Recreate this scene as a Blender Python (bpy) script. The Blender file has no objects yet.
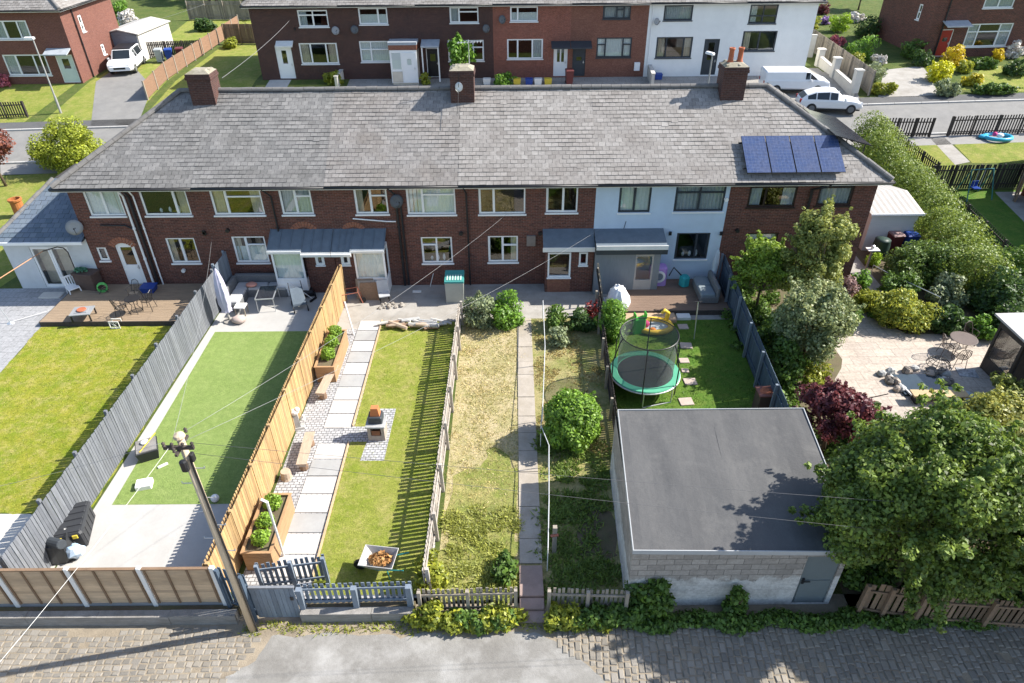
import bpy, math, random
import numpy as np
from mathutils import Vector, Matrix
random.seed(7)
rng = np.random.default_rng(7)
sc = bpy.context.scene
COL = sc.collection
R = math.radians
U = random.uniform

# ------------------------------------------------------------------ camera model (for reading positions off the ground)
TH, FPX, CAMH, ROLL = R(35), 683.0, 16.3, R(0.5)
def zt(Y):
    return 0.0 if Y < 38 else ((Y-38)/18*2.45 if Y < 56 else 2.45+(Y-56)*.03)
def ray(px, py):
    u, v = px-512, 341.5-py
    c, s = math.cos(ROLL), math.sin(ROLL)
    u, v = (u*c+v*s)/FPX, (-u*s+v*c)/FPX
    return Vector((u, math.cos(TH)+v*math.sin(TH), -math.sin(TH)+v*math.cos(TH)))
def G(px, py, h=0.0):
    """ground point (at height h over the ground) seen at a photo position"""
    d = ray(px, py); a, b = 0.0, 2.0
    f = lambda t: CAMH+d.z*t-zt(d.y*t)-h
    while f(b) > 0 and b < 600: a = b; b += 2
    for _ in range(24):
        m = (a+b)/2
        if f(m) > 0: a = m
        else: b = m
    return Vector((d.x*a, d.y*a, zt(d.y*a)))
def Wp(px, py, Y):
    d = ray(px, py); t = Y/d.y
    return d.x*t, CAMH+d.z*t

# ------------------------------------------------------------------ objects
def tag(o, label, cat, group=None, kind=None):
    if label: o['label'] = label
    if cat: o['category'] = cat
    if group: o['group'] = group
    if kind: o['kind'] = kind
    return o
def thing(name, label, cat, loc=(0, 0, 0), rz=0.0, group=None):
    o = bpy.data.objects.new(name, None); COL.objects.link(o)
    o.location = loc; o.rotation_euler = (0, 0, rz); o.empty_display_size = .2
    return tag(o, label, cat, group)
def clone(root, loc, rz=0.0, label=None, group=None, scale=None):
    r = root.copy(); COL.objects.link(r); r.location = loc; r.rotation_euler = (0, 0, rz)
    if scale: r.scale = scale
    if label: r['label'] = label
    if group: r['group'] = group
    def rec(o, p):
        for ch in o.children:
            c = ch.copy(); COL.objects.link(c); c.parent = p
            c.matrix_parent_inverse = ch.matrix_parent_inverse.copy(); rec(ch, c)
    rec(root, r)
    return r

class MB:
    def __init__(s, T=None): s.v = []; s.f = []; s.uv = []; s.T = T
    def add(s, vs, fs, uvs=None):
        n = len(s.v)
        for p in vs:
            p = Vector(p)
            s.v.append(tuple(s.T @ p) if s.T else tuple(p))
        for i, f in enumerate(fs):
            s.f.append(tuple(n+k for k in f)); s.uv.append(uvs[i] if uvs else None)
        return s
    def face(s, pts, uv=None): return s.add(pts, [tuple(range(len(pts)))], [uv] if uv else None)
    def hexa(s, b, t):
        """b, t: four bottom / four top points, counter-clockwise from above"""
        return s.add(list(b)+list(t), [(3,2,1,0),(4,5,6,7),(0,1,5,4),(1,2,6,5),(2,3,7,6),(3,0,4,7)])
    def box(s, x0, x1, y0, y1, z0, z1):
        return s.hexa([(x0,y0,z0),(x1,y0,z0),(x1,y1,z0),(x0,y1,z0)], [(x0,y0,z1),(x1,y0,z1),(x1,y1,z1),(x0,y1,z1)])
    def cbox(s, c, sx, sy, sz): return s.box(c[0]-sx/2, c[0]+sx/2, c[1]-sy/2, c[1]+sy/2, c[2], c[2]+sz)
    def taper(s, c, sx, sy, sz, k=.8, ky=None):
        x, y, z = c; ky = k if ky is None else ky
        q = lambda a, b, zz: [(x-a/2,y-b/2,zz),(x+a/2,y-b/2,zz),(x+a/2,y+b/2,zz),(x-a/2,y+b/2,zz)]
        return s.hexa(q(sx, sy, z), q(sx*k, sy*ky, z+sz))
    def rbox(s, x0, x1, y0, y1, z0, z1, r=.03):
        """box with chamfered upright and top edges"""
        o = lambda d, z: [(x0+d+r,y0+d,z),(x1-d-r,y0+d,z),(x1-d,y0+d+r,z),(x1-d,y1-d-r,z),(x1-d-r,y1-d,z),(x0+d+r,y1-d,z),(x0+d,y1-d-r,z),(x0+d,y0+d+r,z)]
        L = [o(0, z0), o(0, z1-r), o(r*.7, z1)]
        fs = [tuple(range(7, -1, -1)), tuple(16+i for i in range(8))]
        for k in (0, 1):
            for i in range(8): fs.append((k*8+i, k*8+(i+1) % 8, k*8+8+(i+1) % 8, k*8+8+i))
        return s.add(L[0]+L[1]+L[2], fs)
    def bar(s, p, q, w, h, up=(0, 0, 1)):
        p, q = Vector(p), Vector(q); d = (q-p).normalized(); up = Vector(up)
        if abs(d.dot(up)) > .98: up = Vector((0, 1, 0))
        sd = d.cross(up).normalized(); u = sd.cross(d)
        a, b = sd*w/2, u*h/2
        return s.hexa([p-a-b, p+a-b, q+a-b, q-a-b], [p-a+b, p+a+b, q+a+b, q-a+b])
    def tube(s, pts, r, n=8, closed=False, cap=True):
        P = [Vector(p) for p in pts]; m = len(P)
        rs = r if isinstance(r, (list, tuple)) else [r]*m
        vs = []; prev = None
        for i, p in enumerate(P):
            if closed: d = P[(i+1) % m]-P[i-1]
            else: d = P[min(i+1, m-1)]-P[max(i-1, 0)]
            if d.length < 1e-9: d = Vector((0, 0, 1))
            d.normalize()
            if prev is None:
                a = Vector((0, 0, 1)) if abs(d.z) < .9 else Vector((1, 0, 0))
                a = (a-d*a.dot(d)).normalized()
            else:
                a = prev-d*prev.dot(d); a = a.normalized() if a.length > 1e-6 else Vector((1, 0, 0))
            prev = a; b = d.cross(a)
            for k in range(n):
                t = 2*math.pi*k/n; vs.append(p+(a*math.cos(t)+b*math.sin(t))*rs[i])
        fs = []
        for i in range(m if closed else m-1):
            j = (i+1) % m
            for k in range(n): fs.append((i*n+k, i*n+(k+1) % n, j*n+(k+1) % n, j*n+k))
        if cap and not closed: fs += [tuple(range(n-1, -1, -1)), tuple((m-1)*n+k for k in range(n))]
        return s.add(vs, fs)
    def lathe(s, prof, c=(0, 0, 0), n=16, cap=True):
        vs = []; m = len(prof)
        for r, z in prof:
            for k in range(n):
                t = 2*math.pi*k/n; vs.append((c[0]+r*math.cos(t), c[1]+r*math.sin(t), c[2]+z))
        fs = [(i*n+k, i*n+(k+1) % n, (i+1)*n+(k+1) % n, (i+1)*n+k) for i in range(m-1) for k in range(n)]
        if cap: fs += [tuple(range(n-1, -1, -1)), tuple((m-1)*n+k for k in range(n))]
        return s.add(vs, fs)
    def prism(s, poly, z0, z1):
        n = len(poly)
        vs = [(p[0], p[1], z0) for p in poly]+[(p[0], p[1], z1) for p in poly]
        fs = [tuple(range(n-1, -1, -1)), tuple(range(n, 2*n))]+[(i, (i+1) % n, n+(i+1) % n, n+i) for i in range(n)]
        return s.add(vs, fs)
    def ball(s, c, rx, ry=None, rz=None, n=12, m=8, wob=0):
        ry = ry or rx; rz = rz or rx; vs = []
        for i in range(m+1):
            a = math.pi*i/m
            for k in range(n):
                t = 2*math.pi*k/n; w = 1+(U(-wob, wob) if 0 < i < m else 0)
                vs.append((c[0]+rx*w*math.sin(a)*math.cos(t), c[1]+ry*w*math.sin(a)*math.sin(t), c[2]-rz*w*math.cos(a)))
        fs = [(i*n+k, i*n+(k+1) % n, (i+1)*n+(k+1) % n, (i+1)*n+k) for i in range(m) for k in range(n)]
        return s.add(vs, fs)
    def build(s, name, m, parent=None, smooth=False, bev=0):
        me = bpy.data.meshes.new(name); me.from_pydata(s.v, [], s.f); me.update()
        uvl = me.uv_layers.new(name='UVMap')
        for pi, p in enumerate(me.polygons):
            cu = s.uv[pi]; n = p.normal
            if abs(n.z) > .98: ux, uy = Vector((1, 0, 0)), Vector((0, 1, 0))
            else:
                ux = Vector((0, 0, 1)).cross(n).normalized(); uy = n.cross(ux)
            for k, li in enumerate(p.loop_indices):
                if cu: uvl.data[li].uv = cu[k]
                else:
                    co = Vector(s.v[me.loops[li].vertex_index]); uvl.data[li].uv = (co.dot(ux), co.dot(uy))
            p.use_smooth = smooth
        me.materials.append(m)
        o = bpy.data.objects.new(name, me); COL.objects.link(o)
        if parent: o.parent = parent
        if bev:
            b = o.modifiers.new('bevel', 'BEVEL'); b.width = bev; b.segments = 2; b.limit_method = 'ANGLE'
        return o

def np_mesh(name, V, m, parent=None, nper=4):
    """mesh of many separate polygons; V: (n, nper, 3)"""
    n = V.shape[0]; me = bpy.data.meshes.new(name)
    me.vertices.add(n*nper); me.vertices.foreach_set('co', V.reshape(-1).astype(np.float32))
    me.loops.add(n*nper); me.loops.foreach_set('vertex_index', np.arange(n*nper, dtype=np.int32))
    me.polygons.add(n); me.polygons.foreach_set('loop_start', np.arange(0, n*nper, nper, dtype=np.int32))
    me.update(calc_edges=True); me.materials.append(m)
    o = bpy.data.objects.new(name, me); COL.objects.link(o)
    if parent: o.parent = parent
    return o

# ------------------------------------------------------------------ foliage
def crown(c, r, n, cr, bottom=.55, spray=.3):
    """n clumps of radius ~cr filling an ellipsoid r round c"""
    out = [(c[0], c[1], c[2], r[0]*.62, r[1]*.62, r[2]*.62)]
    for _ in range(n):
        d = Vector((random.gauss(0, 1), random.gauss(0, 1), random.gauss(0, 1))).normalized()
        if d.z < -bottom: d.z = -d.z
        k = U(.55, .86); q = cr*U(.7, 1.3)
        if random.random() < spray:      # a branch end that sticks out of the outline
            s_ = U(.85, 1.12)
            for kk, qq in ((.72, .55), (.86, .42), (.98, .3), (1.09, .2)): out.append((c[0]+d.x*r[0]*kk*s_, c[1]+d.y*r[1]*kk*s_, c[2]+d.z*r[2]*kk*s_, cr*qq, cr*qq, cr*qq*.8))
            continue
        out.append((c[0]+d.x*r[0]*k, c[1]+d.y*r[1]*k, c[2]+d.z*r[2]*k, q, q, q*U(.65, .95)))
    return out
def leaf_quads(clumps, n, size, shell=.5, zmin=.02, droop=0.0, long=1.6):
    C = np.array(clumps); w = (C[:, 3]*C[:, 4]*C[:, 5])**(2/3); w /= w.sum()
    idx = rng.choice(len(C), n, p=w); D = rng.normal(size=(n, 3)); D /= np.linalg.norm(D, axis=1)[:, None]
    k = shell+(1-shell)*rng.random(n)**.7
    P = C[idx, :3]+D*C[idx, 3:]*k[:, None]
    P[:, 2] = np.maximum(P[:, 2], zmin+rng.random(n)*.15)
    N = D*.8+rng.normal(size=(n, 3))*.55; N[:, 2] += .35; N /= np.linalg.norm(N, axis=1)[:, None]
    T = rng.normal(size=(n, 3)); T[:, 2] -= droop; T -= N*(T*N).sum(1)[:, None]; T /= np.linalg.norm(T, axis=1)[:, None]
    B = np.cross(N, T); s = size*(.6+.8*rng.random(n))[:, None]
    return np.stack([P-T*s*long*.5, P+B*s*.5+N*s*.12, P+T*s*long*.5, P-B*s*.5+N*s*.12], axis=1)
def stack(*a): return np.concatenate(a, axis=0)
def bush(name, label, cat, loc, r, m, n=2500, size=.09, clumps=14, cr=None, group=None, z0=0.0, shell=.5, stem=None, ball=False):
    """one shrub: leaves on a few bare stems"""
    cr = cr or min(r)*.48
    cl = crown((0, 0, z0+r[2]*.86), (r[0], r[1], r[2]*1.02), clumps, cr, 1.0, .15)
    if ball: cl += [(0, 0, z0+r[2]*.9, r[0]*.86, r[1]*.86, r[2]*.88)]*2+[(0, 0, z0+r[2]*.65, r[0]*.85, r[1]*.85, r[2]*.7)]
    for i in range(5): a = i*1.257; cl.append((math.cos(a)*r[0]*.5, math.sin(a)*r[1]*.5, z0+r[2]*.4, r[0]*.42, r[1]*.42, r[2]*.42))
    o = np_mesh(name, leaf_quads(cl, n, size, shell), m)
    o.location = loc; tag(o, label, cat, group)
    t = MB()
    for i in range(4):
        a = U(0, 6.28); t.tube([(0, 0, -.02), (math.cos(a)*r[0]*.25, math.sin(a)*r[1]*.25, z0+r[2]*.6), (math.cos(a)*r[0]*.6, math.sin(a)*r[1]*.6, z0+r[2]*1.2)], [.03, .02, .01], 5)
    t.build('stem', stem or BARK, o)
    return o
def tree(name, label, loc, h, r, m, n=9000, size=.13, clumps=22, cr=.7, trunk=.12, zc=None, group=None, cat='tree', bark=None, shell=.35):
    root = thing(name, label, cat, loc, 0, group)
    zc = zc or h-r[2]
    cl = crown((0, 0, zc), r, int(clumps*1.25), cr, .55, .42)
    np_mesh('crown', leaf_quads(cl, n, size, shell), m, root)
    t = MB(); top = (U(-.1, .1), U(-.1, .1), zc+r[2]*.5)
    t.tube([(0, 0, -.05), (U(-.05, .05), U(-.05, .05), zc*.4), top], [trunk, trunk*.75, trunk*.25], 9)
    t.build('trunk', bark or BARK, root, smooth=True)
    t = MB()
    for q in cl[1:1+min(14, len(cl)-1)]:
        s = (0, 0, max(.4, zc*U(.35, .8)))
        e = Vector(q[:3]); mid = (Vector(s)+e)/2+Vector((U(-.2, .2), U(-.2, .2), -U(0, .25)))
        t.tube([s, mid, e], [trunk*.4, trunk*.25, .012], 6)
    t.build('limbs', bark or BARK, root, smooth=True)
    return root
def tufts(name, poly_pts, n, h, wd, m, label=None):
    """loose grass or weed blades over a list of (x, y, radius) spots: stuff"""
    S = np.array(poly_pts); i = rng.integers(0, len(S), n)
    a = rng.random(n)*6.283; q = np.sqrt(rng.random(n))*S[i, 2]
    P = np.stack([S[i, 0]+np.cos(a)*q, S[i, 1]+np.sin(a)*q, S[i, 3] if S.shape[1] > 3 else np.zeros(n)], 1)
    L = np.stack([rng.normal(size=n)*.45, rng.normal(size=n)*.45, np.full(n, .55)], 1); L *= (h*(.4+.9*rng.random(n)))[:, None]
    b = rng.random(n)*6.283; B = np.stack([np.cos(b), np.sin(b), np.zeros(n)], 1)*wd*.5
    V = np.stack([P-B, P+B, P+L*.6+B*.8, P+L], 1)
    o = np_mesh(name, V, m); o['kind'] = 'stuff'
    return o

# ------------------------------------------------------------------ materials
MATS = {}
class NT:
    def __init__(s, name):
        s.m = bpy.data.materials.new(name); s.m.use_nodes = True; s.t = s.m.node_tree; s.t.nodes.clear()
        s.out = s.n('ShaderNodeOutputMaterial')
    def n(s, typ, **kw):
        nd = s.t.nodes.new(typ)
        for k, v in kw.items(): setattr(nd, k, v)
        return nd
    def l(s, a, b): s.t.links.new(a, b)
    def noise(s, vec, scale, detail=4, rough=.6):
        nd = s.n('ShaderNodeTexNoise'); nd.inputs['Scale'].default_value = scale; nd.inputs['Detail'].default_value = detail
        nd.inputs['Roughness'].default_value = rough; s.l(vec, nd.inputs['Vector']); return nd.outputs['Fac']
    def ramp(s, fac, stops):
        nd = s.n('ShaderNodeValToRGB'); cr = nd.color_ramp
        while len(cr.elements) < len(stops): cr.elements.new(.5)
        for e, (p, c) in zip(cr.elements, stops):
            e.position = p; e.color = (*c, 1) if len(c) == 3 else c
        s.l(fac, nd.inputs['Fac']); return nd.outputs['Color']
    def mix(s, fac, a, b, mode='MIX'):
        nd = s.n('ShaderNodeMix', data_type='RGBA', blend_type=mode)
        for sock, v in ((nd.inputs[0], fac), (nd.inputs[6], a), (nd.inputs[7], b)):
            if hasattr(v, 'is_linked') or hasattr(v, 'links'): s.l(v, sock)
            elif isinstance(v, (int, float)): sock.default_value = v
            else: sock.default_value = (*v, 1)
        return nd.outputs[2]
    def co(s, which='Object'): return s.n('ShaderNodeTexCoord').outputs[which]
    def bump(s, h, strength, dist=.02):
        nd = s.n('ShaderNodeBump'); nd.inputs['Strength'].default_value = strength; nd.inputs['Distance'].default_value = dist
        s.l(h, nd.inputs['Height']); return nd.outputs['Normal']
    def bsdf(s, col, rough=.8, normal=None, spec=.3, metal=0):
        b = s.n('ShaderNodeBsdfPrincipled')
        if hasattr(col, 'links'): s.l(col, b.inputs['Base Color'])
        else: b.inputs['Base Color'].default_value = (*col, 1)
        if hasattr(rough, 'links'): s.l(rough, b.inputs['Roughness'])
        else: b.inputs['Roughness'].default_value = rough
        b.inputs['Specular IOR Level'].default_value = spec; b.inputs['Metallic'].default_value = metal
        if normal is not None: s.l(normal, b.inputs['Normal'])
        return b.outputs[0]
    def done(s, sh): s.l(sh, s.out.inputs['Surface']); return s.m
def k(c, f): return tuple(min(1, x*f) for x in c)
def mat(name, c, var=.18, rough=.7, scale=2.5, bump=0, bscale=60, dirt=None, spec=.3, metal=0, c2=None, stretch=None, isl=0):
    if name in MATS: return MATS[name]
    t = NT(name); v = t.co()
    if stretch:
        mp = t.n('ShaderNodeMapping'); mp.inputs['Scale'].default_value = stretch; t.l(v, mp.inputs['Vector']); v = mp.outputs[0]
    a, b = (k(c, 1-var), k(c, 1+var)) if c2 is None else (c, c2)
    col = t.ramp(t.noise(v, scale, 6, .65), [(.3, a), (.7, b)])
    fine = t.noise(v, scale*14, 3)
    col = t.mix(.35*min(1, var*3), col, t.ramp(fine, [(.3, k(c, .6)), (.7, k(c, 1.35))]))
    if dirt: col = t.mix(t.ramp(t.noise(v, .9, 5, .7), [(.45, (0, 0, 0)), (.75, (.7, .7, .7))]), col, dirt)
    if isl:      # every board weathers to a slightly different tone
        g = t.n('ShaderNodeNewGeometry'); col = t.mix(1.0, col, t.ramp(g.outputs['Random Per Island'], [(0, (1-isl,)*3), (.5, (1, 1, 1)), (1, (1+isl, 1+isl*.95, 1+isl*.85))]), 'MULTIPLY')
    nm = t.bump(t.noise(v, bscale, 3), bump) if bump else None
    MATS[name] = t.done(t.bsdf(col, rough, nm, spec, metal)); return MATS[name]
def brick(name, c1, c2, mortar, bw=.225, bh=.075, ms=.008, stain=(.1, .07, .06), off=.5, bumpk=.5, rough=.85, amount=.5):
    t = NT(name); uv = t.co('UV'); b = t.n('ShaderNodeTexBrick'); t.l(uv, b.inputs['Vector'])
    b.inputs['Scale'].default_value = 1; b.inputs['Brick Width'].default_value = bw; b.inputs['Row Height'].default_value = bh
    b.inputs['Mortar Size'].default_value = ms; b.inputs['Mortar Smooth'].default_value = .2; b.offset = off
    b.inputs['Color1'].default_value = (*c1, 1); b.inputs['Color2'].default_value = (*c2, 1); b.inputs['Mortar'].default_value = (*mortar, 1)
    col = t.mix(t.ramp(t.noise(uv, 1.1, 6, .7), [(.42, (0, 0, 0)), (.72, (amount,)*3)]), b.outputs['Color'], stain)
    col = t.mix(.5, col, t.ramp(t.noise(uv, 9, 4), [(.3, (.5, .5, .5)), (.7, (1.35, 1.3, 1.3))]), 'MULTIPLY')
    inv = t.n('ShaderNodeMath', operation='SUBTRACT'); inv.inputs[0].default_value = 1; t.l(b.outputs['Fac'], inv.inputs[1])
    MATS[name] = t.done(t.bsdf(col, rough, t.bump(inv.outputs[0], bumpk, .01), .25)); return MATS[name]
def island(name, cols, rough=.75, stain=None, sscale=.6, spec=.3, transl=0, bump=0, lo=.4, hi=.75, amount=.8, fine=0):
    """each loose piece its own tone (tiles, leaves, setts)"""
    t = NT(name); g = t.n('ShaderNodeNewGeometry')
    n = len(cols); col = t.ramp(g.outputs['Random Per Island'], [(i/(n-1), c) for i, c in enumerate(cols)])
    v = t.co()
    if stain: col = t.mix(t.ramp(t.noise(v, sscale, 6, .7), [(lo, (0, 0, 0)), (hi, (amount,)*3)]), col, stain)
    if fine: col = t.mix(fine, col, t.ramp(t.noise(v, 7, 7, .8), [(.3, (.6, .58, .56)), (.5, (1, 1, 1)), (.72, (1.5, 1.48, 1.45))]), 'MULTIPLY')
    nm = t.bump(t.noise(v, 30, 4), bump) if bump else None
    sh = t.bsdf(col, rough, nm, spec)
    if transl:
        tr = t.n('ShaderNodeBsdfTranslucent'); t.l(t.mix(.5, col, k(cols[-1], 1.5)), tr.inputs['Color'])
        mx = t.n('ShaderNodeMixShader'); mx.inputs[0].default_value = transl; t.l(sh, mx.inputs[1]); t.l(tr.outputs[0], mx.inputs[2]); sh = mx.outputs[0]
    MATS[name] = t.done(sh); return MATS[name]
def leafm(name, c, spread=.45, transl=.28, c2=None):
    c2 = c2 or k(c, 1.25)
    return island(name, [k(c, 1-spread), c, c2, (c2[0]*(1+spread), c2[1]*(1+spread*.8), c2[2])], .5, None, transl=transl, spec=.35)
def lawn(name, ca, cb, cc, patch=.5, lo=.42, hi=.68, fine=.5):
    t = NT(name); v = t.co()
    col = t.ramp(t.noise(v, .9, 8, .75), [(lo, ca), (hi, cb)])
    col = t.mix(t.ramp(t.noise(v, 1.9, 8, .8), [(.48, (0, 0, 0)), (.66, (patch,)*3)]), col, cc)
    col = t.mix(.55, col, t.ramp(t.noise(v, 5, 6, .8), [(.32, (.62, .7, .55)), (.68, (1.3, 1.25, 1.25))]), 'MULTIPLY')
    f = t.noise(v, 26, 4, .8)
    col = t.mix(fine, col, t.ramp(f, [(.3, (.35, .38, .3)), (.7, (1.6, 1.55, 1.4))]), 'MULTIPLY')
    MATS[name] = t.done(t.bsdf(col, .9, t.bump(t.noise(v, 45, 4, .8), 1.0, .05), .15)); return MATS[name]
def glassm(name, tint=(.88, .93, .93), refl=.15):
    t = NT(name); lw = t.n('ShaderNodeLayerWeight'); lw.inputs['Blend'].default_value = .5
    pw = t.n('ShaderNodeMath', operation='POWER'); t.l(lw.outputs['Facing'], pw.inputs[0]); pw.inputs[1].default_value = 4
    fr = t.n('ShaderNodeMath', operation='MULTIPLY_ADD'); t.l(pw.outputs[0], fr.inputs[0]); fr.inputs[1].default_value = .82; fr.inputs[2].default_value = refl
    tr = t.n('ShaderNodeBsdfTransparent'); tr.inputs['Color'].default_value = (*tint, 1)
    gl = t.n('ShaderNodeBsdfGlossy'); gl.inputs['Roughness'].default_value = .02
    mx = t.n('ShaderNodeMixShader'); t.l(fr.outputs[0], mx.inputs[0]); t.l(tr.outputs[0], mx.inputs[1]); t.l(gl.outputs[0], mx.inputs[2])
    MATS[name] = t.done(mx.outputs[0]); return MATS[name]
def meshm(name, c, alpha):
    t = NT(name); tr = t.n('ShaderNodeBsdfTransparent'); mx = t.n('ShaderNodeMixShader'); mx.inputs[0].default_value = alpha
    t.l(tr.outputs[0], mx.inputs[1]); t.l(t.bsdf(c, .8), mx.inputs[2]); MATS[name] = t.done(mx.outputs[0]); return MATS[name]

BARK = mat('bark', (.12, .085, .06), .3, .9, 6, .4)
BRICK = brick('brown_brick', (.175, .064, .043), (.09, .037, .029), (.19, .14, .118), stain=(.088, .044, .036))
BRICK_D = brick('dark_brick', (.10, .044, .034), (.065, .032, .028), (.12, .095, .085), stain=(.06, .038, .034))
BRICK_R = brick('red_brick', (.30, .10, .065), (.22, .075, .05), (.25, .17, .14), stain=(.2, .075, .05), amount=.4)
BRICK_O = brick('orange_brick', (.36, .13, .07), (.28, .10, .06), (.3, .2, .15), stain=(.22, .09, .06), amount=.3)
BRICK_T = brick('terracotta_brick', (.27, .12, .075), (.22, .09, .06), (.24, .13, .09), stain=(.2, .09, .06), amount=.3)
def whitewash(name):
    """grey block with flaking white paint on the lower courses"""
    t = NT(name); uv = t.co('UV'); b = t.n('ShaderNodeTexBrick'); t.l(uv, b.inputs['Vector']); b.inputs['Scale'].default_value = 1
    b.inputs['Brick Width'].default_value = .44; b.inputs['Row Height'].default_value = .215; b.inputs['Mortar Size'].default_value = .01; b.inputs['Mortar Smooth'].default_value = .2
    b.inputs['Color1'].default_value = (.40, .365, .33, 1); b.inputs['Color2'].default_value = (.29, .265, .24, 1); b.inputs['Mortar'].default_value = (.17, .155, .14, 1)
    sp = t.n('ShaderNodeSeparateXYZ'); t.l(uv, sp.inputs[0]); nz = t.noise(uv, 2.2, 7, .75)
    ad = t.n('ShaderNodeMath', operation='MULTIPLY_ADD'); t.l(nz, ad.inputs[0]); ad.inputs[1].default_value = 1.1; t.l(sp.outputs[1], ad.inputs[2])
    mr = t.n('ShaderNodeMapRange'); t.l(ad.outputs[0], mr.inputs[0]); mr.inputs[1].default_value = 1.62; mr.inputs[2].default_value = 1.72; mr.inputs[3].default_value = .8; mr.inputs[4].default_value = 0
    col = t.mix(mr.outputs[0], b.outputs['Color'], (.62, .61, .58)); col = t.mix(t.ramp(t.noise(uv, 1.4, 8, .8), [(.45, (0, 0, 0)), (.62, (.5, .5, .5))]), col, (.2, .18, .16))
    col = t.mix(.5, col, t.ramp(t.noise(uv, 12, 5, .7), [(.3, (.6, .6, .6)), (.7, (1.3, 1.3, 1.3))]), 'MULTIPLY')
    inv = t.n('ShaderNodeMath', operation='SUBTRACT'); inv.inputs[0].default_value = 1; t.l(b.outputs['Fac'], inv.inputs[1])
    MATS[name] = t.done(t.bsdf(col, .9, t.bump(inv.outputs[0], .6, .01), .2)); return MATS[name]
BLOCK = whitewash('flaking_block')
RENDER_B = mat('blue_grey_render', (.50, .60, .70), .06, .85, 1.5, .15, 90)
RENDER_W = mat('white_render', (.78, .78, .76), .05, .85, 1.2, .1, 90)
RENDER_P = mat('pale_render', (.55, .57, .58), .08, .9, 2, .5, 60)
SLATE_D = island('dark_roof_tile', [(.145, .142, .138), (.17, .166, .161), (.187, .182, .176), (.205, .199, .192), (.24, .232, .222)], .85, (.125, .118, .11), .5, bump=.35, lo=.42, hi=.8, amount=.75, fine=.6)
SLATE_M = island('mid_roof_tile', [(.175, .166, .158), (.20, .19, .181), (.218, .207, .197), (.235, .222, .211), (.27, .256, .243)], .85, (.15, .125, .105), .5, bump=.35, lo=.42, hi=.8, amount=.75, fine=.6)
SLATE = island('roof_tile', [(.205, .19, .176), (.235, .22, .205), (.252, .236, .22), (.268, .252, .236), (.305, .288, .27)], .85, (.175, .155, .14), .5, bump=.35, lo=.42, hi=.8, amount=.7, fine=.6)
SLATE_B = island('blue_slate', [(.10, .13, .16), (.13, .16, .2), (.15, .18, .21)], .6, None, bump=.2)
UNDER = mat('roof_underlay', (.05, .047, .044), .2, .9)
RIDGE = mat('ridge_tile_grey', (.13, .125, .12), .25, .85, 3, .3, c2=(.21, .20, .19))
LEAD = mat('lead', (.34, .37, .40), .2, .55, 3)
PVC = mat('white_plastic', (.80, .80, .79), .03, .35, 2)
PVC_O = mat('off_white_paint', (.70, .69, .66), .08, .5, 2)
BLACK = mat('black_plastic', (.022, .022, .024), .2, .4, 3)
DKFRAME = mat('dark_brown_frame', (.035, .024, .02), .2, .4)
ANTH = mat('anthracite_paint', (.045, .052, .06), .15, .5)
GLASS = glassm('window_glass')
NET = mat('net_curtain', (.66, .68, .65), .08, .9, 8)
CURT = mat('beige_curtain', (.46, .39, .30), .15, .9, 6)
CURTG = mat('grey_curtain', (.42, .44, .44), .15, .9, 6)
DARKROOM = mat('room_wall', (.11, .10, .09), .2, .9)
CONC = mat('concrete', (.34, .32, .29), .14, .9, 1.6, .35, 50, (.2, .18, .15))
CONC_P = mat('pale_concrete', (.50, .48, .44), .10, .9, 1.5, .25, 50, (.4, .37, .33))
CLAY = mat('clay_pot', (.38, .12, .06), .2, .8, 5)
STEEL = mat('galvanised_steel', (.55, .57, .58), .1, .4, 4, metal=.7)
GABLE = brick('gable_brick', (.20, .078, .055), (.155, .06, .045), (.19, .13, .11), stain=(.14, .06, .045), amount=.4)
WIRE_G = mat('white_wire', (.30, .30, .30), .1, .5)
CABLE = mat('black_cable', (.10, .10, .105), .1, .6)
TEAK = mat('brown_timber', (.24, .16, .105), .3, .8, 2, .3, 30, (.15, .12, .08), stretch=(9, 1.2, 9), isl=.3)
FENCE_T = mat('tan_timber', (.40, .26, .12), .22, .75, 3, .2, 40, (.30, .215, .13), stretch=(5, 5, 1.2), isl=.28)
PANEL_T = mat('panel_timber', (.50, .36, .23), .25, .8, 2, .2, 40, (.36, .27, .19), stretch=(1, 1, 7), isl=.18)
WEATHER = mat('weathered_timber', (.30, .26, .215), .3, .9, 3, .3, 40, (.19, .18, .13), stretch=(5, 5, 1), isl=.3)
DARKWOOD = mat('dark_stained_timber', (.06, .05, .045), .3, .85, 3, .2, 40, stretch=(5, 5, 1), isl=.35)
GREYF = mat('grey_fence_paint', (.155, .165, .183), .2, .65, 3, .2, 40, (.12, .125, .128), stretch=(6, 6, 1), isl=.2)
BLUEGREY = mat('slate_blue_paint', (.17, .205, .25), .2, .65, 3, .2, 40, (.13, .15, .17), stretch=(6, 6, 1), isl=.2)
BLUEDK = mat('dark_blue_paint', (.07, .10, .14), .2, .65, 3, .2, 40, (.055, .075, .09), stretch=(6, 6, 1), isl=.22)
BONE = mat('bleached_timber', (.40, .36, .32), .2, .85, 3, .2, 40, (.30, .26, .21), stretch=(5, 5, 1), isl=.25)
MAROON = mat('maroon_plastic', (.12, .03, .03), .15, .5)
BLUEP = mat('blue_plastic', (.02, .06, .28), .15, .45)
GREENP = mat('dark_green_plastic', (.03, .055, .045), .15, .5)
BLKBIN = mat('charcoal_plastic', (.034, .036, .04), .15, .5)
SOLAR = brick('solar_cell', (.045, .07, .155), (.055, .085, .18), (.11, .14, .22), .155, .155, .005, (.085, .10, .16), off=0, bumpk=0, rough=.2, amount=.8)
SOLAR_K = mat('black_solar_glass', (.012, .014, .02), .1, .12, spec=.5)
ALU = mat('aluminium', (.6, .62, .64), .05, .3, metal=.8)
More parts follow.
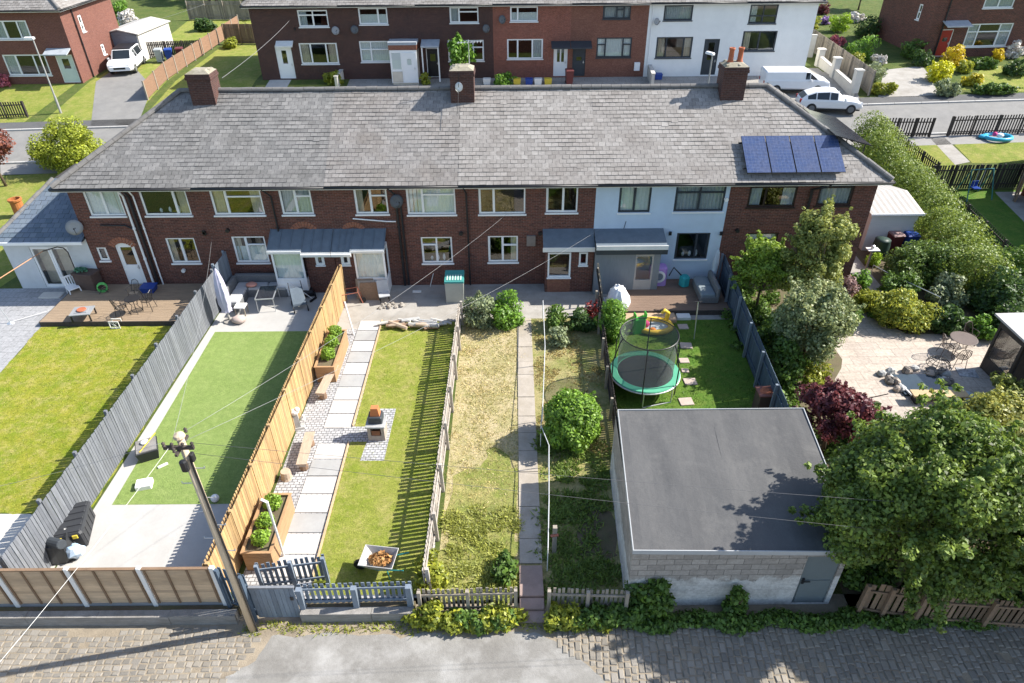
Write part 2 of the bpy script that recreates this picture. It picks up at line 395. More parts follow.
# ------------------------------------------------------------------ houses
def onwall(px, py, loc, rz=0):
    d = ray(px, py); n = Vector((math.sin(rz), -math.cos(rz), 0)); L = Vector(loc)
    t = (L.x*n.x+L.y*n.y)/(d.x*n.x+d.y*n.y); P = Vector((0, 0, CAMH))+d*t
    q = P-L; return q.x*math.cos(rz)+q.y*math.sin(rz), q.z
def rect_on(r, loc, rz=0):
    cx, cy, w, h = r
    a, z = onwall(cx, cy, loc, rz); x0, _ = onwall(cx-w/2, cy, loc, rz); x1, _ = onwall(cx+w/2, cy, loc, rz)
    _, z0 = onwall(cx, cy+h/2, loc, rz); _, z1 = onwall(cx, cy-h/2, loc, rz)
    return a-(x1-x0)/2, a+(x1-x0)/2, z0, z1
def wall_grid(mb, u0, u1, v0, v1, holes, th=.13):
    us = sorted({u0, u1, *[x for h in holes for x in h[:2]]}); vs = sorted({v0, v1, *[x for h in holes for x in h[2:]]})
    for a, b in zip(us, us[1:]):
        for c, e in zip(vs, vs[1:]):
            mx, mz = (a+b)/2, (c+e)/2
            if any(h[0] < mx < h[1] and h[2] < mz < h[3] for h in holes): continue
            mb.face([(a,0,c),(b,0,c),(b,0,e),(a,0,e)])
    for a, b, c, e in holes:
        mb.face([(a,0,c),(a,th,c),(a,th,e),(a,0,e)][::-1]); mb.face([(b,0,c),(b,th,c),(b,th,e),(b,0,e)])
        mb.face([(a,0,e),(b,0,e),(b,th,e),(a,th,e)][::-1]); mb.face([(a,0,c),(b,0,c),(b,th,c),(a,th,c)])
def window(root, hole, cols, fm=PVC, cur='', T=None, sill=None, name='window', t=.065):
    """cols: list of (end fraction, top light fraction or 0)"""
    a, b, c, e = hole; g = .006; a += g; b -= g; c += g; e -= g
    f = MB(T); y0, y1 = .035, .10
    f.box(a, b, y0, y1, c, c+t); f.box(a, b, y0, y1, e-t, e); f.box(a, a+t, y0, y1, c+t, e-t); f.box(b-t, b, y0, y1, c+t, e-t)
    p = a
    for i, (fr, top) in enumerate(cols):
        q = a+(b-a)*fr
        if i < len(cols)-1: f.box(q-t*.5, q+t*.5, y0-.004, y1, c+t, e-t)
        x0 = p+(t if i == 0 else t*.5); x1 = q-(t if i == len(cols)-1 else t*.5)
        if top: f.box(x0, x1, y0-.008, y1, e-(e-c)*top-t*.5, e-(e-c)*top+t*.5)
        # opening casement rim, standing slightly proud
        r = .03
        zt_ = e-(e-c)*top-t*.5 if top else e-t
        if i % 2 == 0:
            f.box(x0+.002, x1-.002, y0-.012, y0-.002, c+t, c+t+r); f.box(x0+.002, x0+r, y0-.012, y0-.002, c+t+r, zt_); f.box(x1-r, x1-.002, y0-.012, y0-.002, c+t+r, zt_)
        p = q
    fo = f.build(name, fm, root)
    MB(T).face([(a+.01,.07,c+.01),(b-.01,.07,c+.01),(b-.01,.07,e-.01),(a+.01,.07,e-.01)]).build('pane', GLASS, fo)
    s = MB(T); s.box(a-.05, b+.05, -.06, .034, c-.075, c-.008); s.build('sill', sill or fm, fo)
    def drape(x0, x1, z0, z1, m, nm, y=.135, amp=.025):
        d = MB(T); n = max(4, int((x1-x0)/.05)); P = [(x0+(x1-x0)*i/n, y+amp*math.sin(i*1.9+x0*7)) for i in range(n+1)]
        for (xa, ya), (xb, yb) in zip(P, P[1:]): d.face([(xa,ya,z0),(xb,yb,z0),(xb,yb,z1),(xa,ya,z1)])
        d.build(nm, m, fo)
    w = b-a
    for ch in cur:
        if ch == 'l': drape(a-.05, a+w*.24, c-.2, e+.05, CURT, 'curtain')
        if ch == 'r': drape(b-w*.24, b+.05, c-.2, e+.05, CURT, 'curtain')
        if ch == 'g': drape(a-.05, a+w*.28, c-.2, e+.05, CURTG, 'curtain')
        if ch == 'h': drape(b-w*.28, b+.05, c-.2, e+.05, CURTG, 'curtain')
        if ch == 'n': drape(a, b, c-.1, e, NET, 'net_curtain', .125, .012)
        if ch == 'm': drape(a, b, c-.1, c+(e-c)*.6, NET, 'net_curtain', .125, .012)
        if ch == 'b': drape(a, b, c+(e-c)*.55, e, NET, 'roller_blind', .15, .003)
        if ch == 'v': drape(a, b, c-.1, e, CURTG, 'vertical_blind', .15, .03)
        if ch == 'p':
            s = MB(T)
            for k in range(3): s.lathe([(.04, 0), (.07, .1), (.05, .16+.05*k), (.02, .2+.06*k)], (a+w*(.3+.2*k), .25, c+.04), 8)
            s.build('sill_ornaments', PVC_O, fo)
    return fo
def door(root, hole, m=PVC, glaze=None, T=None, y=.05, frame=None, name='door', handle=1):
    """glaze: list of glazed rects in fractions (x0, x1, z0, z1)"""
    a, b, c, e = hole; g = .005; a += g; b -= g; e -= g
    d = MB(T); t = .06
    xs = sorted({a+t, b-t}); gl = [(a+(b-a)*q[0], a+(b-a)*q[1], c+(e-c)*q[2], c+(e-c)*q[3]) for q in (glaze or [])]
    tmp = MB(); wall_grid(tmp, a+t, b-t, c+.03, e-t, gl, .03)
    d.add([(v[0], v[1]+y, v[2]) for v in tmp.v], tmp.f)
    if not gl or len(gl) == 1:   # raised lower panel
        d.box(a+t+.1, b-t-.1, y-.012, y-.001, c+.15, c+(e-c)*.42)
    o = d.build(name, m, root)
    f = MB(T); f.box(a, a+t, y-.015, y+.05, c, e); f.box(b-t, b, y-.015, y+.05, c, e); f.box(a+t, b-t, y-.015, y+.05, e-t, e); f.box(a+t, b-t, y-.03, y+.05, c, c+.03)
    f.build('door_frame', frame or m, o)
    for q in gl: MB(T).face([(q[0],y+.02,q[2]),(q[1],y+.02,q[2]),(q[1],y+.02,q[3]),(q[0],y+.02,q[3])]).build('pane', GLASS, o)
    hx = b-t-.09 if handle > 0 else a+t+.09
    h = MB(T); h.box(hx-.015, hx+.015, y-.04, y-.002, c+.92, c+1.12); h.box(hx-.06, hx+.06, y-.05, y-.03, c+1.0, c+1.03); h.build('handle', STEEL, o)
    return o
def tiles(mb, O, ex, es, L, lo, hi, nc, tw, lift=.018):
    """individual tiles over one slope; O eave origin, lo/hi: x bounds for the way up t"""
    O, ex, es = Vector(O), Vector(ex), Vector(es); n = ex.cross(es).normalized()
    for i in range(nc):
        t0, t1 = i/nc, (i+1)/nc; a, b = lo((t0+t1)/2), hi((t0+t1)/2)
        a0, b0 = lo(t0), hi(t0); a1, b1 = lo(t1), hi(t1)
        x = math.floor(a0/tw)*tw+(tw/2 if i % 2 else 0)-tw
        while x < b0:
            xa, xb = max(x+.006, a0), min(x+tw-.006, b0); xc, xd = max(x+.006, a1), min(x+tw-.006, b1)
            x += tw
            if xb-xa < .03: continue
            if xd < xc: xc = xd = min(max((xa+xb)/2, a1), b1)
            z = lift+U(-.004, .006)+.009*math.sin(x*.8+i*.35)+.005*math.sin(x*2.3-i*.9); zz = U(-.004, .003); dx = U(-.004, .004); ds = U(-.008, .008)-(U(.04, .09) if random.random() < .006 else 0)
            P = lambda u, s, w: O+ex*u+es*(s*L)+n*w
            q0, q1 = P(xa+dx, t0+ds/L, z+zz), P(xb+dx, t0+ds/L, z-zz); q2, q3 = P(xd, t1+.02/L, .004), P(xc, t1+.02/L, .004)
            r0, r1 = P(xa+dx, t0+ds/L, z+zz-.022), P(xb+dx, t0+ds/L, z-zz-.022)
            if (q2-q3).length < .01: mb.add([q0, q1, q2, r0, r1], [(0,1,2), (3,4,1,0)])
            else: mb.add([q0, q1, q2, q3, r0, r1], [(0,1,2,3), (4,5,1,0)])
def caps(mb, p, q, r=.135, seg=.46):
    p, q = Vector(p), Vector(q); L = (q-p).length; n = max(2, round(L/seg)); d = (q-p)/n
    sd = d.normalized().cross(Vector((0, 0, 1))).normalized(); up = sd.cross(d.normalized())
    for i in range(n):
        a, b = p+d*i+d*.015, p+d*(i+1)-d*.015; rr = r*U(.94, 1.06); wob = up*U(-.008, .008)
        A = [(math.cos(math.pi*j/6), math.sin(math.pi*j/6)) for j in range(7)]
        va = [a+wob+sd*c*rr+up*(s*rr-.02) for c, s in A]; vb = [b+wob+sd*c*rr*1.04+up*(s*rr*1.04-.02) for c, s in A]
        mb.add(va+vb, [(j, j+1, 8+j, 7+j) for j in range(6)]+[tuple(range(6, -1, -1)), tuple(range(7, 14))])
def roof(root, w, d, h, zr, hipL=0, hipR=0, ov=.4, nc=24, tw=.30, m=None, ovL=0, ovR=0, gut=BLACK, fasc=PVC_O, full=True):
    m = m or SLATE; half = d/2+ov; x0, x1 = -ovL, w+ovR; yr = d/2
    L = math.hypot(half, zr-h); es = Vector((0, half, zr-h)).normalized()
    u = MB(); rl, rr_ = x0+hipL, x1-hipR; e = .012
    A, B_, C, D = (x0,-ov,h-e), (x1,-ov,h-e), (rr_,yr,zr-e), (rl,yr,zr-e)
    E, F = (x0, d+ov, h-e), (x1, d+ov, h-e)
    u.face([A, B_, C, D]); u.face([F, E, D, C])
    u.face([E, A, D]); u.face([B_, F, C])
    u.face([(x0,-ov,h-.03),(x0,d+ov,h-.03),(x1,d+ov,h-.03),(x1,-ov,h-.03)])
    ro = u.build('roof', UNDER, root)
    t = MB(); tiles(t, (0,-ov,h), (1,0,0), es, L, lambda s: x0+hipL*s, lambda s: x1-hipR*s, nc, tw)
    if hipR:
        es2 = Vector((-hipR, 0, zr-h)); L2 = es2.length; tiles(t, (x1,-ov,h), (0,1,0), es2.normalized(), L2, lambda s: half*s, lambda s: 2*half-half*s, nc, tw)
    if hipL:
        es2 = Vector((hipL, 0, zr-h)); L2 = es2.length; tiles(t, (x0,d+ov,h), (0,-1,0), es2.normalized(), L2, lambda s: half*s, lambda s: 2*half-half*s, nc, tw)
    if full: tiles(t, (x1,d+ov,h), (-1,0,0), Vector((0,-half,zr-h)).normalized(), L, lambda s: hipR*s, lambda s: (x1-x0)-hipL*s, nc, tw*1.0)
    t.build('roof_tiles', m, ro)
    c = MB(); caps(c, (rl, yr, zr+.03), (rr_, yr, zr+.03))
    if hipL: caps(c, (x0+.05,-ov+.05,h+.05), (rl, yr, zr+.03)); caps(c, (x0+.05,d+ov-.05,h+.05), (rl, yr, zr+.03))
    if hipR: caps(c, (x1-.05,-ov+.05,h+.05), (rr_, yr, zr+.03)); caps(c, (x1-.05,d+ov-.05,h+.05), (rr_, yr, zr+.03))
    c.build('ridge_tiles', RIDGE, ro)
    f = MB(); f.box(x0, x1, -ov+.02, -ov+.045, h-.17, h-.035)
    if hipR: f.box(x1-.045, x1-.02, -ov+.05, d+ov, h-.17, h-.035)
    if hipL: f.box(x0+.02, x0+.045, -ov+.05, d+ov, h-.17, h-.035)
    f.build('fascia', fasc, ro)
    g = MB(); P = [(x0, -ov-.045, h-.06), (x1, -ov-.045, h-.06)]
    g.tube(P, .055, 8)
    if hipR: g.tube([(x1+.045, -ov, h-.06), (x1+.045, d+ov, h-.06)], .055, 8)
    if hipL: g.tube([(x0-.045, -ov, h-.06), (x0-.045, d+ov, h-.06)], .055, 8)
    g.build('gutter', gut, ro, smooth=True)
    return ro
def chimney(root, cx, cy, w, d, z0, z1, m, pots=(), cap=True):
    c = MB(); c.box(cx-w/2, cx+w/2, cy-d/2, cy+d/2, z0, z1-.24)
    c.box(cx-w/2-.045, cx+w/2+.045, cy-d/2-.045, cy+d/2+.045, z1-.24, z1-.12); c.box(cx-w/2-.02, cx+w/2+.02, cy-d/2-.02, cy+d/2+.02, z1-.12, z1)
    o = c.build('chimney', m, root)
    f = MB(); f.taper((cx, cy, z1+.001), w+.02, d+.02, .13, .55)
    for _ in range(10): f.ball((cx+U(-.4, .4)*w, cy+U(-.4, .4)*d, z1+.06), U(.05, .12), None, U(.04, .08), 7, 5, .2)
    f.build('mortar_cap', mat('mossy_mortar', (.30, .27, .21), .3, .95, 7, .6, 40, (.16, .15, .08)), o)
    g = MB(); g.box(cx-w/2-.03, cx+w/2+.03, cy-d/2-.05, cy-d/2-.005, z0+.08, z0+.5); g.taper((cx, cy-d/2-.16, z0-.02+.26), w+.22, .3, .05, .9)
    g.build('lead_flashing', LEAD, o)
    for px_, py_ in pots:
        p = MB(); p.lathe([(.15, 0), (.145, .1), (.12, .14), (.105, .55), (.13, .58), (.135, .66), (.10, .67), (.09, .3)], (cx+px_, cy+py_, z1+.05), 14)
        p.build('chimney_pot', CLAY, o, smooth=True)
    return o
def pipe(root, pts, r=.042, m=BLACK, name='drainpipe'):
    p = MB(); p.tube(pts, r, 8)
    for a, b in zip(pts, pts[1:]):
        a, b = Vector(a), Vector(b); n = int((b-a).length/1.6)
        for i in range(1, n+1): q = a+(b-a)*(i/(n+1)); p.tube([q-(b-a).normalized()*.04, q+(b-a).normalized()*.04], r*1.35, 8)
    return p.build(name, m, root, smooth=False)
def dish(root, x, z, y=-.02, r=.3, m=None, rz=.5):
    m = m or mat('dish_grey', (.30, .31, .32), .1, .5)
    T = Matrix.Translation((x, y-.22, z)) @ Matrix.Rotation(rz, 4, 'Z') @ Matrix.Rotation(R(78), 4, 'X')
    d = MB(T); d.lathe([(.02, -.05), (r*.5, -.035), (r, .03), (r*1.01, .036), (r*.5, -.02), (.01, -.035)], (0, 0, 0), 16)
    o = d.build('satellite_dish', m, root, smooth=True)
    a = MB(T); a.tube([(0, -r*.9, .03), (0, -r*.5, .3), (0, -.02, .38)], .012, 6); a.lathe([(.03, .34), (.035, .42)], (0, 0, 0), 8)
    a2 = MB(); a2.bar((x, 0, z-.1), (x, y-.2, z-.05), .04, .04); a2.bar((x, -.01, z-.22), (x, -.01, z+.05), .1, .02)
    a.build('feed_arm', BLACK, o); a2.build('bracket', BLACK, o)
def lamp(root, x, z):
    b = MB(); b.box(x-.06, x+.06, -.09, -.002, z-.08, z+.08); b.build('outdoor_lamp', BLACK, root)
def vent(root, x, z, m=None):
    b = MB(); b.tube([(x, .0, z), (x, -.12, z)], .09, 12); b.build('flue', m or PVC_O, root)

def shell(root, w, d, h, wm, holes, endL=None, endR=None, z0=-.4, Thick=.13):
    m = MB(); wall_grid(m, 0, w, z0, h, holes)
    m.face([(w,d,z0),(0,d,z0),(0,d,h),(w,d,h)])
    TL = Matrix.Translation((0, d, 0)) @ Matrix.Rotation(R(-90), 4, 'Z'); TR = Matrix.Translation((w, 0, 0)) @ Matrix.Rotation(R(90), 4, 'Z')
    for T, hs in ((Matrix.Translation((.004 if endL is None else 0, 0, 0)) @ TL, endL), (Matrix.Translation((-.004 if endR is None else 0, 0, 0)) @ TR, endR)):
        hs = hs or []
        q = MB(T); wall_grid(q, 0, d, z0, h, hs); m.add(q.v, q.f)
    o = m.build('wall', wm, root)
    return o, TL, TR

# ---------------- the front terrace: six houses
BX = [-19.2, -13.6, -7.95, -2.24, 3.71, 9.53, 15.9]; YF = 28.0; HE = 5.1; DEP = 8.2; ZR = 7.9
TER = 'houses of the front terrace'
def frow(i, label, wm, wins, doors, hipL=0, hipR=0, extra=None):
    rm = (SLATE_D, SLATE_D, SLATE_M, SLATE, SLATE, SLATE)[i]
    w = BX[i+1]-BX[i]; loc = (BX[i], YF, 0)
    root = thing('terraced_house', label, 'house', loc, 0, TER)
    hw = [rect_on(q[0], loc) for q in wins]; hd = []
    for q in doors:
        a, b, c, e = rect_on(q[0], loc); hd.append((a, b, 0.06, e))
    holes = hw+hd
    shell(root, w, DEP, HE-.04, wm, holes, [] if i == 0 else None, [] if i == 5 else None)
    for h, q in zip(hw, wins): window(root, h, q[1], q[2], q[3], sill=q[4] if len(q) > 4 else None)
    for h, q in zip(hd, doors): door(root, h, q[1], q[2])
    roof(root, w, DEP, HE, ZR, hipL, hipR, ovL=.4 if hipL else 0, ovR=.4 if hipR else 0, gut=BLACK, m=rm)
    lx = lambda px, py: onwall(px, py, loc)
    return root, loc, lx
T5 = [(.5, 0), (1, 0)]
# house at the left end
h1, l1, x1 = frow(0, 'left end brick terraced house with sloping white waste pipes and slate side annex', BRICK,
    [((104, 203, 36, 26), T5, PVC, 'nr'), ((165, 202.5, 47, 26), [(.72, 0), (1, 0)], PVC, 'rp'), ((183, 250.5, 29, 25), T5, PVC, 'l'), ((103, 254, 10, 13), [(1, 0)], PVC, '')],
    [((131, 264, 19, 42), PVC, [(.2, .8, .5, .9)])], hipL=4.6)
a = x1(126, 194); b = x1(163, 282)
for dx, m_, r_ in ((-.12, PVC, .05), (.10, BLACK, .055), (.32, PVC, .035)):
    pipe(h1, [(a[0]+dx, -.35, HE-.1), (a[0]+dx, -.09, HE-.5), (a[0]+dx, -.09, .05)], r_, m_)
pipe(h1, [(a[0]-1.6, -.06, 3.25), (a[0]-.5, -.06, 3.22), (a[0]-.05, -.08, 3.0)], .035, BLACK, 'waste_pipe')
q = x1(122, 244); s = MB(); s.lathe([(.45, 0), (.5, .0)], (0, 0, 0), 3)
def arch(root, x, z, r, m=BRICK_O):
    s = MB(); n = 9
    for k_ in range(n):
        t0, t1 = R(30)+R(120)*k_/n+.02, R(30)+R(120)*(k_+1)/n-.02
        P = [(x+math.cos(t)*rr, zz_, z-r*.55+math.sin(t)*rr) for zz_ in (-.02, ) for t, rr in ((t0, r), (t0, r*.62), (t1, r*.62), (t1, r))]
        B2 = [(p[0], .004, p[2]) for p in P]; s.hexa(B2, P)
    s.build('brick_arch', m, root)
arch(h1, q[0], q[1], .75)
q = x1(205, 233); lamp(h1, *q); vent(h1, *x1(184, 270))
chimney(h1, BX[1]-BX[0]-.15, 3.85, 1.05, .95, 6.7, 8.8, BRICK_D)
# its annex
an_l = G(27, 285).x; AX = an_l-BX[0]; AH = 2.55
an = MB(); T_an = Matrix.Translation((AX, 0, 0)); aw = -AX-.01
fd = rect_on((55, 264, 38, 42), l1); fh = (fd[0]-AX, fd[1]-AX, .05, 2.15)
tmp = MB(T_an); wall_grid(tmp, 0, aw, -.3, AH, [fh]); an.add(tmp.v, tmp.f)
an.face([(AX, 5, -.3), (AX, 0, -.3), (AX, 0, AH), (AX, 5, AH)]); an.face([(0, 5, -.3), (AX, 5, -.3), (AX, 5, AH), (0, 5, AH)])
ao = an.build('annex', RENDER_P, h1)
ff = (fh[0]+AX, fh[1]+AX, fh[2], fh[3]); mid = (ff[0]+ff[1])/2
for q in ((ff[0], mid), (mid, ff[1])):
    d_ = MB(); t = .09
    d_.box(q[0]+.01, q[0]+t, .03, .09, .06, 2.14); d_.box(q[1]-t, q[1]-.01, .03, .09, .06, 2.14); d_.box(q[0]+t, q[1]-t, .03, .09, .06, .2); d_.box(q[0]+t, q[1]-t, .03, .09, 2.04, 2.14)
    do = d_.build('french_door', PVC, ao)
    MB().face([(q[0]+t,.06,.2),(q[1]-t,.06,.2),(q[1]-t,.06,2.04),(q[0]+t,.06,2.04)]).build('pane', GLASS, do)
    dd = MB(); dd.face([(q[0]+t,.35,.1),(q[1]-t,.35,.1),(q[1]-t,.30,2.04),(q[0]+t,.32,2.04)]); dd.build('curtain', CURT, do)
ar = MB(); z2 = 4.15
ar.face([(AX-.25, -.3, AH), (-.02, -.3, AH), (-.02, 3.2, z2), (AX+1.3, 3.2, z2)]); ar.face([(AX-.25, 5.2, AH), (AX-.25, -.3, AH), (AX+1.3, 3.2, z2), (AX+1.3, 5.2, z2)])
ar.face([(AX-.25, -.3, AH-.02), (AX-.25, 5.2, AH-.02), (-.02, 5.2, AH-.02), (-.02, -.3, AH-.02)])
ar.face([(AX+1.3, 3.2, z2), (-.02, 3.2, z2), (-.02, 5.2, z2), (AX+1.3, 5.2, z2)])
aro = ar.build('annex_roof', UNDER, h1)
tl = MB(); es_ = Vector((0, 3.5, z2-AH)); run = 1.55
tiles(tl, (AX-.25, -.3, AH), (1, 0, 0), es_.normalized(), es_.length, lambda s: run*s, lambda s: -AX+.23, 14, .3)
es_ = Vector((1.55, 0, z2-AH))
tiles(tl, (AX-.25, 5.2, AH), (0, -1, 0), es_.normalized(), es_.length, lambda s: 0, lambda s: 5.5-3.5*s, 9, .3)
tl.build('annex_tiles', SLATE_B, aro)
tl = MB(); caps(tl, (AX-.2, -.25, AH+.05), (AX+1.3, 3.2, z2+.03), .1); tl.build('hip_tiles', RIDGE, aro)
tl = MB(); tl.box(AX-.3, -.02, -.37, -.3, AH-.12, AH+.01); tl.build('annex_fascia', PVC, aro)
dish(h1, *onwall(76, 226, (BX[0], YF-.1, 0)), r=.34)

h2, l2, x2 = frow(1, 'brick terraced house with grey roofed porch behind the grey patio garden', BRICK,
    [((237, 202, 51, 26), [(.3, 0), (1, .3)], PVC, 'lr'), ((296, 201.5, 32, 26), [(.5, 0), (1, .3)], PVC, 'v'), ((250.5, 249.5, 33, 26), [(.42, 0), (1, .32)], PVC, 'ml')], [])
p = x2(270, 190)[0]; pipe(h2, [(p-.25, -.38, HE-.1), (p, -.09, HE-.55), (p, -.09, .05)]); pipe(h2, [(p+.15, -.06, 2.9), (p+.15, -.06, .05)], .035)
vent(h2, *x2(228, 230), BLACK); lamp(h2, *x2(204, 232))
h3, l3, x3 = frow(2, 'brick terraced house with glazed white porch behind the striped slab path garden', BRICK,
    [((371, 201, 33, 26), [(.5, 0), (1, .3)], PVC, 'l'), ((431, 201, 49, 27), [(.33, 0), (1, .27)], PVC, 'nl'), ((437, 250, 31, 26), [(.5, .3), (1, 0)], PVC, 'p')], [])
p = x3(395, 190)[0]; pipe(h3, [(p-.25, -.38, HE-.1), (p, -.09, HE-.55), (p, -.09, .05)], .055); pipe(h3, [(p+.18, -.07, 4.4), (p+.18, -.07, .05)], .045)
pipe(h3, [(p-2.0, -.05, 3.45), (p-.5, -.05, 3.3), (p-.1, -.06, 3.3)], .03, PVC, 'waste_pipe')
dish(h3, *x3(397, 199), m=mat('dish_dark', (.10, .11, .12), .1, .5)); vent(h3, *x3(461, 233), BLACK)
chimney(h3, BX[3]-BX[2]+.12, 3.85, 1.05, .95, 6.7, 8.85, BRICK_D)
s = MB(); s.tube([(5.6, 3.3, 8.0), (5.6, 3.2, 8.25), (5.6, 3.12, 8.3)], .02, 6)
s.lathe([(.02, 0), (.16, .02), (.24, .07), (.235, .075)], (5.45, 3.27, 7.95), 14); s.build('chimney_dish', PVC_O, h3)
def roofdish(root, x, y, z):
    T = Matrix.Translation((x, y, z)) @ Matrix.Rotation(-.5, 4, 'Z') @ Matrix.Rotation(R(80), 4, 'X')
    d = MB(T); d.lathe([(.02, -.03), (.12, -.02), (.2, .025), (.205, .03), (.1, -.01), (.01, -.02)], (0, 0, 0), 14); d.tube([(0, -.25, .03), (0, -.1, .3)], .012, 6)
    d.build('satellite_dish', PVC_O, root, smooth=True)
bpy.data.objects.remove(bpy.data.objects['chimney_dish'])
roofdish(h3, BX[3]-BX[2]+.0, 3.26, 8.2)
s = MB(); ax = BX[3]-BX[2]+.45; s.tube([(ax, 4.0, 7.9), (ax, 4.0, 10.0)], .02, 6); s.tube([(ax-.5, 3.9, 9.9), (ax+.6, 4.1, 9.9)], .012, 5)
for q in range(8): s.tube([(ax-.45+q*.14, 3.92+q*.02-.22, 9.9), (ax-.45+q*.14, 3.92+q*.02+.22, 9.9)], .008, 4)
s.build('aerial', STEEL, h3)
pipe(h3, [(ax-.45, 3.3, 8.75), (ax-.5, 3.3, 8.0), (ax-.5, 2.2, 7.35)], .012, BLACK, 'aerial_cable')
# the double porch
PZB, PZF, PY = 2.95, 2.42, -1.0
def porch(root, xa, xb, xm, lab, pm=BRICK):
    """glazed white lobby from xa to xb, brick bay with slit window from xb to xm (signs follow the side)"""
    lo_, hi_ = min(xa, xb), max(xa, xb); bl, bh_ = min(xb, xm), max(xb, xm)
    w_ = MB(); T = Matrix.Translation((bl, -.62, 0)); sw = (bh_-bl)/2
    slit = (sw-.2, sw+.2, 1.45, 2.0); tmp = MB(T); wall_grid(tmp, .01, bh_-bl-.01, -.3, 2.25, [slit]); w_.add(tmp.v, tmp.f)
    po = w_.build('porch', pm, root)
    s_ = (slit[0], slit[1], slit[2], slit[3]); fo = MB(T)
    fo.box(s_[0], s_[1], .0, .06, s_[2], s_[2]+.1); fo.box(s_[0], s_[1], .0, .06, s_[3]-.1, s_[3]); fo.box(s_[0], s_[0]+.12, .0, .06, s_[2]+.1, s_[3]-.1); fo.box(s_[1]-.12, s_[1], 0, .06, s_[2]+.1, s_[3]-.1)
    fo.box(s_[0]-.03, s_[1]+.03, -.05, -.002, s_[2]-.06, s_[2]); fo.build('slit_window', PVC, po)
    MB(T).face([(s_[0]+.05,.04,s_[2]+.05),(s_[1]-.05,.04,s_[2]+.05),(s_[1]-.05,.04,s_[3]-.05),(s_[0]+.05,.04,s_[3]-.05)]).build('pane', GLASS, po)
    f = MB(); t = .08; y0 = PY+.08
    f.box(lo_, lo_+t, y0, y0+.07, 0, 2.3); f.box(hi_-t, hi_, y0, y0+.07, 0, 2.3); f.box(lo_+t, hi_-t, y0, y0+.07, 2.2, 2.3); f.box(lo_+t, hi_-t, y0+.01, y0+.06, .02, .85); f.box(lo_+t, hi_-t, y0, y0+.07, .85, .93)
    f.box(lo_+.2, hi_-.2, y0-.004, y0+.008, .15, .72)
    for sx in (lo_+.001, hi_-.071):
        f.box(sx, sx+.07, y0+.07, -.01, .02, .8); f.box(sx, sx+.07, -.1, -.01, .8, 2.3); f.box(sx, sx+.07, y0+.07, -.1, 2.2, 2.3)
    f.build('porch_frame', PVC, po)
    g = MB(); g.face([(lo_+t,y0+.035,.93),(hi_-t,y0+.035,.93),(hi_-t,y0+.035,2.2),(lo_+t,y0+.035,2.2)]).face([(lo_+.03,y0+.07,.8),(lo_+.03,-.1,.8),(lo_+.03,-.1,2.2),(lo_+.03,y0+.07,2.2)]).face([(hi_-.03,y0+.07,.8),(hi_-.03,-.1,.8),(hi_-.03,-.1,2.2),(hi_-.03,y0+.07,2.2)])
    g.build('porch_glazing', GLASS, po)
    g = MB(); n = 14
    for i in range(n):
        xa_, xb_ = lo_+t+(hi_-lo_-2*t)*i/n, lo_+t+(hi_-lo_-2*t)*(i+1)/n; g.face([(xa_,y0+.12+.02*(i%2),.9),(xb_,y0+.12+.02*((i+1)%2),.9),(xb_,y0+.12+.02*((i+1)%2),2.2),(xa_,y0+.12+.02*(i%2),2.2)])
    g.build('net_curtain', NET, po)
    for (u0, u1, yf, m_) in ((lo_-.1, hi_+.05, PY, 0), (bl+(.03 if xa < xb else .0), bh_-(.03 if xa > xb else 0), PY-.12, 1)):
        r_ = MB(); zf = PZF-(.1 if m_ else 0); r_.hexa([(u0,yf,zf-.03),(u1,yf,zf-.03),(u1,-.01,PZB-.03),(u0,-.01,PZB-.03)], [(u0,yf,zf),(u1,yf,zf),(u1,-.01,PZB),(u0,-.01,PZB)])
        for q in np.linspace(u0+.02, u1-.02, 4): r_.bar((q, yf+.01, zf+.012), (q, -.02, PZB+.012), .03, .03)
        r_.build('porch_roof', mat('porch_felt', (.12, .15, .18), .15, .6, 3), po)
        r_ = MB(); r_.box(u0, u1, yf-.03, yf-.004, zf-.2, zf+.012); r_.box(u0+.01, u1-.01, yf-.12, yf-.032, zf-.12, zf-.03); r_.build('porch_fascia', PVC_O, po)
pl, pr = x2(288, 285)[0], x2(317, 285)[0]; PB = BX[2]-BX[1]
porch(h2, pl-.12, pl+1.25, PB-.01, '')
pr = x3(391, 285)[0]
porch(h3, pr+.05, pr-1.32, .01, '')
q = x2(303, 236); arch(h2, q[0]+.1, 3.0, .7); arch(h3, .9, 3.0, .6)

h4, l4, x4 = frow(3, 'brick terraced house with flat porch and white windows above the straw coloured garden', BRICK,
    [((502, 201, 47, 26), [(.33, 0), (1, 0)], PVC, ''), ((562, 199, 32, 27), [(.55, 0), (1, 0)], PVC, ''), ((503, 249, 30, 26), [(.5, 0), (1, .35)], PVC, 'r')], [])
p = x4(466, 190)[0]; pipe(h4, [(p-.1, -.38, HE-.1), (p, -.09, HE-.5), (p, -.09, .05)])
q = x4(559, 237); arch(h4, q[0], q[1]+.1, .62)
pa, pb_ = x4(544, 285)[0], BX[4]-BX[3]-.01; wd = pb_-pa
po = MB(Matrix.Translation((pa, -.75, 0))); hw_ = (.1, 1.15, .78, 2.05); hs_ = (1.5, 1.9, 1.4, 2.05)
wall_grid(po, 0, wd, -.3, 2.3, [hw_, hs_]); po.face([(0, .74, -.3), (0, 0, -.3), (0, 0, 2.3), (0, .74, 2.3)]); pw = po.build('porch', BRICK, h4)
TP = Matrix.Translation((pa, -.75, 0))
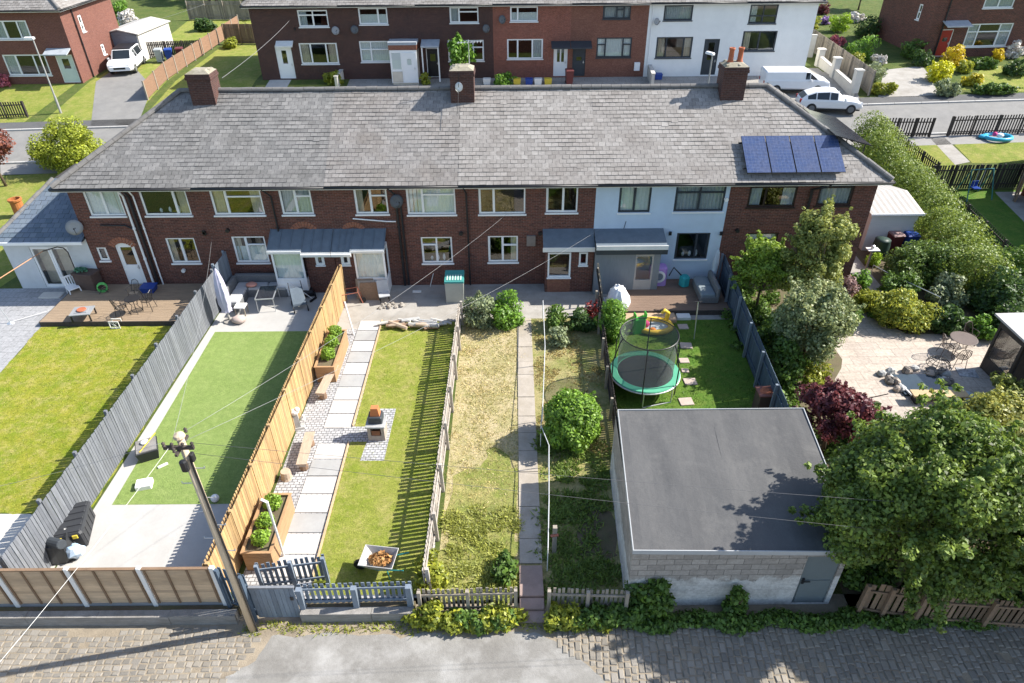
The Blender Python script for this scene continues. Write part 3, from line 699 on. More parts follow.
for hh, nm in ((hw_, 'porch_window'), (hs_, 'slit_window')):
    f = MB(TP); t = .08; f.box(hh[0]+.005, hh[1]-.005, -.01, .07, hh[2]+.005, hh[2]+t); f.box(hh[0]+.005, hh[1]-.005, -.01, .07, hh[3]-t, hh[3]-.005); f.box(hh[0]+.005, hh[0]+t, -.01, .07, hh[2]+t, hh[3]-t); f.box(hh[1]-t, hh[1]-.005, -.01, .07, hh[2]+t, hh[3]-t)
    f.box(hh[0]-.03, hh[1]+.03, -.06, -.012, hh[2]-.06, hh[2]+.004); f.build(nm, PVC, pw)
    MB(TP).face([(hh[0]+.05,.05,hh[2]+.05),(hh[1]-.05,.05,hh[2]+.05),(hh[1]-.05,.05,hh[3]-.05),(hh[0]+.05,.05,hh[3]-.05)]).build('pane', GLASS, pw)
f = MB(TP); f.box(.1, 1.15, -.025, -.003, .02, .70); f.build('brick_infill', BRICK_T, pw)
f = MB(TP); f.hexa([(-.12,-.22,2.34),(wd,-.22,2.34),(wd,.74,2.8),(-.12,.74,2.8)], [(-.12,-.22,2.4),(wd,-.22,2.4),(wd,.74,2.86),(-.12,.74,2.86)]); f.build('porch_roof', MATS['porch_felt'], pw)
f = MB(TP); f.box(-.14, wd, -.26, -.225, 2.2, 2.41); f.build('porch_fascia', PVC_O, pw)
m_ = MB(); z_ = x4(531, 240); m_.box(z_[0]-.2, z_[0]+.2, -.12, -.003, z_[1]-.25, z_[1]+.25); m_.build('meter_box', mat('grey_box', (.2, .17, .15), .2, .7), h4); vent(h4, *x4(540, 233), BLACK)

h5, l5, x5 = frow(4, 'pale blue rendered terraced house with black window frames', RENDER_B,
    [((635, 199, 32, 27), T5, ANTH, 'n', PVC), ((700, 198, 50, 27), [(.5, .3), (1, .3)], ANTH, 'v', PVC), ((692, 246, 33, 26), [(.62, 0), (1, 0)], ANTH, 'p', PVC)], [])
pa = .0; wd = x5(652, 285)[0]; TP = Matrix.Translation((.03, -1.0, 0)); wd -= .03
dh = (wd*.62, wd*.9, .05, 2.05)
po = MB(TP); wall_grid(po, 0, wd, -.3, 2.45, [dh]); po.face([(0, .99, -.3), (0, 0, -.3), (0, 0, 2.45), (0, .99, 2.45)]); po.face([(wd, 0, -.3), (wd, .99, -.3), (wd, .99, 2.45), (wd, 0, 2.45)])
pw = po.build('porch', mat('porch_grey_cladding', (.20, .22, .24), .08, .7, 2, .2, 20, stretch=(8, 8, 1)), h5)
f = MB(TP); t = .07; f.box(dh[0]+.004, dh[0]+t, .01, .07, .06, 2.04); f.box(dh[1]-t, dh[1]-.004, .01, .07, .06, 2.04); f.box(dh[0]+t, dh[1]-t, .01, .07, 1.94, 2.04); f.box(dh[0]+t, dh[1]-t, .01, .07, .06, .75); f.build('porch_door', mat('cream_door', (.40, .38, .36), .08, .6), pw)
MB(TP).face([(dh[0]+t,.05,.75),(dh[1]-t,.05,.75),(dh[1]-t,.05,1.94),(dh[0]+t,.05,1.94)]).build('pane', GLASS, pw)
f = MB(TP); f.hexa([(-.02,-.3,2.5),(wd+.18,-.3,2.5),(wd+.18,.985,2.78),(-.02,.985,2.78)], [(-.02,-.3,2.56),(wd+.18,-.3,2.56),(wd+.18,.985,2.84),(-.02,.985,2.84)]); f.build('porch_roof', MATS['porch_felt'], pw)
f = MB(TP); f.box(-.02, wd+.2, -.34, -.305, 2.44, 2.64); f.build('porch_fascia', PVC_O, pw)
f = MB(TP); f.box(-.02, wd+.2, -.31, -.02, 2.2, 2.43); f.build('porch_soffit', ANTH, pw)
lamp(h5, *x5(670, 233)); lamp(h5, *x5(721, 233)); vent(h5, *x5(726, 199), PVC)
q = x5(626, 221); pipe(h5, [(q[0], -.02, q[1]), (q[0]-.15, -.02, q[1]-.8)], .012, BLACK, 'phone_cable')

h6, l6, x6 = frow(5, 'right end brick terraced house with blue solar panels on its roof', BRICK,
    [((773, 194, 48, 26), [(.36, .24), (1, .24)], DKFRAME, 'gh'), ((836, 193, 35, 25), [(1, .28)], DKFRAME, 'v'), ((761, 245, 30, 24), [(.45, .3), (1, .3)], DKFRAME, 'n')], [], hipR=4.6)
p = x6(812, 188)[0]; pipe(h6, [(p+.7, -.42, HE+.0), (p+.5, -.3, HE-.25), (p, -.09, HE-.45), (p, -.09, .05)], .06)
vent(h6, *x6(737, 230), BLACK); vent(h6, *x6(846, 245), BLACK)
chimney(h6, .45, 3.85, 1.05, .95, 6.7, 8.9, BRICK_D, [(-.2, .0), (.22, .05)])
def onslope(px, py, off=.0):
    d = ray(px, py); L = math.hypot(4.5, ZR-HE); sy, sz = 4.5/L, (ZR-HE)/L; n = Vector((0, -sz, sy))
    O = Vector((0, YF-.4, HE))+n*off; t = (O-Vector((0, 0, CAMH))).dot(n)/d.dot(n); P = Vector((0, 0, CAMH))+d*t
    return P.x, (P-O).dot(Vector((0, sy, sz)))
L_ = math.hypot(4.5, ZR-HE); sy_, sz_ = 4.5/L_, (ZR-HE)/L_
xa, s1 = onslope(740.5, 136, .26); xb, s0 = onslope(846.5, 172, .26)
n_ = 4; gp = .02; pw_ = (xb-xa)/n_
def slopeT(x, s, off): return Matrix.Translation((x-BX[5], -.4+sy_*s-sz_*off, HE+sz_*s+sy_*off)) @ Matrix(((1,0,0,0),(0,sy_,-sz_,0),(0,sz_,sy_,0),(0,0,0,1)))
for i in range(n_):
    T = slopeT(xa+i*pw_, s0, .26); f = MB(T); f.box(gp, pw_-gp, 0, s1-s0, -.035, .0)
    o = f.build('solar_panel', BLACK, h6); c = MB(T); c.box(gp+.008, pw_-gp-.008, .01, s1-s0-.01, .001, .004); c.build('cells', SOLAR, o)
f = MB(slopeT(xa, s0, .17))
for q in (.3, (s1-s0)-.3): f.box(-.1, xb-xa+.1, q-.02, q+.02, -.04, .03)
f.build('panel_rails', BLACK, h6)
# black panels on the hip slope
wh = BX[6]-BX[5]; hr = Vector((-4.6, 0, ZR-HE)); hl = hr.length; hx_, hz_ = 4.6/hl, (ZR-HE)/hl
ln, dx_, dz_ = 4.0, 1.67, .45; sl_n = math.hypot(dx_, dz_); cx_, cz_ = dx_/sl_n, dz_/sl_n
org = Vector((15.6-BX[5], 28.9-YF, 6.22)); Mh = Matrix(((0,-cx_,cz_,0),(1,0,0,0),(0,cz_,cx_,0),(0,0,0,1)))
for i in range(4):
    T = Matrix.Translation(org) @ Mh; f = MB(T); f.box(i*ln/4+.005, (i+1)*ln/4-.005, 0, sl_n, -.04, 0); o = f.build('solar_panel', BLACK, h6); c = MB(T); c.box(i*ln/4+.015, (i+1)*ln/4-.015, .01, sl_n-.01, .001, .004); c.build('cells', SOLAR_K, o)
f = MB(); zs = lambda x: HE+(wh+.4-x)*(ZR-HE)/4.6; zp = lambda x: org.z+(org.x-x)*dz_/dx_-.05
for q in (.3, ln/2, ln-.3):
    y = org.y+q; f.bar((org.x-.1, y, zp(org.x-.1)), (org.x-dx_+.1, y, zp(org.x-dx_+.1)), .05, .05)
    for x in (org.x-.15, org.x-dx_+.2): f.bar((x, y, zs(x)), (x, y, zp(x)), .04, .04)
f.bar((org.x-dx_*.5, org.y+.1, zp(org.x-dx_*.5)-.04), (org.x-dx_*.5, org.y+ln-.1, zp(org.x-dx_*.5)-.04), .04, .04)
f.build('panel_frame', BLACK, h6)

# ---------------- the terrace behind
YB, ZB, HB = 56.0, 2.45, 5.35
bxs = [Wp(x, 75, YB)[0] for x in (262, 348, 421, 494, 569, 643, 733)]+[Wp(803, 75, YB)[0]]
BR = 'houses of the rear terrace across the road'
def brow(i, label, wm, wins, doors, hipL=0, hipR=0, mroof=None):
    loc = (bxs[i], YB, ZB); w = bxs[i+1]-bxs[i]; root = thing('terraced_house', label, 'house', loc, 0, BR)
    hw = [rect_on(q[0], loc) for q in wins]; hd = []
    hw = [(a, b, c, min(e, HB-.25)) for a, b, c, e in hw]
    for q in doors: a, b, c, e = rect_on(q[0], loc); hd.append((a, b, .1, e))
    shell(root, w, 8, HB-.04, wm, hw+hd, [] if i == 0 else None, [] if i == 6 else None, z0=-.8)
    for h, q in zip(hw, wins): window(root, h, q[1], q[2], q[3], sill=q[4] if len(q) > 4 else None, t=.085)
    for h, q in zip(hd, doors): door(root, h, q[1], q[2], frame=q[3] if len(q) > 3 else None)
    roof(root, w, 8, HB, HB+2.9, hipL, hipR, ovL=.4 if hipL else 0, ovR=.4 if hipR else 0, m=mroof, nc=22, tw=.32, full=False)
    return root, lambda px, py: onwall(px, py, loc)
TRI = [(.3, 0), (.7, 0), (1, 0)]
def canopy(root, x0, x1, z, d=.9, m=None, posts=False):
    c = MB(); c.hexa([(x0,-d,z),(x1,-d,z),(x1,-.01,z+.3),(x0,-.01,z+.3)], [(x0,-d,z+.08),(x1,-d,z+.08),(x1,-.01,z+.38),(x0,-.01,z+.38)]); o = c.build('door_canopy', m or ANTH, root)
    if posts:
        p = MB(); p.bar((x0+.08, -d+.1, 0), (x0+.08, -d+.1, z), .09, .09); p.bar((x1-.08, -d+.1, 0), (x1-.08, -d+.1, z), .09, .09); p.build('canopy_posts', PVC, o)
b1, y1 = brow(0, 'dark brick end house across the road with white half glazed door', BRICK_D, [((313, 18.5, 30, 17), [(.5, .3), (1, .3)], PVC, 'g'), ((319, 53.5, 38, 21), TRI, PVC, 'lr')], [((285, 60, 16, 29), PVC, [(.35, .65, .45, .85)])], hipL=4.4)
dish(b1, *y1(336, 30)); lamp(b1, *y1(295, 29)); canopy(b1, y1(277, 46)[0], y1(294, 46)[0], y1(285, 46)[1], .5, PVC_O)
b2, y2 = brow(1, 'dark brick house across the road with white tile fronted porch', BRICK_D, [((373, 16, 29, 17), [(.68, 0), (1, 0)], PVC, 'm'), ((377, 51.5, 34, 21), [(.33, .4), (1, .4)], PVC, 'n')], [])
dish(b2, *y2(355, 29), m=MATS['dish_dark'])
pa, pb_ = y2(393.5, 60)[0], bxs[2]-bxs[1]-.05; f = MB(); f.box(pa, pb_, -1.2, -.01, -.3, 2.25); po = f.build('porch', mat('cream_panel', (.55, .5, .42), .1), b2)
f = MB(); f.box(pa-.1, pb_+.03, -1.3, .0, 2.4, 2.75); f.build('porch_tile_band', BRICK_T, po)
f = MB(); f.box(pa-.12, pb_+.05, -1.35, -.01, 2.75, 2.95); f.build('porch_flat_roof', LEAD, po)
f = MB(); f.box(pa-.05, pb_, -1.28, -1.21, .0, 2.38); f.build('porch_front', PVC, po)
xm = pa+(pb_-pa)*.42; door(po, (xm, pb_-.05, .05, 2.2), PVC, [(.35, .65, .6, .8)], T=Matrix.Translation((0, -1.36, 0)))
f = MB(); f.face([(pa+.08,-1.284,1.0),(xm-.08,-1.284,1.0),(xm-.08,-1.284,2.2),(pa+.08,-1.284,2.2)]); f.build('porch_pane', GLASS, po)
f = MB(); f.box(pa+.02, xm-.04, -1.31, -1.282, .05, .85); f.build('porch_base_panel', MATS['cream_panel'], po)
b3, y3 = brow(2, 'dark brick house across the road with black canopied front door', BRICK_D, [((464, 14.5, 29, 17), [(.33, 0), (1, .3)], PVC, 'g'), ((466, 50.5, 36, 21), [(.3, .35), (.7, .35), (1, .35)], PVC, 'l')], [((433, 61, 13, 26), BLACK, [(.3, .7, .55, .8)], PVC)])
dish(b3, *y3(486, 28), m=MATS['dish_dark']); canopy(b3, y3(422, 45)[0], y3(440, 45)[0], 2.5, 1.1, LEAD, True)
b4, y4 = brow(3, 'red brick house across the road with white front door', BRICK_R, [((524, 13, 28, 17), [(.28, 0), (1, 0)], PVC, 'm'), ((525, 49, 36, 20), TRI, PVC, 'h')], [((560.5, 58, 14, 27), PVC, [(.25, .45, .45, .85), (.55, .75, .45, .85)])])
dish(b4, *y4(502, 19), m=MATS['dish_dark']); canopy(b4, y4(551, 45)[0], bxs[4]-bxs[3]-.02, 2.3, 1.0, ANTH)
b5, y5 = brow(4, 'brown brick house across the road with anthracite front door', brick('brown_orange_brick', (.24, .105, .07), (.19, .08, .055), (.22, .13, .1), stain=(.17, .07, .05)), [((617, 10.5, 28, 17), [(.5, 0), (.75, .3), (1, 0)], ANTH, 'v'), ((614, 47.5, 35, 20), [(.25, .35), (.75, 0), (1, .35)], ANTH, 'n')], [((579, 58, 13, 26), ANTH, [(.3, .7, .5, .62)])])
canopy(b5, .02, y5(591, 45)[0], 2.3, 1.0, ANTH)
f = MB(); q = y5(637, 63); f.rbox(q[0]-.22, q[0]+.22, -.2, -.004, .5, 1.1); f.build('meter_box', PVC, b5)
b6, y6 = brow(5, 'white rendered house across the road with dark grey door', RENDER_W, [((678.5, 11.5, 29, 18), [(1, 0)], ANTH, 'v'), ((674, 47.5, 36, 21), [(.28, 0), (.75, 0), (1, 0)], ANTH, 'lr')], [((710.5, 54, 15, 30), ANTH, [(.3, .7, .25, .9)])])
dish(b6, *y6(656, 21), r=.25); pipe(b6, [(y6(652, 20)[0], -.05, 5.1), (y6(650, 40)[0], -.05, .2)], .04, PVC)
b7, y7 = brow(6, 'white rendered end house across the road with wide black windows', RENDER_W, [((764, 11, 28, 25), [(.5, .6), (1, .6)], ANTH, 'g'), ((759, 41, 34, 20), [(.5, 0), (1, 0)], ANTH, 'l')], [], hipR=4.4)
# detached pair at the far left and house at the far right
L0 = G(83, 84); LW = 11.0; loc = Vector((L0.x-LW, L0.y, L0.z)); rz = R(.5)
lh = thing('brick_house', 'brick house with orange side wall beside the white parked car', 'house', loc, rz)
wins = [((12, 30, 34, 19), TRI, PVC, 'gh'), ((27, 65, 43, 21), TRI, PVC, 'g')]; hw = [rect_on(q[0], loc, rz) for q in wins]
dr = rect_on((69, 72, 17, 26), loc, rz); dr = (dr[0], dr[1], .1, 2.15)
sh = [(2.3, 2.8, 3.3, 4.5), (4.2, 4.7, 1.2, 2.0)]
_, TL, TR = shell(lh, LW, 8, 5.3, GABLE, hw+[dr], [], sh, z0=-.6)
for h, q in zip(hw, wins): window(lh, h, q[1], q[2], q[3], t=.085)
for q in sh: window(lh, q, [(1, .5)], PVC, '', T=TR, t=.12)
door(lh, dr, mat('pale_green_door', (.55, .62, .58), .05), [(.3, .7, .5, .85)], frame=PVC); canopy(lh, dr[0]-.4, dr[1]+.1, 2.25, .8, LEAD)
roof(lh, LW, 8, 5.34, 8.2, 4.4, 4.4, ovL=.4, ovR=.4, nc=22, tw=.32)
pipe(lh, [(LW+.08, 1.6, 5.2), (LW+.08, 1.6, .0)], .05)
f = MB(TR); f.box(5.2, 5.7, -.2, -.004, .3, 1.0); f.build('meter_box', PVC, lh)
q = G(921, 58); rz = R(4); loc = Vector((q.x, q.y, q.z))
rh = thing('brick_house', 'dark brick house with red front door behind the flower borders', 'house', loc, rz)
wins = [((988, 35, 44, 23), [(.25, .35), (.72, .35), (1, .35)], PVC, 'gh'), ((1000, 1, 30, 14), [(.5, 0), (1, 0)], PVC, 'v')]; hw = [rect_on(q[0], loc, rz) for q in wins]
dr = rect_on((944, 43, 12, 25), loc, rz); dr = (dr[0], dr[1], .1, 2.2)
sh = [(5.6, 6.1, 2.6, 3.8)]
_, TL, TR = shell(rh, 12, 8, 5.4, BRICK, hw+[dr], sh, [], z0=-1.2)
for h, q in zip(hw, wins): window(rh, h, q[1], q[2], q[3], t=.085)
window(rh, sh[0], [(1, .5)], PVC, '', T=TL, t=.1)
door(rh, dr, mat('red_door', (.33, .03, .02), .1, .4), [(.3, .7, .55, .7)], frame=PVC); canopy(rh, dr[0]-.2, dr[1]+.9, 2.5, .9, LEAD)
roof(rh, 12, 8, 5.44, 8.3, 4.4, 4.4, ovL=.4, ovR=.4, nc=22, tw=.32)
pipe(rh, [(1.0, -.08, 5.2), (1.0, -.08, 0)], .06)

eh = thing('brick_house', 'brick house just beyond the right edge that shades the swing lawn', 'house', (30.2, 27.5, 0), R(90))
eh.rotation_euler = (0, 0, R(-90)); eh.location = (30.2, 38.0, 0)
_h = [(1.5, 2.8, 3.4, 4.6), (5.5, 6.8, 3.4, 4.6), (3.6, 4.8, .9, 2.2)]
shell(eh, 10, 8, 5.1, BRICK, _h, [], [])
for q in _h: window(eh, q, T5, PVC, 'n')
roof(eh, 10, 8, 5.14, 8.0, 4.4, 4.4, ovL=.4, ovR=.4, nc=22, tw=.32, m=SLATE_M)
# ------------------------------------------------------------------ ground, roads, paths
def clip(poly, c, keep):
    out = []
    for i, p in enumerate(poly):
        q = poly[(i+1) % len(poly)]; a, b = (p[1]-c)*keep, (q[1]-c)*keep
        if a >= 0: out.append(p)
        if a*b < 0: t = a/(a-b); out.append((p[0]+(q[0]-p[0])*t, c))
    return out
def sheet(name, poly, layer, m, kind='structure'):
    """flat ground surface following the terrain; layers sit 4 mm apart"""
    mb = MB(); poly = [(p[0], p[1]) for p in poly]
    ar = sum(poly[i][0]*poly[(i+1) % len(poly)][1]-poly[(i+1) % len(poly)][0]*poly[i][1] for i in range(len(poly)))
    if ar < 0: poly = poly[::-1]
    for a, b in ((-400, 38), (38, 56), (56, 500)):
        q = clip(clip(poly, a, 1), b, -1)
        if len(q) >= 3: mb.face([(x, y, zt(y)+.004*layer) for x, y in q])
    o = mb.build(name, m); o['kind'] = kind; return o
def P(*pts): return [tuple(G(a, b)[:2]) for a, b in pts]
def wob(poly, step=.5, amp=.07):
    out = []
    for i, p in enumerate(poly):
        q = poly[(i+1) % len(poly)]; n = max(1, int(math.hypot(q[0]-p[0], q[1]-p[1])/step))
        for j in range(n): t = j/n; out.append((p[0]+(q[0]-p[0])*t+U(-amp, amp), p[1]+(q[1]-p[1])*t+U(-amp, amp)))
    return out
SOIL = mat('garden_soil', (.13, .10, .065), .3, .95, 2, .7, 30, (.10, .12, .04))
ROUGH = lawn('rough_grass', (.075, .115, .028), (.13, .155, .045), (.17, .14, .07))
LAWN1 = lawn('patchy_lawn', (.20, .26, .022), (.32, .31, .045), (.46, .38, .16), .8, .4, .6, .6)
LAWN2 = lawn('artificial_turf', (.225, .31, .095), (.26, .345, .115), (.30, .36, .14), .5, fine=.45)
LAWN3 = lawn('mown_lawn', (.22, .27, .04), (.31, .32, .08), (.42, .36, .16), .7, .4, .65, .6)
STRAW = lawn('dry_straw_grass', (.42, .36, .205), (.55, .455, .315), (.26, .275, .09), .6, .42, .64, .6)
STRAW2 = lawn('half_dry_grass', (.40, .34, .18), (.25, .26, .085), (.15, .19, .055), .8, .45, .62, .55)
LAWN5 = lawn('fresh_green_lawn', (.08, .17, .025), (.13, .22, .035), (.20, .23, .06), .6, .4, .65, .6)
LAWNB = lawn('street_lawn', (.19, .24, .045), (.27, .28, .07), (.36, .31, .13), .7, .4, .62, .55)
ASPH = mat('road_asphalt', (.20, .195, .185), .12, .9, 1.2, .4, 80, (.25, .24, .22))
ASPH_D = mat('dark_asphalt', (.10, .10, .10), .14, .9, 1.2, .4, 80)
PAVE = brick('pavement_flags', (.36, .34, .31), (.31, .295, .27), (.2, .18, .16), .9, .6, .012, (.25, .23, .2), bumpk=.3, amount=.5)
PATIO = mat('pale_concrete_patio', (.40, .39, .37), .07, .9, .8, .2, 60, (.34, .325, .30))
GPAVE = brick('grey_paving', (.33, .335, .34), (.29, .295, .3), (.18, .18, .18), .6, .4, .01, (.22, .22, .22), bumpk=.3)
SETTM = brick('pale_setts', (.47, .475, .48), (.36, .365, .37), (.11, .11, .11), .17, .12, .013, (.27, .27, .27), bumpk=.9, amount=.5)
SANDST = brick('sandstone_paving', (.47, .415, .35), (.41, .36, .31), (.27, .23, .195), .75, .5, .012, (.33, .28, .235), bumpk=.4, amount=.75)

sheet('ground', [(-300, -20), (300, -20), (300, 400), (-300, 400)], 0, ROUGH)
sheet('alley', [(-60, -10), (60, -10), (60, 11.2), (-60, 11.2)], 1, mat('alley_dirt', (.27, .225, .165), .3, .95, 2, .6, 40, (.15, .125, .095)))
patch = [(-7.0, 5), (-7.0, 9.0), (-6.2, 10.1), (-4, 10.15), (-1, 10.1), (.6, 10.2), (1.1, 9.9), (1.9, 9.1), (2.9, 8.0), (3.2, 5)]
sheet('concrete_patch', wob(wob(patch, .6, .12), .15, .035), 2, mat('alley_concrete', (.25, .24, .22), .16, .9, .7, .5, 40, (.40, .39, .37), c2=(.155, .145, .13)))
def setts():
    mb = MB()
    ok = lambda cx, cy: ((cx < -7.12 if cy < 9.1 else cx < -6.9+(cy-9)*.3) or cx > (3.2 if cy < 8 else 3.2-(cy-8)*1.25)+.12) and cy < (10.3+.1*math.sin(cx*1.3) if cx < 0 else 10.42)
    def stone(cx, cy, w, d, hk):
        if not ok(cx, cy) or random.random() < .015: return
        h = .008+hk*U(.6, 1.6); g = U(.009, .016); a = U(-.06, .06); b = U(.014, .026); tx, ty = U(-.007, .007), U(-.007, .007); c_, s_ = math.cos(a), math.sin(a)
        q = lambda sx, sy, z: (cx+sx*c_-sy*s_, cy+sx*s_+sy*c_, z); W, H = w/2-g, d/2-g; J = lambda: U(-.012, .012)
        B = [q(-W+J(),-H+J(),.006), q(W+J(),-H+J(),.006), q(W+J(),H+J(),.006), q(-W+J(),H+J(),.006)]; m = lambda p, z: (cx+(p[0]-cx)*(1-b/W), cy+(p[1]-cy)*(1-b/H), z)
        T = [m(B[0], h-tx-ty), m(B[1], h+tx-ty), m(B[2], h+tx+ty), m(B[3], h-tx+ty)]
        mb.add(B+T, [(4,5,6,7),(0,1,5,4),(1,2,6,5),(2,3,7,6),(3,0,4,7)])
    x = 1.0
    while x < 22:                     # right: long setts laid in files across the alley
        w = U(.15, .20); y = 7.0+U(0, .3)
        while y < 10.5:
            d = U(.15, .29); stone(x+w/2+.06*math.sin(y*1.4)+U(-.01, .01), y+d/2, w, d, .018); y += d
        x += w
    y = 7.2
    while y < 10.45:                  # left: rows, half buried in sand
        rh = U(.125, .175); x = -16+U(0, .2)
        while x < -6:
            w = U(.17, .27); stone(x+w/2, y+rh/2+.06*math.sin(x*.7)+U(-.01, .01), w, rh, .010); x += w
        y += rh
    o = mb.build('cobbles', island('sett_stone', [(.17, .155, .132), (.20, .182, .155), (.225, .205, .175), (.255, .232, .20)], .8, (.30, .255, .19), .55, bump=.5, lo=.45, hi=.75, amount=.6)); o['kind'] = 'stuff'
setts()
# garden 1
sheet('side_patio', [(-32, 28), (-19.2, 28), (-19.2, 24.75)]+P((41, 327), (0, 373))+[(-27.5, 15), (-32, 15)], 1, GPAVE)
sheet('lawn', wob(P((41, 327))+[(-13.1, 24.65), (-13.1, 13.5)]+P((30, 514), (-60, 514))+P((0, 373)), .25, .05), 2, LAWN1)
sheet('rear_paving', P((-60, 514), (30, 514))+[(-13.05, 13.5), (-13.05, 11.0), (-20, 11.0)], 1, CONC_P)
sheet('side_lawn', [(-45, 27.9), (-24.3, 27.9), (-22.9, 36), (-24, 42), (-45, 40)], 1, LAWNB)
# garden 2
sheet('patio', [(-13.0, 11.0), (-7.8, 11.0), (-7.8, 28), (-13.0, 28)], 1, PATIO)
a, b = G(215, 332), G(112, 505)
sheet('artificial_lawn', [(a.x, a.y), (-7.86, a.y), (-7.86, b.y), (b.x, b.y)], 2, LAWN2)
# garden 3
sheet('sett_strip', [(-7.6, 11.0), (-2.3, 11.0), (-2.3, 24.3), (-7.6, 24.3)], 1, SETTM)
sheet('back_yard', [(-7.7, 24.3), (-2.3, 24.3), (-2.3, 28), (-7.7, 28)], 1, CONC)
pa, pb_ = G(383, 321), G(314, 578)
sheet('lawn', [(pa.x, pa.y), (-2.33, pa.y-.1), (-2.33, 11.3), (pb_.x, 11.3)], 3, LAWN3)
sheet('sett_pad', P((379, 409), (396, 409), (384, 461), (360, 461)), 4, SETTM); sheet('sett_link', P((344, 427), (372, 427), (369, 442), (340, 442)), 5, SETTM)
sl, sr = G(361, 321), G(381, 321); sl2, sr2 = G(272, 578), G(309, 578)
WHITE_S = mat('pale_slab', (.50, .475, .44), .06, .85, 2, .2, 60, (.40, .37, .335)); GREY_S = mat('grey_slab', (.33, .33, .32), .08, .85, 2, .3, 60, (.27, .26, .25))
n = 17
mbw, mbg = MB(), MB()
for i in range(n):
    if i == 9: continue
    t0, t1 = i/n+.002, (i+1)/n-.002; L = lambda t: sl.lerp(sl2, t); Rr = lambda t: sr.lerp(sr2, t); z0, z1 = .006, .03+U(-.004, .004)
    c = [L(t1), Rr(t1), Rr(t0), L(t0)]
    (mbg if i in (1, 3, 5, 11, 14) else mbw).hexa([(p.x, p.y, z0) for p in c], [(p.x, p.y, z1) for p in c])
o = mbw.build('path_slabs', WHITE_S); o['kind'] = 'structure'; o = mbg.build('path_slabs_grey', GREY_S); o['kind'] = 'structure'
e = MB(); e.bar((pa.x-.03, pa.y, .04), (G(353, 427).x, G(353, 427).y, .04), .05, .08); e.bar((G(349, 443).x, G(349, 443).y, .04), (pb_.x-.03, pb_.y, .04), .05, .08)
o = e.build('lawn_edging', mat('edging_timber', (.46, .33, .2), .2)); o['kind'] = 'structure'
# garden 4
sheet('dry_lawn', [(-2.15, 11.0), (.35, 11.0), (.35, 25.2), (-2.15, 25.2)], 1, STRAW)
sheet('weedy_grass', wob([(-2.1, 11.0), (.1, 11.0), (.12, 15.5), (-.6, 17.2), (-1.4, 15.8), (-2.1, 15.2)], .35, .22), 3, lawn('weedy_grass', (.24, .27, .07), (.38, .34, .15), (.15, .20, .05), .8, .42, .62, .6))
sheet('rough_strip', [(.3, 11.0), (3.2, 11.0), (3.9, 25.2), (.3, 25.2)], 2, STRAW2)
sheet('garden_bed', wob([(1.9, 12.6), (2.9, 12.4), (3.1, 14.2), (2.0, 14.6)], .3, .15), 3, SOIL)
sheet('back_yard', [(-2.3, 25.0), (3.7, 25.0), (3.7, 28), (-2.3, 28)], 3, CONC)
for nm, y0, y1, h in (('step', 11.55, 12.1, .0), ):
    pass
xl = lambda y: .16+(y-12)*.006; xr = lambda y: .80+(y-12)*.003
mbp = MB(); y = 12.25; i = 0
while y < 25:
    d = U(.85, 1.5); y1 = min(y+d, 25.0); z = .035+U(-.006, .008); mbp.hexa([(xl(y)+U(-.02, .02), y+.012, .006), (xr(y)+U(-.02, .02), y+.012, .006), (xr(y1), y1-.012, .006), (xl(y1), y1-.012, .006)], [(xl(y), y+.012, z), (xr(y), y+.012, z), (xr(y1), y1-.012, z), (xl(y1), y1-.012, z)]); y = y1
o = mbp.build('garden_path', mat('path_concrete', (.36, .32, .27), .18, .9, 1.5, .4, 40, (.26, .22, .165))); o['kind'] = 'structure'
# garden 5
sheet('lawn', [(3.75, 15.2), (9.0, 15.2), (9.7, 24.8), (4.0, 24.8)], 1, LAWN5)
sheet('back_yard', [(3.7, 24.8), (9.7, 24.8), (9.6, 28), (3.7, 28)], 2, CONC)
# garden 6
sheet('planting_soil', [(8.9, 10.6), (26, 9.5), (22, 40), (15.9, 40), (15.9, 28), (9.6, 28)], 1, SOIL)
sheet('sandstone_patio', wob(P((835, 300), (872, 312), (905, 335), (1005, 335), (1010, 415), (850, 420), (838, 380)), .7, .15), 2, SANDST)
sheet('side_path', [(16.0, 26), (17.2, 26), (17.6, 39), (16.0, 39)], 2, CONC)
# road and fronts
rd = lambda x, o: 46.9+o+(x*.048)
sheet('road', [(-90, rd(-90, -2.6)), (90, rd(90, -2.6)), (90, rd(90, 2.2)), (-90, rd(90, 2.2)-8.6)], 2, ASPH)
sheet('pavement', [(-90, rd(-90, 2.2)+.0), (90, rd(90, 2.2)), (90, rd(90, 3.6)), (-90, rd(-90, 3.6))], 3, ASPH_D)
sheet('pavement', [(-90, rd(-90, -4.0)), (90, rd(90, -4.0)), (90, rd(90, -2.6)), (-90, rd(-90, -2.6))], 3, mat('tar_pavement', (.26, .25, .235), .1, .9, 1.5, .3, 80))
kb = MB()
for off in (2.2, -2.6):
    for i in range(60):
        xa_, xb_ = -60+i*2, -58.03+i*2; s = -1 if off < 0 else 1
        kb.hexa([(xa_, rd(xa_, off), zt(rd(xa_, off))-.05), (xb_, rd(xb_, off), zt(rd(xb_, off))-.05), (xb_, rd(xb_, off)+.14, zt(rd(xb_, off)+.14)-.05), (xa_, rd(xa_, off)+.14, zt(rd(xa_, off)+.14)-.05)],
                [(xa_, rd(xa_, off), zt(rd(xa_, off))+.11), (xb_, rd(xb_, off), zt(rd(xb_, off))+.11), (xb_, rd(xb_, off)+.14, zt(rd(xb_, off)+.14)+.11), (xa_, rd(xa_, off)+.14, zt(rd(xa_, off)+.14)+.11)])
o = kb.build('kerb', mat('kerb_stone', (.40, .39, .37), .1)); o['kind'] = 'structure'
rf = lambda x: rd(x, 3.6)
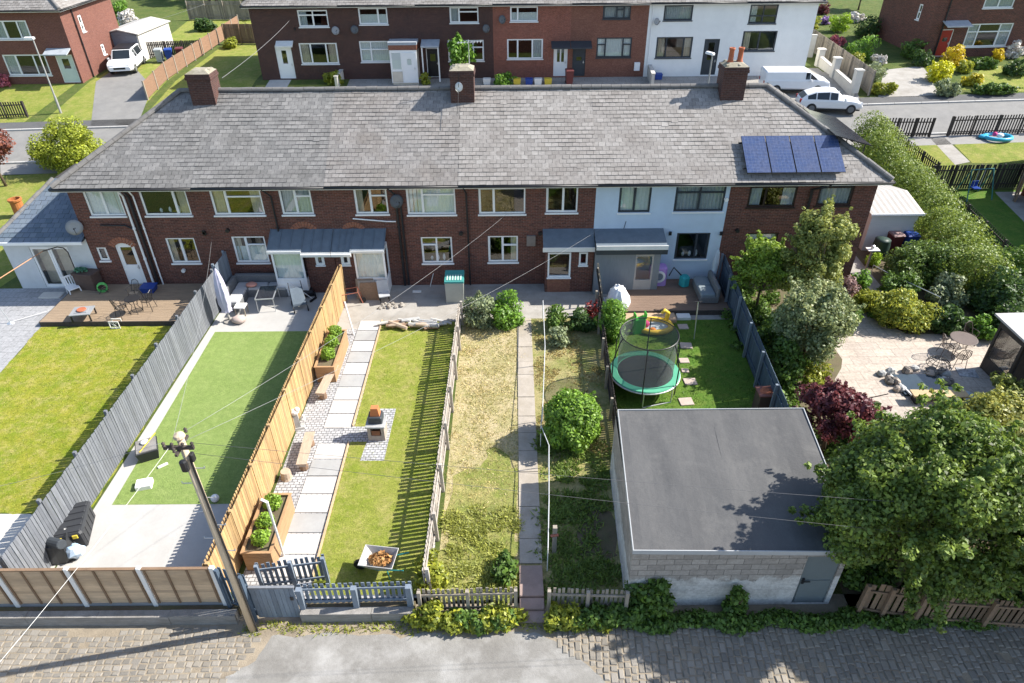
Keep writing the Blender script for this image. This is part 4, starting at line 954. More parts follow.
sheet('front_yards', [(-12.6, rf(-12.6)), (25, rf(25)), (25, 58), (-12.6, 58)], 1, PAVE)
sheet('front_lawn', [(-19.7, rf(-19.7)), (-13.0, rf(-13)), (-13, 55), (-19.7, 55)], 1, LAWNB)
sheet('front_path', [(-18.9, rf(-18.9)), (-17.2, rf(-17)), (-17.2, 56), (-18.9, 56)], 2, CONC_P)
sheet('front_lawn', [(-26.3, rf(-26)), (-19.9, rf(-20)), (-20.2, 71), (-26.3, 71)], 1, LAWNB)
sheet('front_lawn', [(-46, rf(-46)), (-34.5, rf(-34)), (-34, 55.6), (-46, 55.6)], 1, LAWNB)
sheet('front_lawn', [(-33.2, rf(-33)), (-27, rf(-27)), (-27, 60), (-33.0, 62)], 1, LAWNB)
sheet('driveway', P((88, 150), (128, 150), (152, 88), (128, 60), (96, 82)), 3, ASPH)
sheet('rear_lawn', P((158, 45), (232, 36), (258, 10), (195, 15)), 1, LAWNB)
sheet('far_lawn', [(-26, 75), (-14, 75), (-14, 92), (-40, 92)], 1, LAWNB)
sheet('parking_bay', P((760, 103), (862, 103), (846, 72), (775, 72)), 3, CONC)
sheet('front_path', P((878, 97), (940, 97), (922, 66), (884, 70)), 3, CONC)
sheet('front_lawn', P((962, 90), (1030, 92), (1030, 66), (985, 66)), 2, LAWNB)
sheet('corner_lawn', P((893, 133), (927, 133), (958, 168), (925, 175)), 2, LAWNB)
sheet('corner_lawn', P((945, 135), (1030, 132), (1040, 163), (972, 163)), 2, LAWNB)
sheet('corner_path', P((929, 137), (944, 137), (970, 162), (955, 165)), 3, CONC)
sheet('shaded_lawn', P((940, 190), (1040, 190), (1060, 262), (990, 262)), 1, LAWN5)
sheet('corner_path', P((995, 192), (1030, 192), (1060, 232), (1024, 222)), 3, CONC)

# ------------------------------------------------------------------ fences and garden walls
def fence(name, label, p, q, h, m, bw=.1, gap=.0, th=.02, post=1.8, pm=None, top='flat', z0=.03, rails=2, tilt=.01, hj=.01, both=False, cat='fence', base=0.0, railm=None, group=None, ph=.05, pw=.09, lean=0.0, double=False):
    p, q = Vector((*p[:2], 0)), Vector((*q[:2], 0)); L = (q-p).length; rz = math.atan2(q.y-p.y, q.x-p.x)
    zp, zq = zt(p.y), zt(q.y); gr = lambda x: (zq-zp)*x/L
    root = thing(name, label, cat, (p.x, p.y, zp+base), rz, group)
    b = MB(); x = 0.0; i = 0
    while x < L-.01:
        w = min(bw, L-x); t = U(-tilt, tilt); hh = h+U(-hj, hj); y = th*1.6 if not (both and i % 2) else -th*1.6-.04; dy = lean*hh
        z = gr(x+w/2)
        b.hexa([(x, y-th/2, z+z0), (x+w-.004, y-th/2, z+z0), (x+w-.004, y+th/2, z+z0), (x, y+th/2, z+z0)], [(x+t, y-th/2+dy, z+hh), (x+w-.004+t, y-th/2+dy, z+hh), (x+w-.004+t, y+th/2+dy, z+hh), (x+t, y+th/2+dy, z+hh)])
        if top == 'point': b.hexa([(x+t, y-th/2+dy, z+hh), (x+w-.004+t, y-th/2+dy, z+hh), (x+w-.004+t, y+th/2+dy, z+hh), (x+t, y+th/2+dy, z+hh)], [(x+w*.4+t, y-th/2+dy, z+hh+w*.5), (x+w*.6+t, y-th/2+dy, z+hh+w*.5), (x+w*.6+t, y+th/2+dy, z+hh+w*.5), (x+w*.4+t, y+th/2+dy, z+hh+w*.5)])
        x += bw+gap; i += 1
    if double:
        x = (bw+gap)/2
        while x < L-bw:
            t = U(-tilt, tilt); z = gr(x+bw/2); b.hexa([(x, -.10, z+z0), (x+bw+.036, -.10, z+z0), (x+bw+.036, -.085, z+z0), (x, -.085, z+z0)], [(x+t, -.10, z+h), (x+bw+.036+t, -.10, z+h), (x+bw+.036+t, -.085, z+h), (x+t, -.085, z+h)]); x += bw+gap
    b.build('slats', m, root)
    r = MB()
    for j in range(rails):
        z = h*(.2+.6*j/max(1, rails-1)); r.bar((0, -.012+lean*z, z), (L, -.012+lean*z, gr(L)+z), .03, .07)
    r.build('rails', railm or m, root)
    n = max(1, round(L/post))
    for j in range(n+1):
        x = min(max(L*j/n, pw/2), L-pw/2); z = gr(x); c = MB(); yy = -.075-(pw-.09)/2
        c.hexa([(x-pw/2, yy-pw/2, z-.1), (x+pw/2, yy-pw/2, z-.1), (x+pw/2, yy+pw/2, z-.1), (x-pw/2, yy+pw/2, z-.1)], [(x-pw/2, yy-pw/2+lean*h, z+h+ph), (x+pw/2, yy-pw/2+lean*h, z+h+ph), (x+pw/2, yy+pw/2+lean*h, z+h+ph), (x-pw/2, yy+pw/2+lean*h, z+h+ph)])
        c.build('post', pm or m, root)
    return root
fence('board_fence', 'long grey painted board fence between the patchy lawn and the paved garden', (-13.06, 26.4), (-13.2, 11.25), 1.8, GREYF, .1, .012, post=1.85, tilt=.012, hj=.015)
fence('board_fence', 'short darker grey fence panel beside the parasol at the house wall', (-13.02, 27.85), (-13.04, 26.5), 1.95, BLUEGREY, .1, .004, post=1.3)
fence('slatted_fence', 'golden tan palisade fence between the artificial lawn and the planters', (-7.86, 10.95), (-7.62, 26.7), 1.8, FENCE_T, .078, .045, post=1.8, double=True, hj=.006, tilt=.006)
fence('picket_fence', 'low leaning bleached picket fence beside the straw coloured lawn', (-2.33, 11.2), (-2.18, 24.6), 1.15, BONE, .105, .05, post=1.9, tilt=.02, hj=.03, lean=.03)
fence('picket_fence', 'low dark weathered fence between the round bush and the trampoline', (3.78, 25.6), (3.3, 11.0), 1.0, DARKWOOD, .09, .02, post=1.8, pm=WEATHER, tilt=.02, hj=.04)
fence('board_fence', 'dark blue board fence with pale top edge right of the trampoline', (9.72, 27.8), (9.0, 16.3), 1.6, BLUEDK, .12, .003, post=1.85, pm=BLUEGREY)
# panel fence along the alley on a low wall
def gravel_wall(name, label, x0, x1, y, h=.36):
    root = thing(name, label, 'wall', ((x0+x1)/2, y, 0)); w = (x1-x0)/2; b = MB(); x = -w
    while x < w-.01:
        d = min(U(1.7, 2.0), w-x); b.box(x+.006, x+d-.006, U(0, .02), .22, -.05, h+U(-.01, .01)); x += d
    b.build('wall_blocks', mat('grey_wall_concrete', (.27, .255, .235), .3, .9, 3, .9, 25, (.15, .135, .115), stretch=(1, 1, 4)), root)
    c = MB(); c.box(-w, w, .24, .42, -.05, h-.06); c.build('soil_edge', SOIL, root)
    return root
gravel_wall('retaining_wall', 'low grey concrete wall under the timber panels at the cobbles', -14.6, -7.25, 10.44)
gravel_wall('retaining_wall', 'short concrete wall under the slate blue pickets', -5.58, -2.62, 10.48)
root = thing('panel_fence', 'light brown horizontal board panels between white concrete posts', 'fence', (-15, 10.86, .3))
xs = [-15.0, -13.1, -11.28, -9.46, -7.62]
for i, x in enumerate(xs):
    c = MB(); c.rbox(x+15-.06, x+15+.06, -.055, .055, -.25, 1.56, .012); c.build('post', PVC_O, root)
    if i == len(xs)-1: break
    w = xs[i+1]-x-.14; x0 = x+15+.07
    b = MB(); nb = 13
    for j in range(nb):
        z = .12+j*1.36/nb; t = U(-.003, .003); b.hexa([(x0,-.018+t,z),(x0+w,-.018-t,z),(x0+w,.0,z),(x0,.0,z)], [(x0,-.006+t,z+1.36/nb+.012),(x0+w,-.006-t,z+1.36/nb+.012),(x0+w,.004,z+1.36/nb+.012),(x0,.004,z+1.36/nb+.012)])
    b.build('boards', PANEL_T, root)
    b = MB()
    for k_ in (.02, .35, .67, .98): b.box(x0+(w-.05)*k_, x0+(w-.05)*k_+.05, -.045, -.0185, .12, 1.48)
    b.box(x0, x0+w, -.05, .03, 1.495, 1.53); b.build('battens', mat('dark_batten', (.2, .13, .08), .2), root)
    b = MB(); b.box(x0, x0+w, -.03, .02, -.2, .11); b.build('gravel_board', mat('grey_board', (.24, .245, .25), .12), root)
# slate blue gate and pickets
fence('picket_fence', 'dark slate blue slatted fence beside the utility pole', (-7.5, 10.86), (-6.75, 10.62), 1.75, BLUEDK, .1, .045, post=.8, base=.05)
root = thing('garden_gate', 'slate blue timber gate standing between the picket fences', 'gate', (-6.72, 10.6, .0))
b = MB()
for i in range(9): b.box(i*.125, i*.125+.115, U(-.004, .004), .022, .08, 1.28+U(-.01, .01))
b.build('gate_boards', BLUEGREY, root)
b = MB(); b.box(0, 1.12, .023, .055, .25, .35); b.box(0, 1.12, .023, .055, 1.0, 1.1); b.box(-.02, 1.14, -.01, .06, 1.295, 1.35); b.bar((.05, .04, .36), (1.05, .04, .99), .03, .08); b.build('gate_frame', GREYF, root)
b = MB(); b.box(.98, 1.06, -.03, -.005, .85, .97); b.build('latch', BLACK, root)
fence('picket_fence', 'short pale blue grey picket screen beyond the slate blue gate', (-6.9, 11.5), (-5.1, 11.75), 1.05, BLUEGREY, .085, .06, post=.9, hj=.08, base=.02)
fence('picket_fence', 'slate blue picket fence on the short concrete wall near the wheelbarrow', (-5.6, 10.8), (-2.66, 10.86), .85, BLUEGREY, .09, .06, post=1.5, pw=.14, ph=-.02, base=.3)
fence('picket_fence', 'weathered grey picket fence behind the weeds left of the garden steps', (-2.5, 10.76), (.08, 10.8), .98, WEATHER, .075, .05, post=1.3, tilt=.02, hj=.03, lean=-.03)
fence('picket_fence', 'weathered picket fence behind the weeds right of the garden steps', (.86, 10.74), (2.95, 10.66), .98, WEATHER, .075, .05, post=1.1, tilt=.03, hj=.03)
fence('board_fence', 'old brown board fence between the garage corner and the big trees', (8.95, 10.62), (10.2, 10.4), 1.25, TEAK, .12, .05, post=.6, tilt=.02, hj=.06)
fence('board_fence', 'old brown slatted fence under the big trees beside the shaded cobbles', (10.3, 10.36), (15.5, 9.9), 1.1, TEAK, .1, .045, post=1.8, tilt=.02, hj=.05)
# garden steps
root = thing('garden_steps', 'worn stone steps leading from the alley up to the path', 'steps', (.47, 10.75, 0))
for i, (y0, y1, h) in enumerate(((-.35, .0, .06), (0, .35, .12), (.36, .75, .17), (.76, 1.4, .1))):
    s = MB(); s.rbox(-.33, .33, y0, y1, -.05, h, .02); s.build('step', mat('worn_step', (.30, .22, .19), .2, .9, 3, .4), root)
# handrail along the path
root = thing('handrail', 'long white metal handrail along the narrow concrete path', 'handrail', (.86, 18, 0))
pts = [G(543, 300, 1.0), G(545, 345, 1.0), G(543, 400, 1.0), G(541, 425, 1.0), G(549, 445, 1.0), G(549, 500, 1.0), G(548, 548, 1.0)]
pts = [(p.x-.86, p.y-18, .98) for p in pts]
s = MB(); s.tube(pts, .014, 8); s.build('rail', mat('pale_handrail', (.5, .51, .52), .06, .5), root)
for p in pts[::1]:
    s = MB(); s.tube([(p[0], p[1], -.05), (p[0], p[1], .96)], .016, 8); s.build('post', PVC_O, root)
# fences beyond the houses
def pf(name, label, a, b, h, m, **kw):
    return fence(name, label, G(*a), G(*b), h, m, **kw)
fp = [G(148, 100), G(192, 66), G(240, 30)]
root = thing('panel_fence', 'orange brown panel fence with pale posts climbing beside the driveway', 'fence', fp[0])
A_, B_ = fp[0], fp[2]; n = 11
for i in range(n+1):
    p = A_.lerp(B_, i/n); p.z = zt(p.y); l = p-A_; c = MB(); c.box(l.x-.05, l.x+.05, l.y-.05, l.y+.05, l.z-.1, l.z+1.38); c.build('post', WEATHER, root)
    if i < n:
        q = A_.lerp(B_, (i+1)/n); q.z = zt(q.y); m2 = q-A_; d = (m2-l).normalized()*.07; a_, b_ = l+d, m2-d
        c = MB(); nv = Vector((-d.y, d.x, 0)).normalized()*.02
        c.hexa([a_-nv+Vector((0,0,.1)), b_-nv+Vector((0,0,.1)), b_+nv+Vector((0,0,.1)), a_+nv+Vector((0,0,.1))], [a_-nv+Vector((0,0,1.3)), b_-nv+Vector((0,0,1.3)), b_+nv+Vector((0,0,1.3)), a_+nv+Vector((0,0,1.3))]); c.build('fence_panel', mat('orange_panel', (.235, .14, .09), .2, .8, 2, .2, 40, stretch=(1, 1, 8)), root)
pf('board_fence', 'brown board fence closing the rear of the long lawn', (226, 44), (275, 44), 1.7, TEAK, bw=.14, post=1.8, railm=TEAK)
pf('board_fence', 'pale grey board fence at the edge of the dark wood', (190, 20), (262, 20), 1.8, WEATHER, bw=.14, post=1.8)
pf('picket_fence', 'dark picket fence before the lawn at the left edge', (-14, 119), (29, 117), 1.1, DARKWOOD, bw=.09, gap=.08, post=1.6)
pf('board_fence', 'dark board fence behind the blue and brown bins', (150, 58), (203, 56), 1.3, DARKWOOD, bw=.12, gap=.03, post=1.4)
pf('board_fence', 'weathered board fence between the parked van and the flower garden', (803, 46), (869, 96), 1.75, WEATHER, bw=.13, post=1.8, pm=WEATHER)
pf('picket_fence', 'dark picket fence on the left of the corner garden gate gap', (876, 137), (929, 137), 1.25, DARKWOOD, bw=.09, gap=.1, post=1.3, hj=.03)
pf('picket_fence', 'dark picket fence beside the paddling pool on the corner lawn', (946, 136), (1040, 133), 1.3, DARKWOOD, bw=.09, gap=.1, post=1.6, hj=.03)
pf('picket_fence', 'dark fence along the clipped hedge beside the corner lawn', (877, 137), (935, 181), 1.1, DARKWOOD, bw=.09, gap=.08, post=1.6)
pf('picket_fence', 'dark fence with leaning slats between the corner lawn and the swing', (925, 190), (1018, 188), 1.5, DARKWOOD, bw=.1, gap=.05, post=1.5, tilt=.05)
pf('picket_fence', 'low dark wire and slat fence behind the hedge at the swing lawn', (935, 192), (1020, 280), 1.0, DARKWOOD, bw=.06, gap=.14, post=2)
pf('board_fence', 'tall dark fence end at the right edge beside the swing lawn', (1013, 202), (1026, 160), 1.6, TEAK, bw=.14, post=1.8)
# ------------------------------------------------------------------ garage
gz = 2.55; gc = [(2.9, 10.68), (8.42, 10.58), (8.88, 15.85), (3.2, 15.85)]
gar = thing('garage', 'concrete block garage with flat grey felt roof and grey door', 'garage', (2.95, 10.9, 0))
O = Vector(gar.location); W_, D_ = 5.45, 4.85
gd = rect_on((819, 579, 34, 43), (2.95, 10.9, 0)); gh_ = (gd[0]-.05, gd[1]-.05, .02, 2.0)
b = MB(); wall_grid(b, .02, W_, -.2, gz-.12, [gh_])
b.face([(.2, 4.9, -.2), (.02, 0, -.2), (.02, 0, gz-.12), (.2, 4.9, gz-.12)]); b.face([(W_, 0, -.2), (W_+.3, 4.9, -.2), (W_+.3, 4.9, gz-.12), (W_, 0, gz-.12)]); b.face([(W_+.3, 4.9, -.2), (.2, 4.9, -.2), (.2, 4.9, gz-.12), (W_+.3, 4.9, gz-.12)])
b.build('wall', BLOCK, gar)
d = MB(); d.box(gh_[0]+.01, gh_[1]-.01, .04, .08, .03, 1.99); d.box(gh_[0]+.06, gh_[1]-.06, .02, .039, .1, 1.0); o = d.build('door', mat('garage_door_grey', (.15, .175, .18), .06, .6), gar)
d = MB(); d.tube([(gh_[0]+.1, -.02, 1.0), (gh_[0]+.28, -.02, 1.0)], .015, 6); d.box(gh_[0]+.07, gh_[0]+.13, -.01, .02, .9, 1.1); d.build('handle', BLACK, o)
t = NT('roof_felt'); v = t.co(); mp = t.n('ShaderNodeMapping'); mp.inputs['Scale'].default_value = (.9, .25, 1); t.l(v, mp.inputs['Vector'])
col = t.ramp(t.noise(mp.outputs[0], 1.3, 6, .7), [(.3, (.07, .07, .071)), (.7, (.10, .099, .098))]); col = t.mix(t.ramp(t.noise(v, .9, 7, .75), [(.52, (0, 0, 0)), (.75, (.6, .6, .6))]), col, (.14, .136, .13)); col = t.mix(.3, col, t.ramp(t.noise(v, 50, 3), [(.3, (.6, .6, .6)), (.7, (1.3, 1.3, 1.3))]), 'MULTIPLY')
FELT = t.done(t.bsdf(col, .85, t.bump(t.noise(v, 3, 5), .5, .05)))
r = MB(); n = 22; pc = [Vector((x-O.x, y-O.y, 0)) for x, y in gc]
gp = lambda u, v_: pc[0].lerp(pc[1], u).lerp(pc[3].lerp(pc[2], u), v_)
for i in range(n):
    for j in range(n):
        q = []
        for u_, v_ in ((i, j), (i+1, j), (i+1, j+1), (i, j+1)):
            p = gp(u_/n, v_/n); sag = .012*math.sin(p.x*5.1)+.01*math.sin(p.y*2+p.x*1.4); q.append((p.x, p.y, gz+sag*(0 if u_ in (0, n) or v_ in (0, n) else 1)+.06*v_/n))
        r.face(q)
ro = r.build('roof', FELT, gar, smooth=True)
r = MB(); 
for k_ in (.5,):
    a_, b_ = gp(k_, .004), gp(k_+.005, .996); r.bar((a_.x, a_.y, gz+.004), (b_.x, b_.y, gz+.064), .10, .003)
r.build('felt_seams', FELT, ro)
r = MB(); z1 = [gz, gz, gz+.06, gz+.06]
for i in range(4):
    a_, b_ = pc[i], pc[(i+1) % 4]; d_ = (b_-a_).normalized(); nn = Vector((d_.y, -d_.x, 0))*.012
    za, zb = z1[i], z1[(i+1) % 4]
    r.hexa([a_+Vector((0,0,za-.11)), b_+Vector((0,0,zb-.11)), b_-nn*2+Vector((0,0,zb-.11)), a_-nn*2+Vector((0,0,za-.11))], [a_+Vector((0,0,za+.035)), b_+Vector((0,0,zb+.035)), b_-nn*2+Vector((0,0,zb+.035)), a_-nn*2+Vector((0,0,za+.035))])
r.build('fascia', mat('pale_trim', (.36, .37, .375), .1), gar)
# ------------------------------------------------------------------ utility pole and wires
pole = thing('utility_pole', 'tall weathered wooden utility pole with climbing steps beside the slate blue gate', 'pole', (-6.8, 10.3, 0))
s = MB(); s.tube([(0, 0, -.1), (.0, 0, 3), (.02, 0, 6.78)], [.105, .09, .075], 14); s.build('shaft', mat('pole_wood', (.55, .44, .31), .2, .9, 3, .4, 40, (.40, .31, .22), stretch=(5, 5, .6)), pole, smooth=True)
s = MB(); s.lathe([(.11, 6.78), (.12, 6.8), (.10, 6.86), (.02, 6.9)], (.02, 0, 0), 12); s.build('cap', MATS['pole_wood'], pole)
s = MB(); s.rbox(-.08, .07, -.22, -.10, 6.0, 6.28, .03); s.rbox(.09, .18, -.08, .05, 6.15, 6.35, .02); s.build('junction_box', BLACK, pole)
s = MB(); s.bar((-.3, -.13, 6.62), (.32, -.13, 6.62), .06, .08); s.bar((0, -.3, 6.55), (0, .3, 6.55), .05, .06)
for q in ((-.28, -.13), (-.1, -.15), (.12, -.15), (.3, -.13), (0, .3), (0, -.3)): s.lathe([(.02, 0), (.04, .03), (.02, .06), (.04, .09), (.015, .13)], (q[0], q[1], 6.64), 8)
s.build('crossarm', DARKWOOD, pole)
s = MB()
for i in range(7):
    z = 3.2+i*.45; sx = -1 if i % 2 else 1; s.tube([(sx*.1, 0, z), (sx*.3, 0, z), (sx*.3, 0, z+.05)], .012, 6)
s.build('climbing_steps', STEEL, pole)
s = MB(); s.tube([(.13, -.05, 0), (.12, -.05, 3), (.10, -.05, 6.2)], .025, 6); s.build('riser_cable', BLACK, pole)
def wire(label, a, b, sag=.3, m=None, r=.004, name='overhead_wire'):
    a, b = Vector(a), Vector(b); s = MB(); P_ = []
    for i in range(17):
        t = i/16; p = a.lerp(b, t); p.z -= sag*4*t*(1-t); P_.append(p-a)
    s.tube(P_, r, 5); o = s.build(name, m or WIRE_G, None, smooth=True); o.location = a; tag(o, label, 'wire'); return o
pt = (-6.78, 10.3, 6.72)
def onY(px, py, Y): x, z = Wp(px, py, Y); return (x, Y, z)
wire('upper overhead wire crossing the garage roof and right hand trees', (-6.5, 10.17, 6.75), onY(1100, 516, 10.6), .1, CABLE)
wire('lower overhead wire crossing the garage roof and right hand trees', (-6.5, 10.17, 6.45), onY(1100, 551, 10.2), .1, CABLE)
wire('overhead wire rising to the brick house with the small flat porch', (-6.78, 10.6, 6.7), onY(508, 213, YF-.05), .3)
wire('overhead wire rising to the corner of the pale blue house', (-6.68, 10.2, 6.75), onY(600, 229, YF-.05), .3)
wire('overhead wire rising to the house with the sloping white waste pipes', (-6.9, 10.2, 6.75), onY(212, 236, YF-.05), .3)
wire('overhead wire crossing the long grey fence and patchy lawn', (-7.1, 10.17, 6.75), onY(-60, 498, 12.5), .1)
wire('pale overhead wire dropping past the panel fence towards the cobbles', (-6.9, 10.0, 6.75), (-6.9-.28*5, 4.5, 6.2), .12, PVC_O, .004)
wire('overhead wire from the far brick chimney across the long lawn', onY(222, 78, 33), onY(290, 20, 55.9), .15, WIRE_G, .008)
wire('overhead wire spanning above the sheds near the dark wood', onY(120, 30, 66), onY(205, 4, 70), .1, WIRE_G, .008)
# ------------------------------------------------------------------ generic props
def wheelie_bin(label, loc, rz, m, lid=None, group=None):
    r_ = thing('wheelie_bin', label, 'bin', loc, rz, group)
    b = MB(); q = lambda w, d, z, y=0: [(-w/2,-d/2+y,z),(w/2,-d/2+y,z),(w/2,d/2+y,z),(-w/2,d/2+y,z)]
    b.hexa(q(.46, .50, .05), q(.57, .66, .98)); b.hexa(q(.60, .69, .981), q(.60, .69, 1.02)); b.build('body', m, r_)
    b = MB(); b.hexa(q(.60, .72, 1.022), q(.54, .6, 1.09, .02)); b.box(-.26, .26, .36, .44, .98, 1.03); b.build('lid', lid or m, r_)
    b = MB(); b.tube([(-.22, .42, .95), (.22, .42, .95)], .02, 6); b.build('handle', m, r_)
    for sx in (-1, 1):
        b = MB(Matrix.Translation((sx*.24, .26, .1)) @ Matrix.Rotation(R(90), 4, 'Y')); b.lathe([(.03, -.03), (.1, -.03), (.1, .03), (.03, .03)], (0, 0, 0), 12); b.build('wheel', BLACK, r_)
    return r_
def wire_chair(label, loc, rz, m=BLACK, group=None, s=1):
    r_ = thing('garden_chair', label, 'chair', loc, rz, group)
    b = MB(); b.tube([(.21*math.cos(t)*s, .21*math.sin(t)*s, .45) for t in np.linspace(0, 6.283, 16)[:-1]], .014, 6, True)
    for k_ in range(-3, 4): w = math.sqrt(.21**2-(k_*.06)**2); b.tube([(k_*.06, -w, .45), (k_*.06, w, .45)], .007, 4); b.tube([(-w, k_*.06, .45), (w, k_*.06, .45)], .007, 4)
    b.build('seat', m, r_)
    b = MB(); b.tube([(-.2, .1, .45), (-.22, .2, .7), (-.16, .27, .92), (0, .29, .98), (.16, .27, .92), (.22, .2, .7), (.2, .1, .45)], .014, 6)
    for k_ in (-.12, -.06, 0, .06, .12): b.tube([(k_, .2, .46), (k_*1.1, .24, .7), (k_, .28, .94)], .008, 4)
    b.build('backrest', m, r_)
    for x, y in ((-.16, -.15), (.16, -.15), (-.17, .17), (.17, .17)):
        b = MB(); b.tube([(x, y, .45), (x*1.3, y*1.35, .0)], .013, 6); b.build('leg', m, r_)
    b = MB()
    for sx in (-1, 1): b.tube([(sx*.22, .2, .68), (sx*.27, 0, .67), (sx*.24, -.14, .66), (sx*.2, -.15, .46)], .012, 6)
    b.build('armrests', m, r_)
    return r_
def round_table(label, loc, rad=.38, h=.7, m=BLACK, top=None):
    r_ = thing('garden_table', label, 'table', loc)
    b = MB(); b.lathe([(rad-.01, h-.02), (rad, h-.01), (rad, h), (rad-.03, h+.004)], (0, 0, 0), 22); b.build('tabletop', top or m, r_)
    for k_ in range(4):
        a = k_*1.571+.6; b = MB(); b.tube([(math.cos(a)*rad*.7, math.sin(a)*rad*.7, h-.02), (math.cos(a)*rad*.3, math.sin(a)*rad*.3, h*.5), (math.cos(a)*rad*.8, math.sin(a)*rad*.8, 0)], .014, 6); b.build('leg', m, r_)
    return r_
def at(px, py, h=0): p = G(px, py, h); return Vector((p.x, p.y, p.z+h))
# ---- garden 1: deck and what stands on it
dz = .22
dk = thing('timber_deck', 'weathered brown timber deck at the back of the left end house', 'deck', (-17.5, 26, 0))
fl, fr, bl = at(41, 323, dz), at(171, 321, dz), at(57, 300, dz)
b = MB(); n = 24; y0, y1 = 24.75, 27.95
for i in range(n):
    a_, b_ = y0+(y1-y0)*i/n, y0+(y1-y0)*(i+1)/n-.008; xl_ = -20.4+.0*(a_-y0); b.hexa([(xl_+17.5,a_-26,dz-.03),(-13.25+17.5,a_-26,dz-.03),(-13.25+17.5,b_-26,dz-.03),(xl_+17.5,b_-26,dz-.03)], [(xl_+17.5,a_-26,dz),(-13.25+17.5,a_-26,dz+U(-.002,.002)),(-13.25+17.5,b_-26,dz),(xl_+17.5,b_-26,dz)])
b.build('boards', mat('deck_board', (.29, .215, .145), .22, .85, 2, .3, 40, (.22, .165, .115), stretch=(1, 9, 1)), dk)
b = MB(); b.box(-2.9, 4.25, -1.29, -1.252, .0, dz-.002); b.box(-2.93, -2.902, -1.25, 1.9, 0, dz-.002); b.build('fascia', DARKWOOD, dk)
p = at(85, 318, dz)
fp_ = thing('fire_pit_table', 'square grey fire pit table on the timber deck', 'fire pit', p, .15)
b = MB(); b.box(-.42, .42, -.36, .36, .34, .38); b.box(-.25, .25, -.2, .2, .381, .40); b.build('top', mat('slate_top', (.26, .27, .28), .1), fp_)
b = MB(); b.lathe([(.12, .40), (.2, .43), (.18, .46)], (0, 0, 0), 12); b.build('fire_bowl', CLAY, fp_)
for x in (-.37, .37):
    for y in (-.31, .31): b = MB(); b.bar((x, y, 0), (x, y, .34), .05, .05); b.build('leg', BLACK, fp_)
wire_chair('black wire chair at the deck table, nearest the lawn', at(124, 316, dz), 2.6, group='wire chairs on the timber deck')
wire_chair('black wire chair at the deck table, nearest the house door', at(137, 301, dz), -.3, group='wire chairs on the timber deck')
wire_chair('black wire chair at the deck table, nearest the grey fence', at(150, 309, dz), -1.6, group='wire chairs on the timber deck')
round_table('small round black wire table between the deck chairs', at(137, 312, dz), .33)
tb = MB(); tb.taper((0, 0, 0), .5, .42, .26, 1.25); tb.taper((0, 0, .262), .66, .56, .03, 1.0); o = tb.build('storage_tub', BLUEP); o.location = at(150, 291, dz); tag(o, 'bright blue plastic tub on the deck by the wall', 'tub')
hr_ = thing('hose_reel', 'green garden hose reel on the deck beside the back door', 'hose reel', at(104, 292, dz), .5)
b = MB(Matrix.Translation((0, 0, .25)) @ Matrix.Rotation(R(90), 4, 'X'))
for q in (-.08, -.04, 0, .04, .08): b.tube([(.2*math.cos(t), .2*math.sin(t), q) for t in np.linspace(0, 6.283, 15)[:-1]], .024, 6, True)
b.build('hose', mat('lime_hose', (.12, .48, .12), .2, .5), hr_)
b = MB(); b.tube([(-.2, -.12, 0), (0, -.12, .25), (.2, -.12, 0)], .015, 6); b.tube([(-.2, .12, 0), (0, .12, .25), (.2, .12, 0)], .015, 6); b.build('stand', GREENP, hr_)
wb = thing('storage_chest', 'dark brown upright storage chest beside the french doors', 'storage box', at(93, 291, .0), -.2)
b = MB(); b.rbox(-.5, .5, -.3, .3, 0, .95, .03); b.build('body', mat('dark_brown_box', (.09, .06, .05), .2), wb); b = MB(); b.rbox(-.53, .53, -.33, .33, .952, 1.05, .02); b.build('lid', mat('dark_brown_box', (.09, .06, .05)), wb)
o = bush('potted_plant', 'small blue green plant on top of the dark brown chest', 'plant', at(90, 291, 0)+Vector((0, 0, 1.05)), (.35, .2, .13), leafm('blue_green_leaf', (.08, .22, .15)), 260, .07, 6)
pc_ = thing('plastic_chair', 'white plastic chair tipped against the dark brown chest', 'chair', at(76, 295, 0), .8)
b = MB(); b.rbox(-.25, .25, -.24, .24, .4, .44, .015); b.build('seat', PVC, pc_)
b = MB()
for k_ in range(-2, 3): b.bar((k_*.1, .24, .42), (k_*.1, .34, .85), .05, .02)
b.bar((-.26, .34, .86), (.26, .34, .86), .03, .08); b.build('backrest', PVC, pc_)
for x, y in ((-.22, -.22), (.22, -.22), (-.22, .24), (.22, .24)): b = MB(); b.bar((x, y, .4), (x*1.15, y*1.15, 0), .04, .04); b.build('leg', PVC, pc_)
la = thing('lantern', 'small pale lattice lantern on the lawn edge of the deck', 'lantern', at(117, 327))
b = MB()
for x in (-.2, .2):
    for y in (-.12, .12): b.bar((x, y, 0), (x, y, .35), .03, .03)
for z in (.02, .34): b.bar((-.2, -.12, z), (.2, -.12, z), .03, .03); b.bar((-.2, .12, z), (.2, .12, z), .03, .03)
b.bar((-.2, -.13, .02), (.2, -.13, .34), .02, .02); b.bar((.2, -.13, .02), (-.2, -.13, .34), .02, .02); b.bar((0, -.13, 0), (0, -.13, .34), .02, .02); b.build('frame', PVC_O, la)
rp = thing('washing_line_frame', 'tall bent metal pole with a long rod over the side patio', 'pole', at(84, 290))
A_ = Vector(rp.location); e = Vector(onY(-25, 294, 24.0))-A_
b = MB(); b.tube([(0, 0, 0), (0, 0, 2.0), (-.12, 0, 2.2), (-.35, -.05, 2.28), (-.9, -.3, 2.2)], .025, 8); b.build('bent_pole', DARKWOOD, rp)
b = MB(); b.tube([(-.9, -.3, 2.2), (e.x, e.y, e.z)], .02, 8); b.build('rod', mat('orange_rod', (.45, .24, .13), .1), rp)
rp = thing('rope_post', 'thin pale metal post with slack rope on the side patio', 'post', at(11, 323))
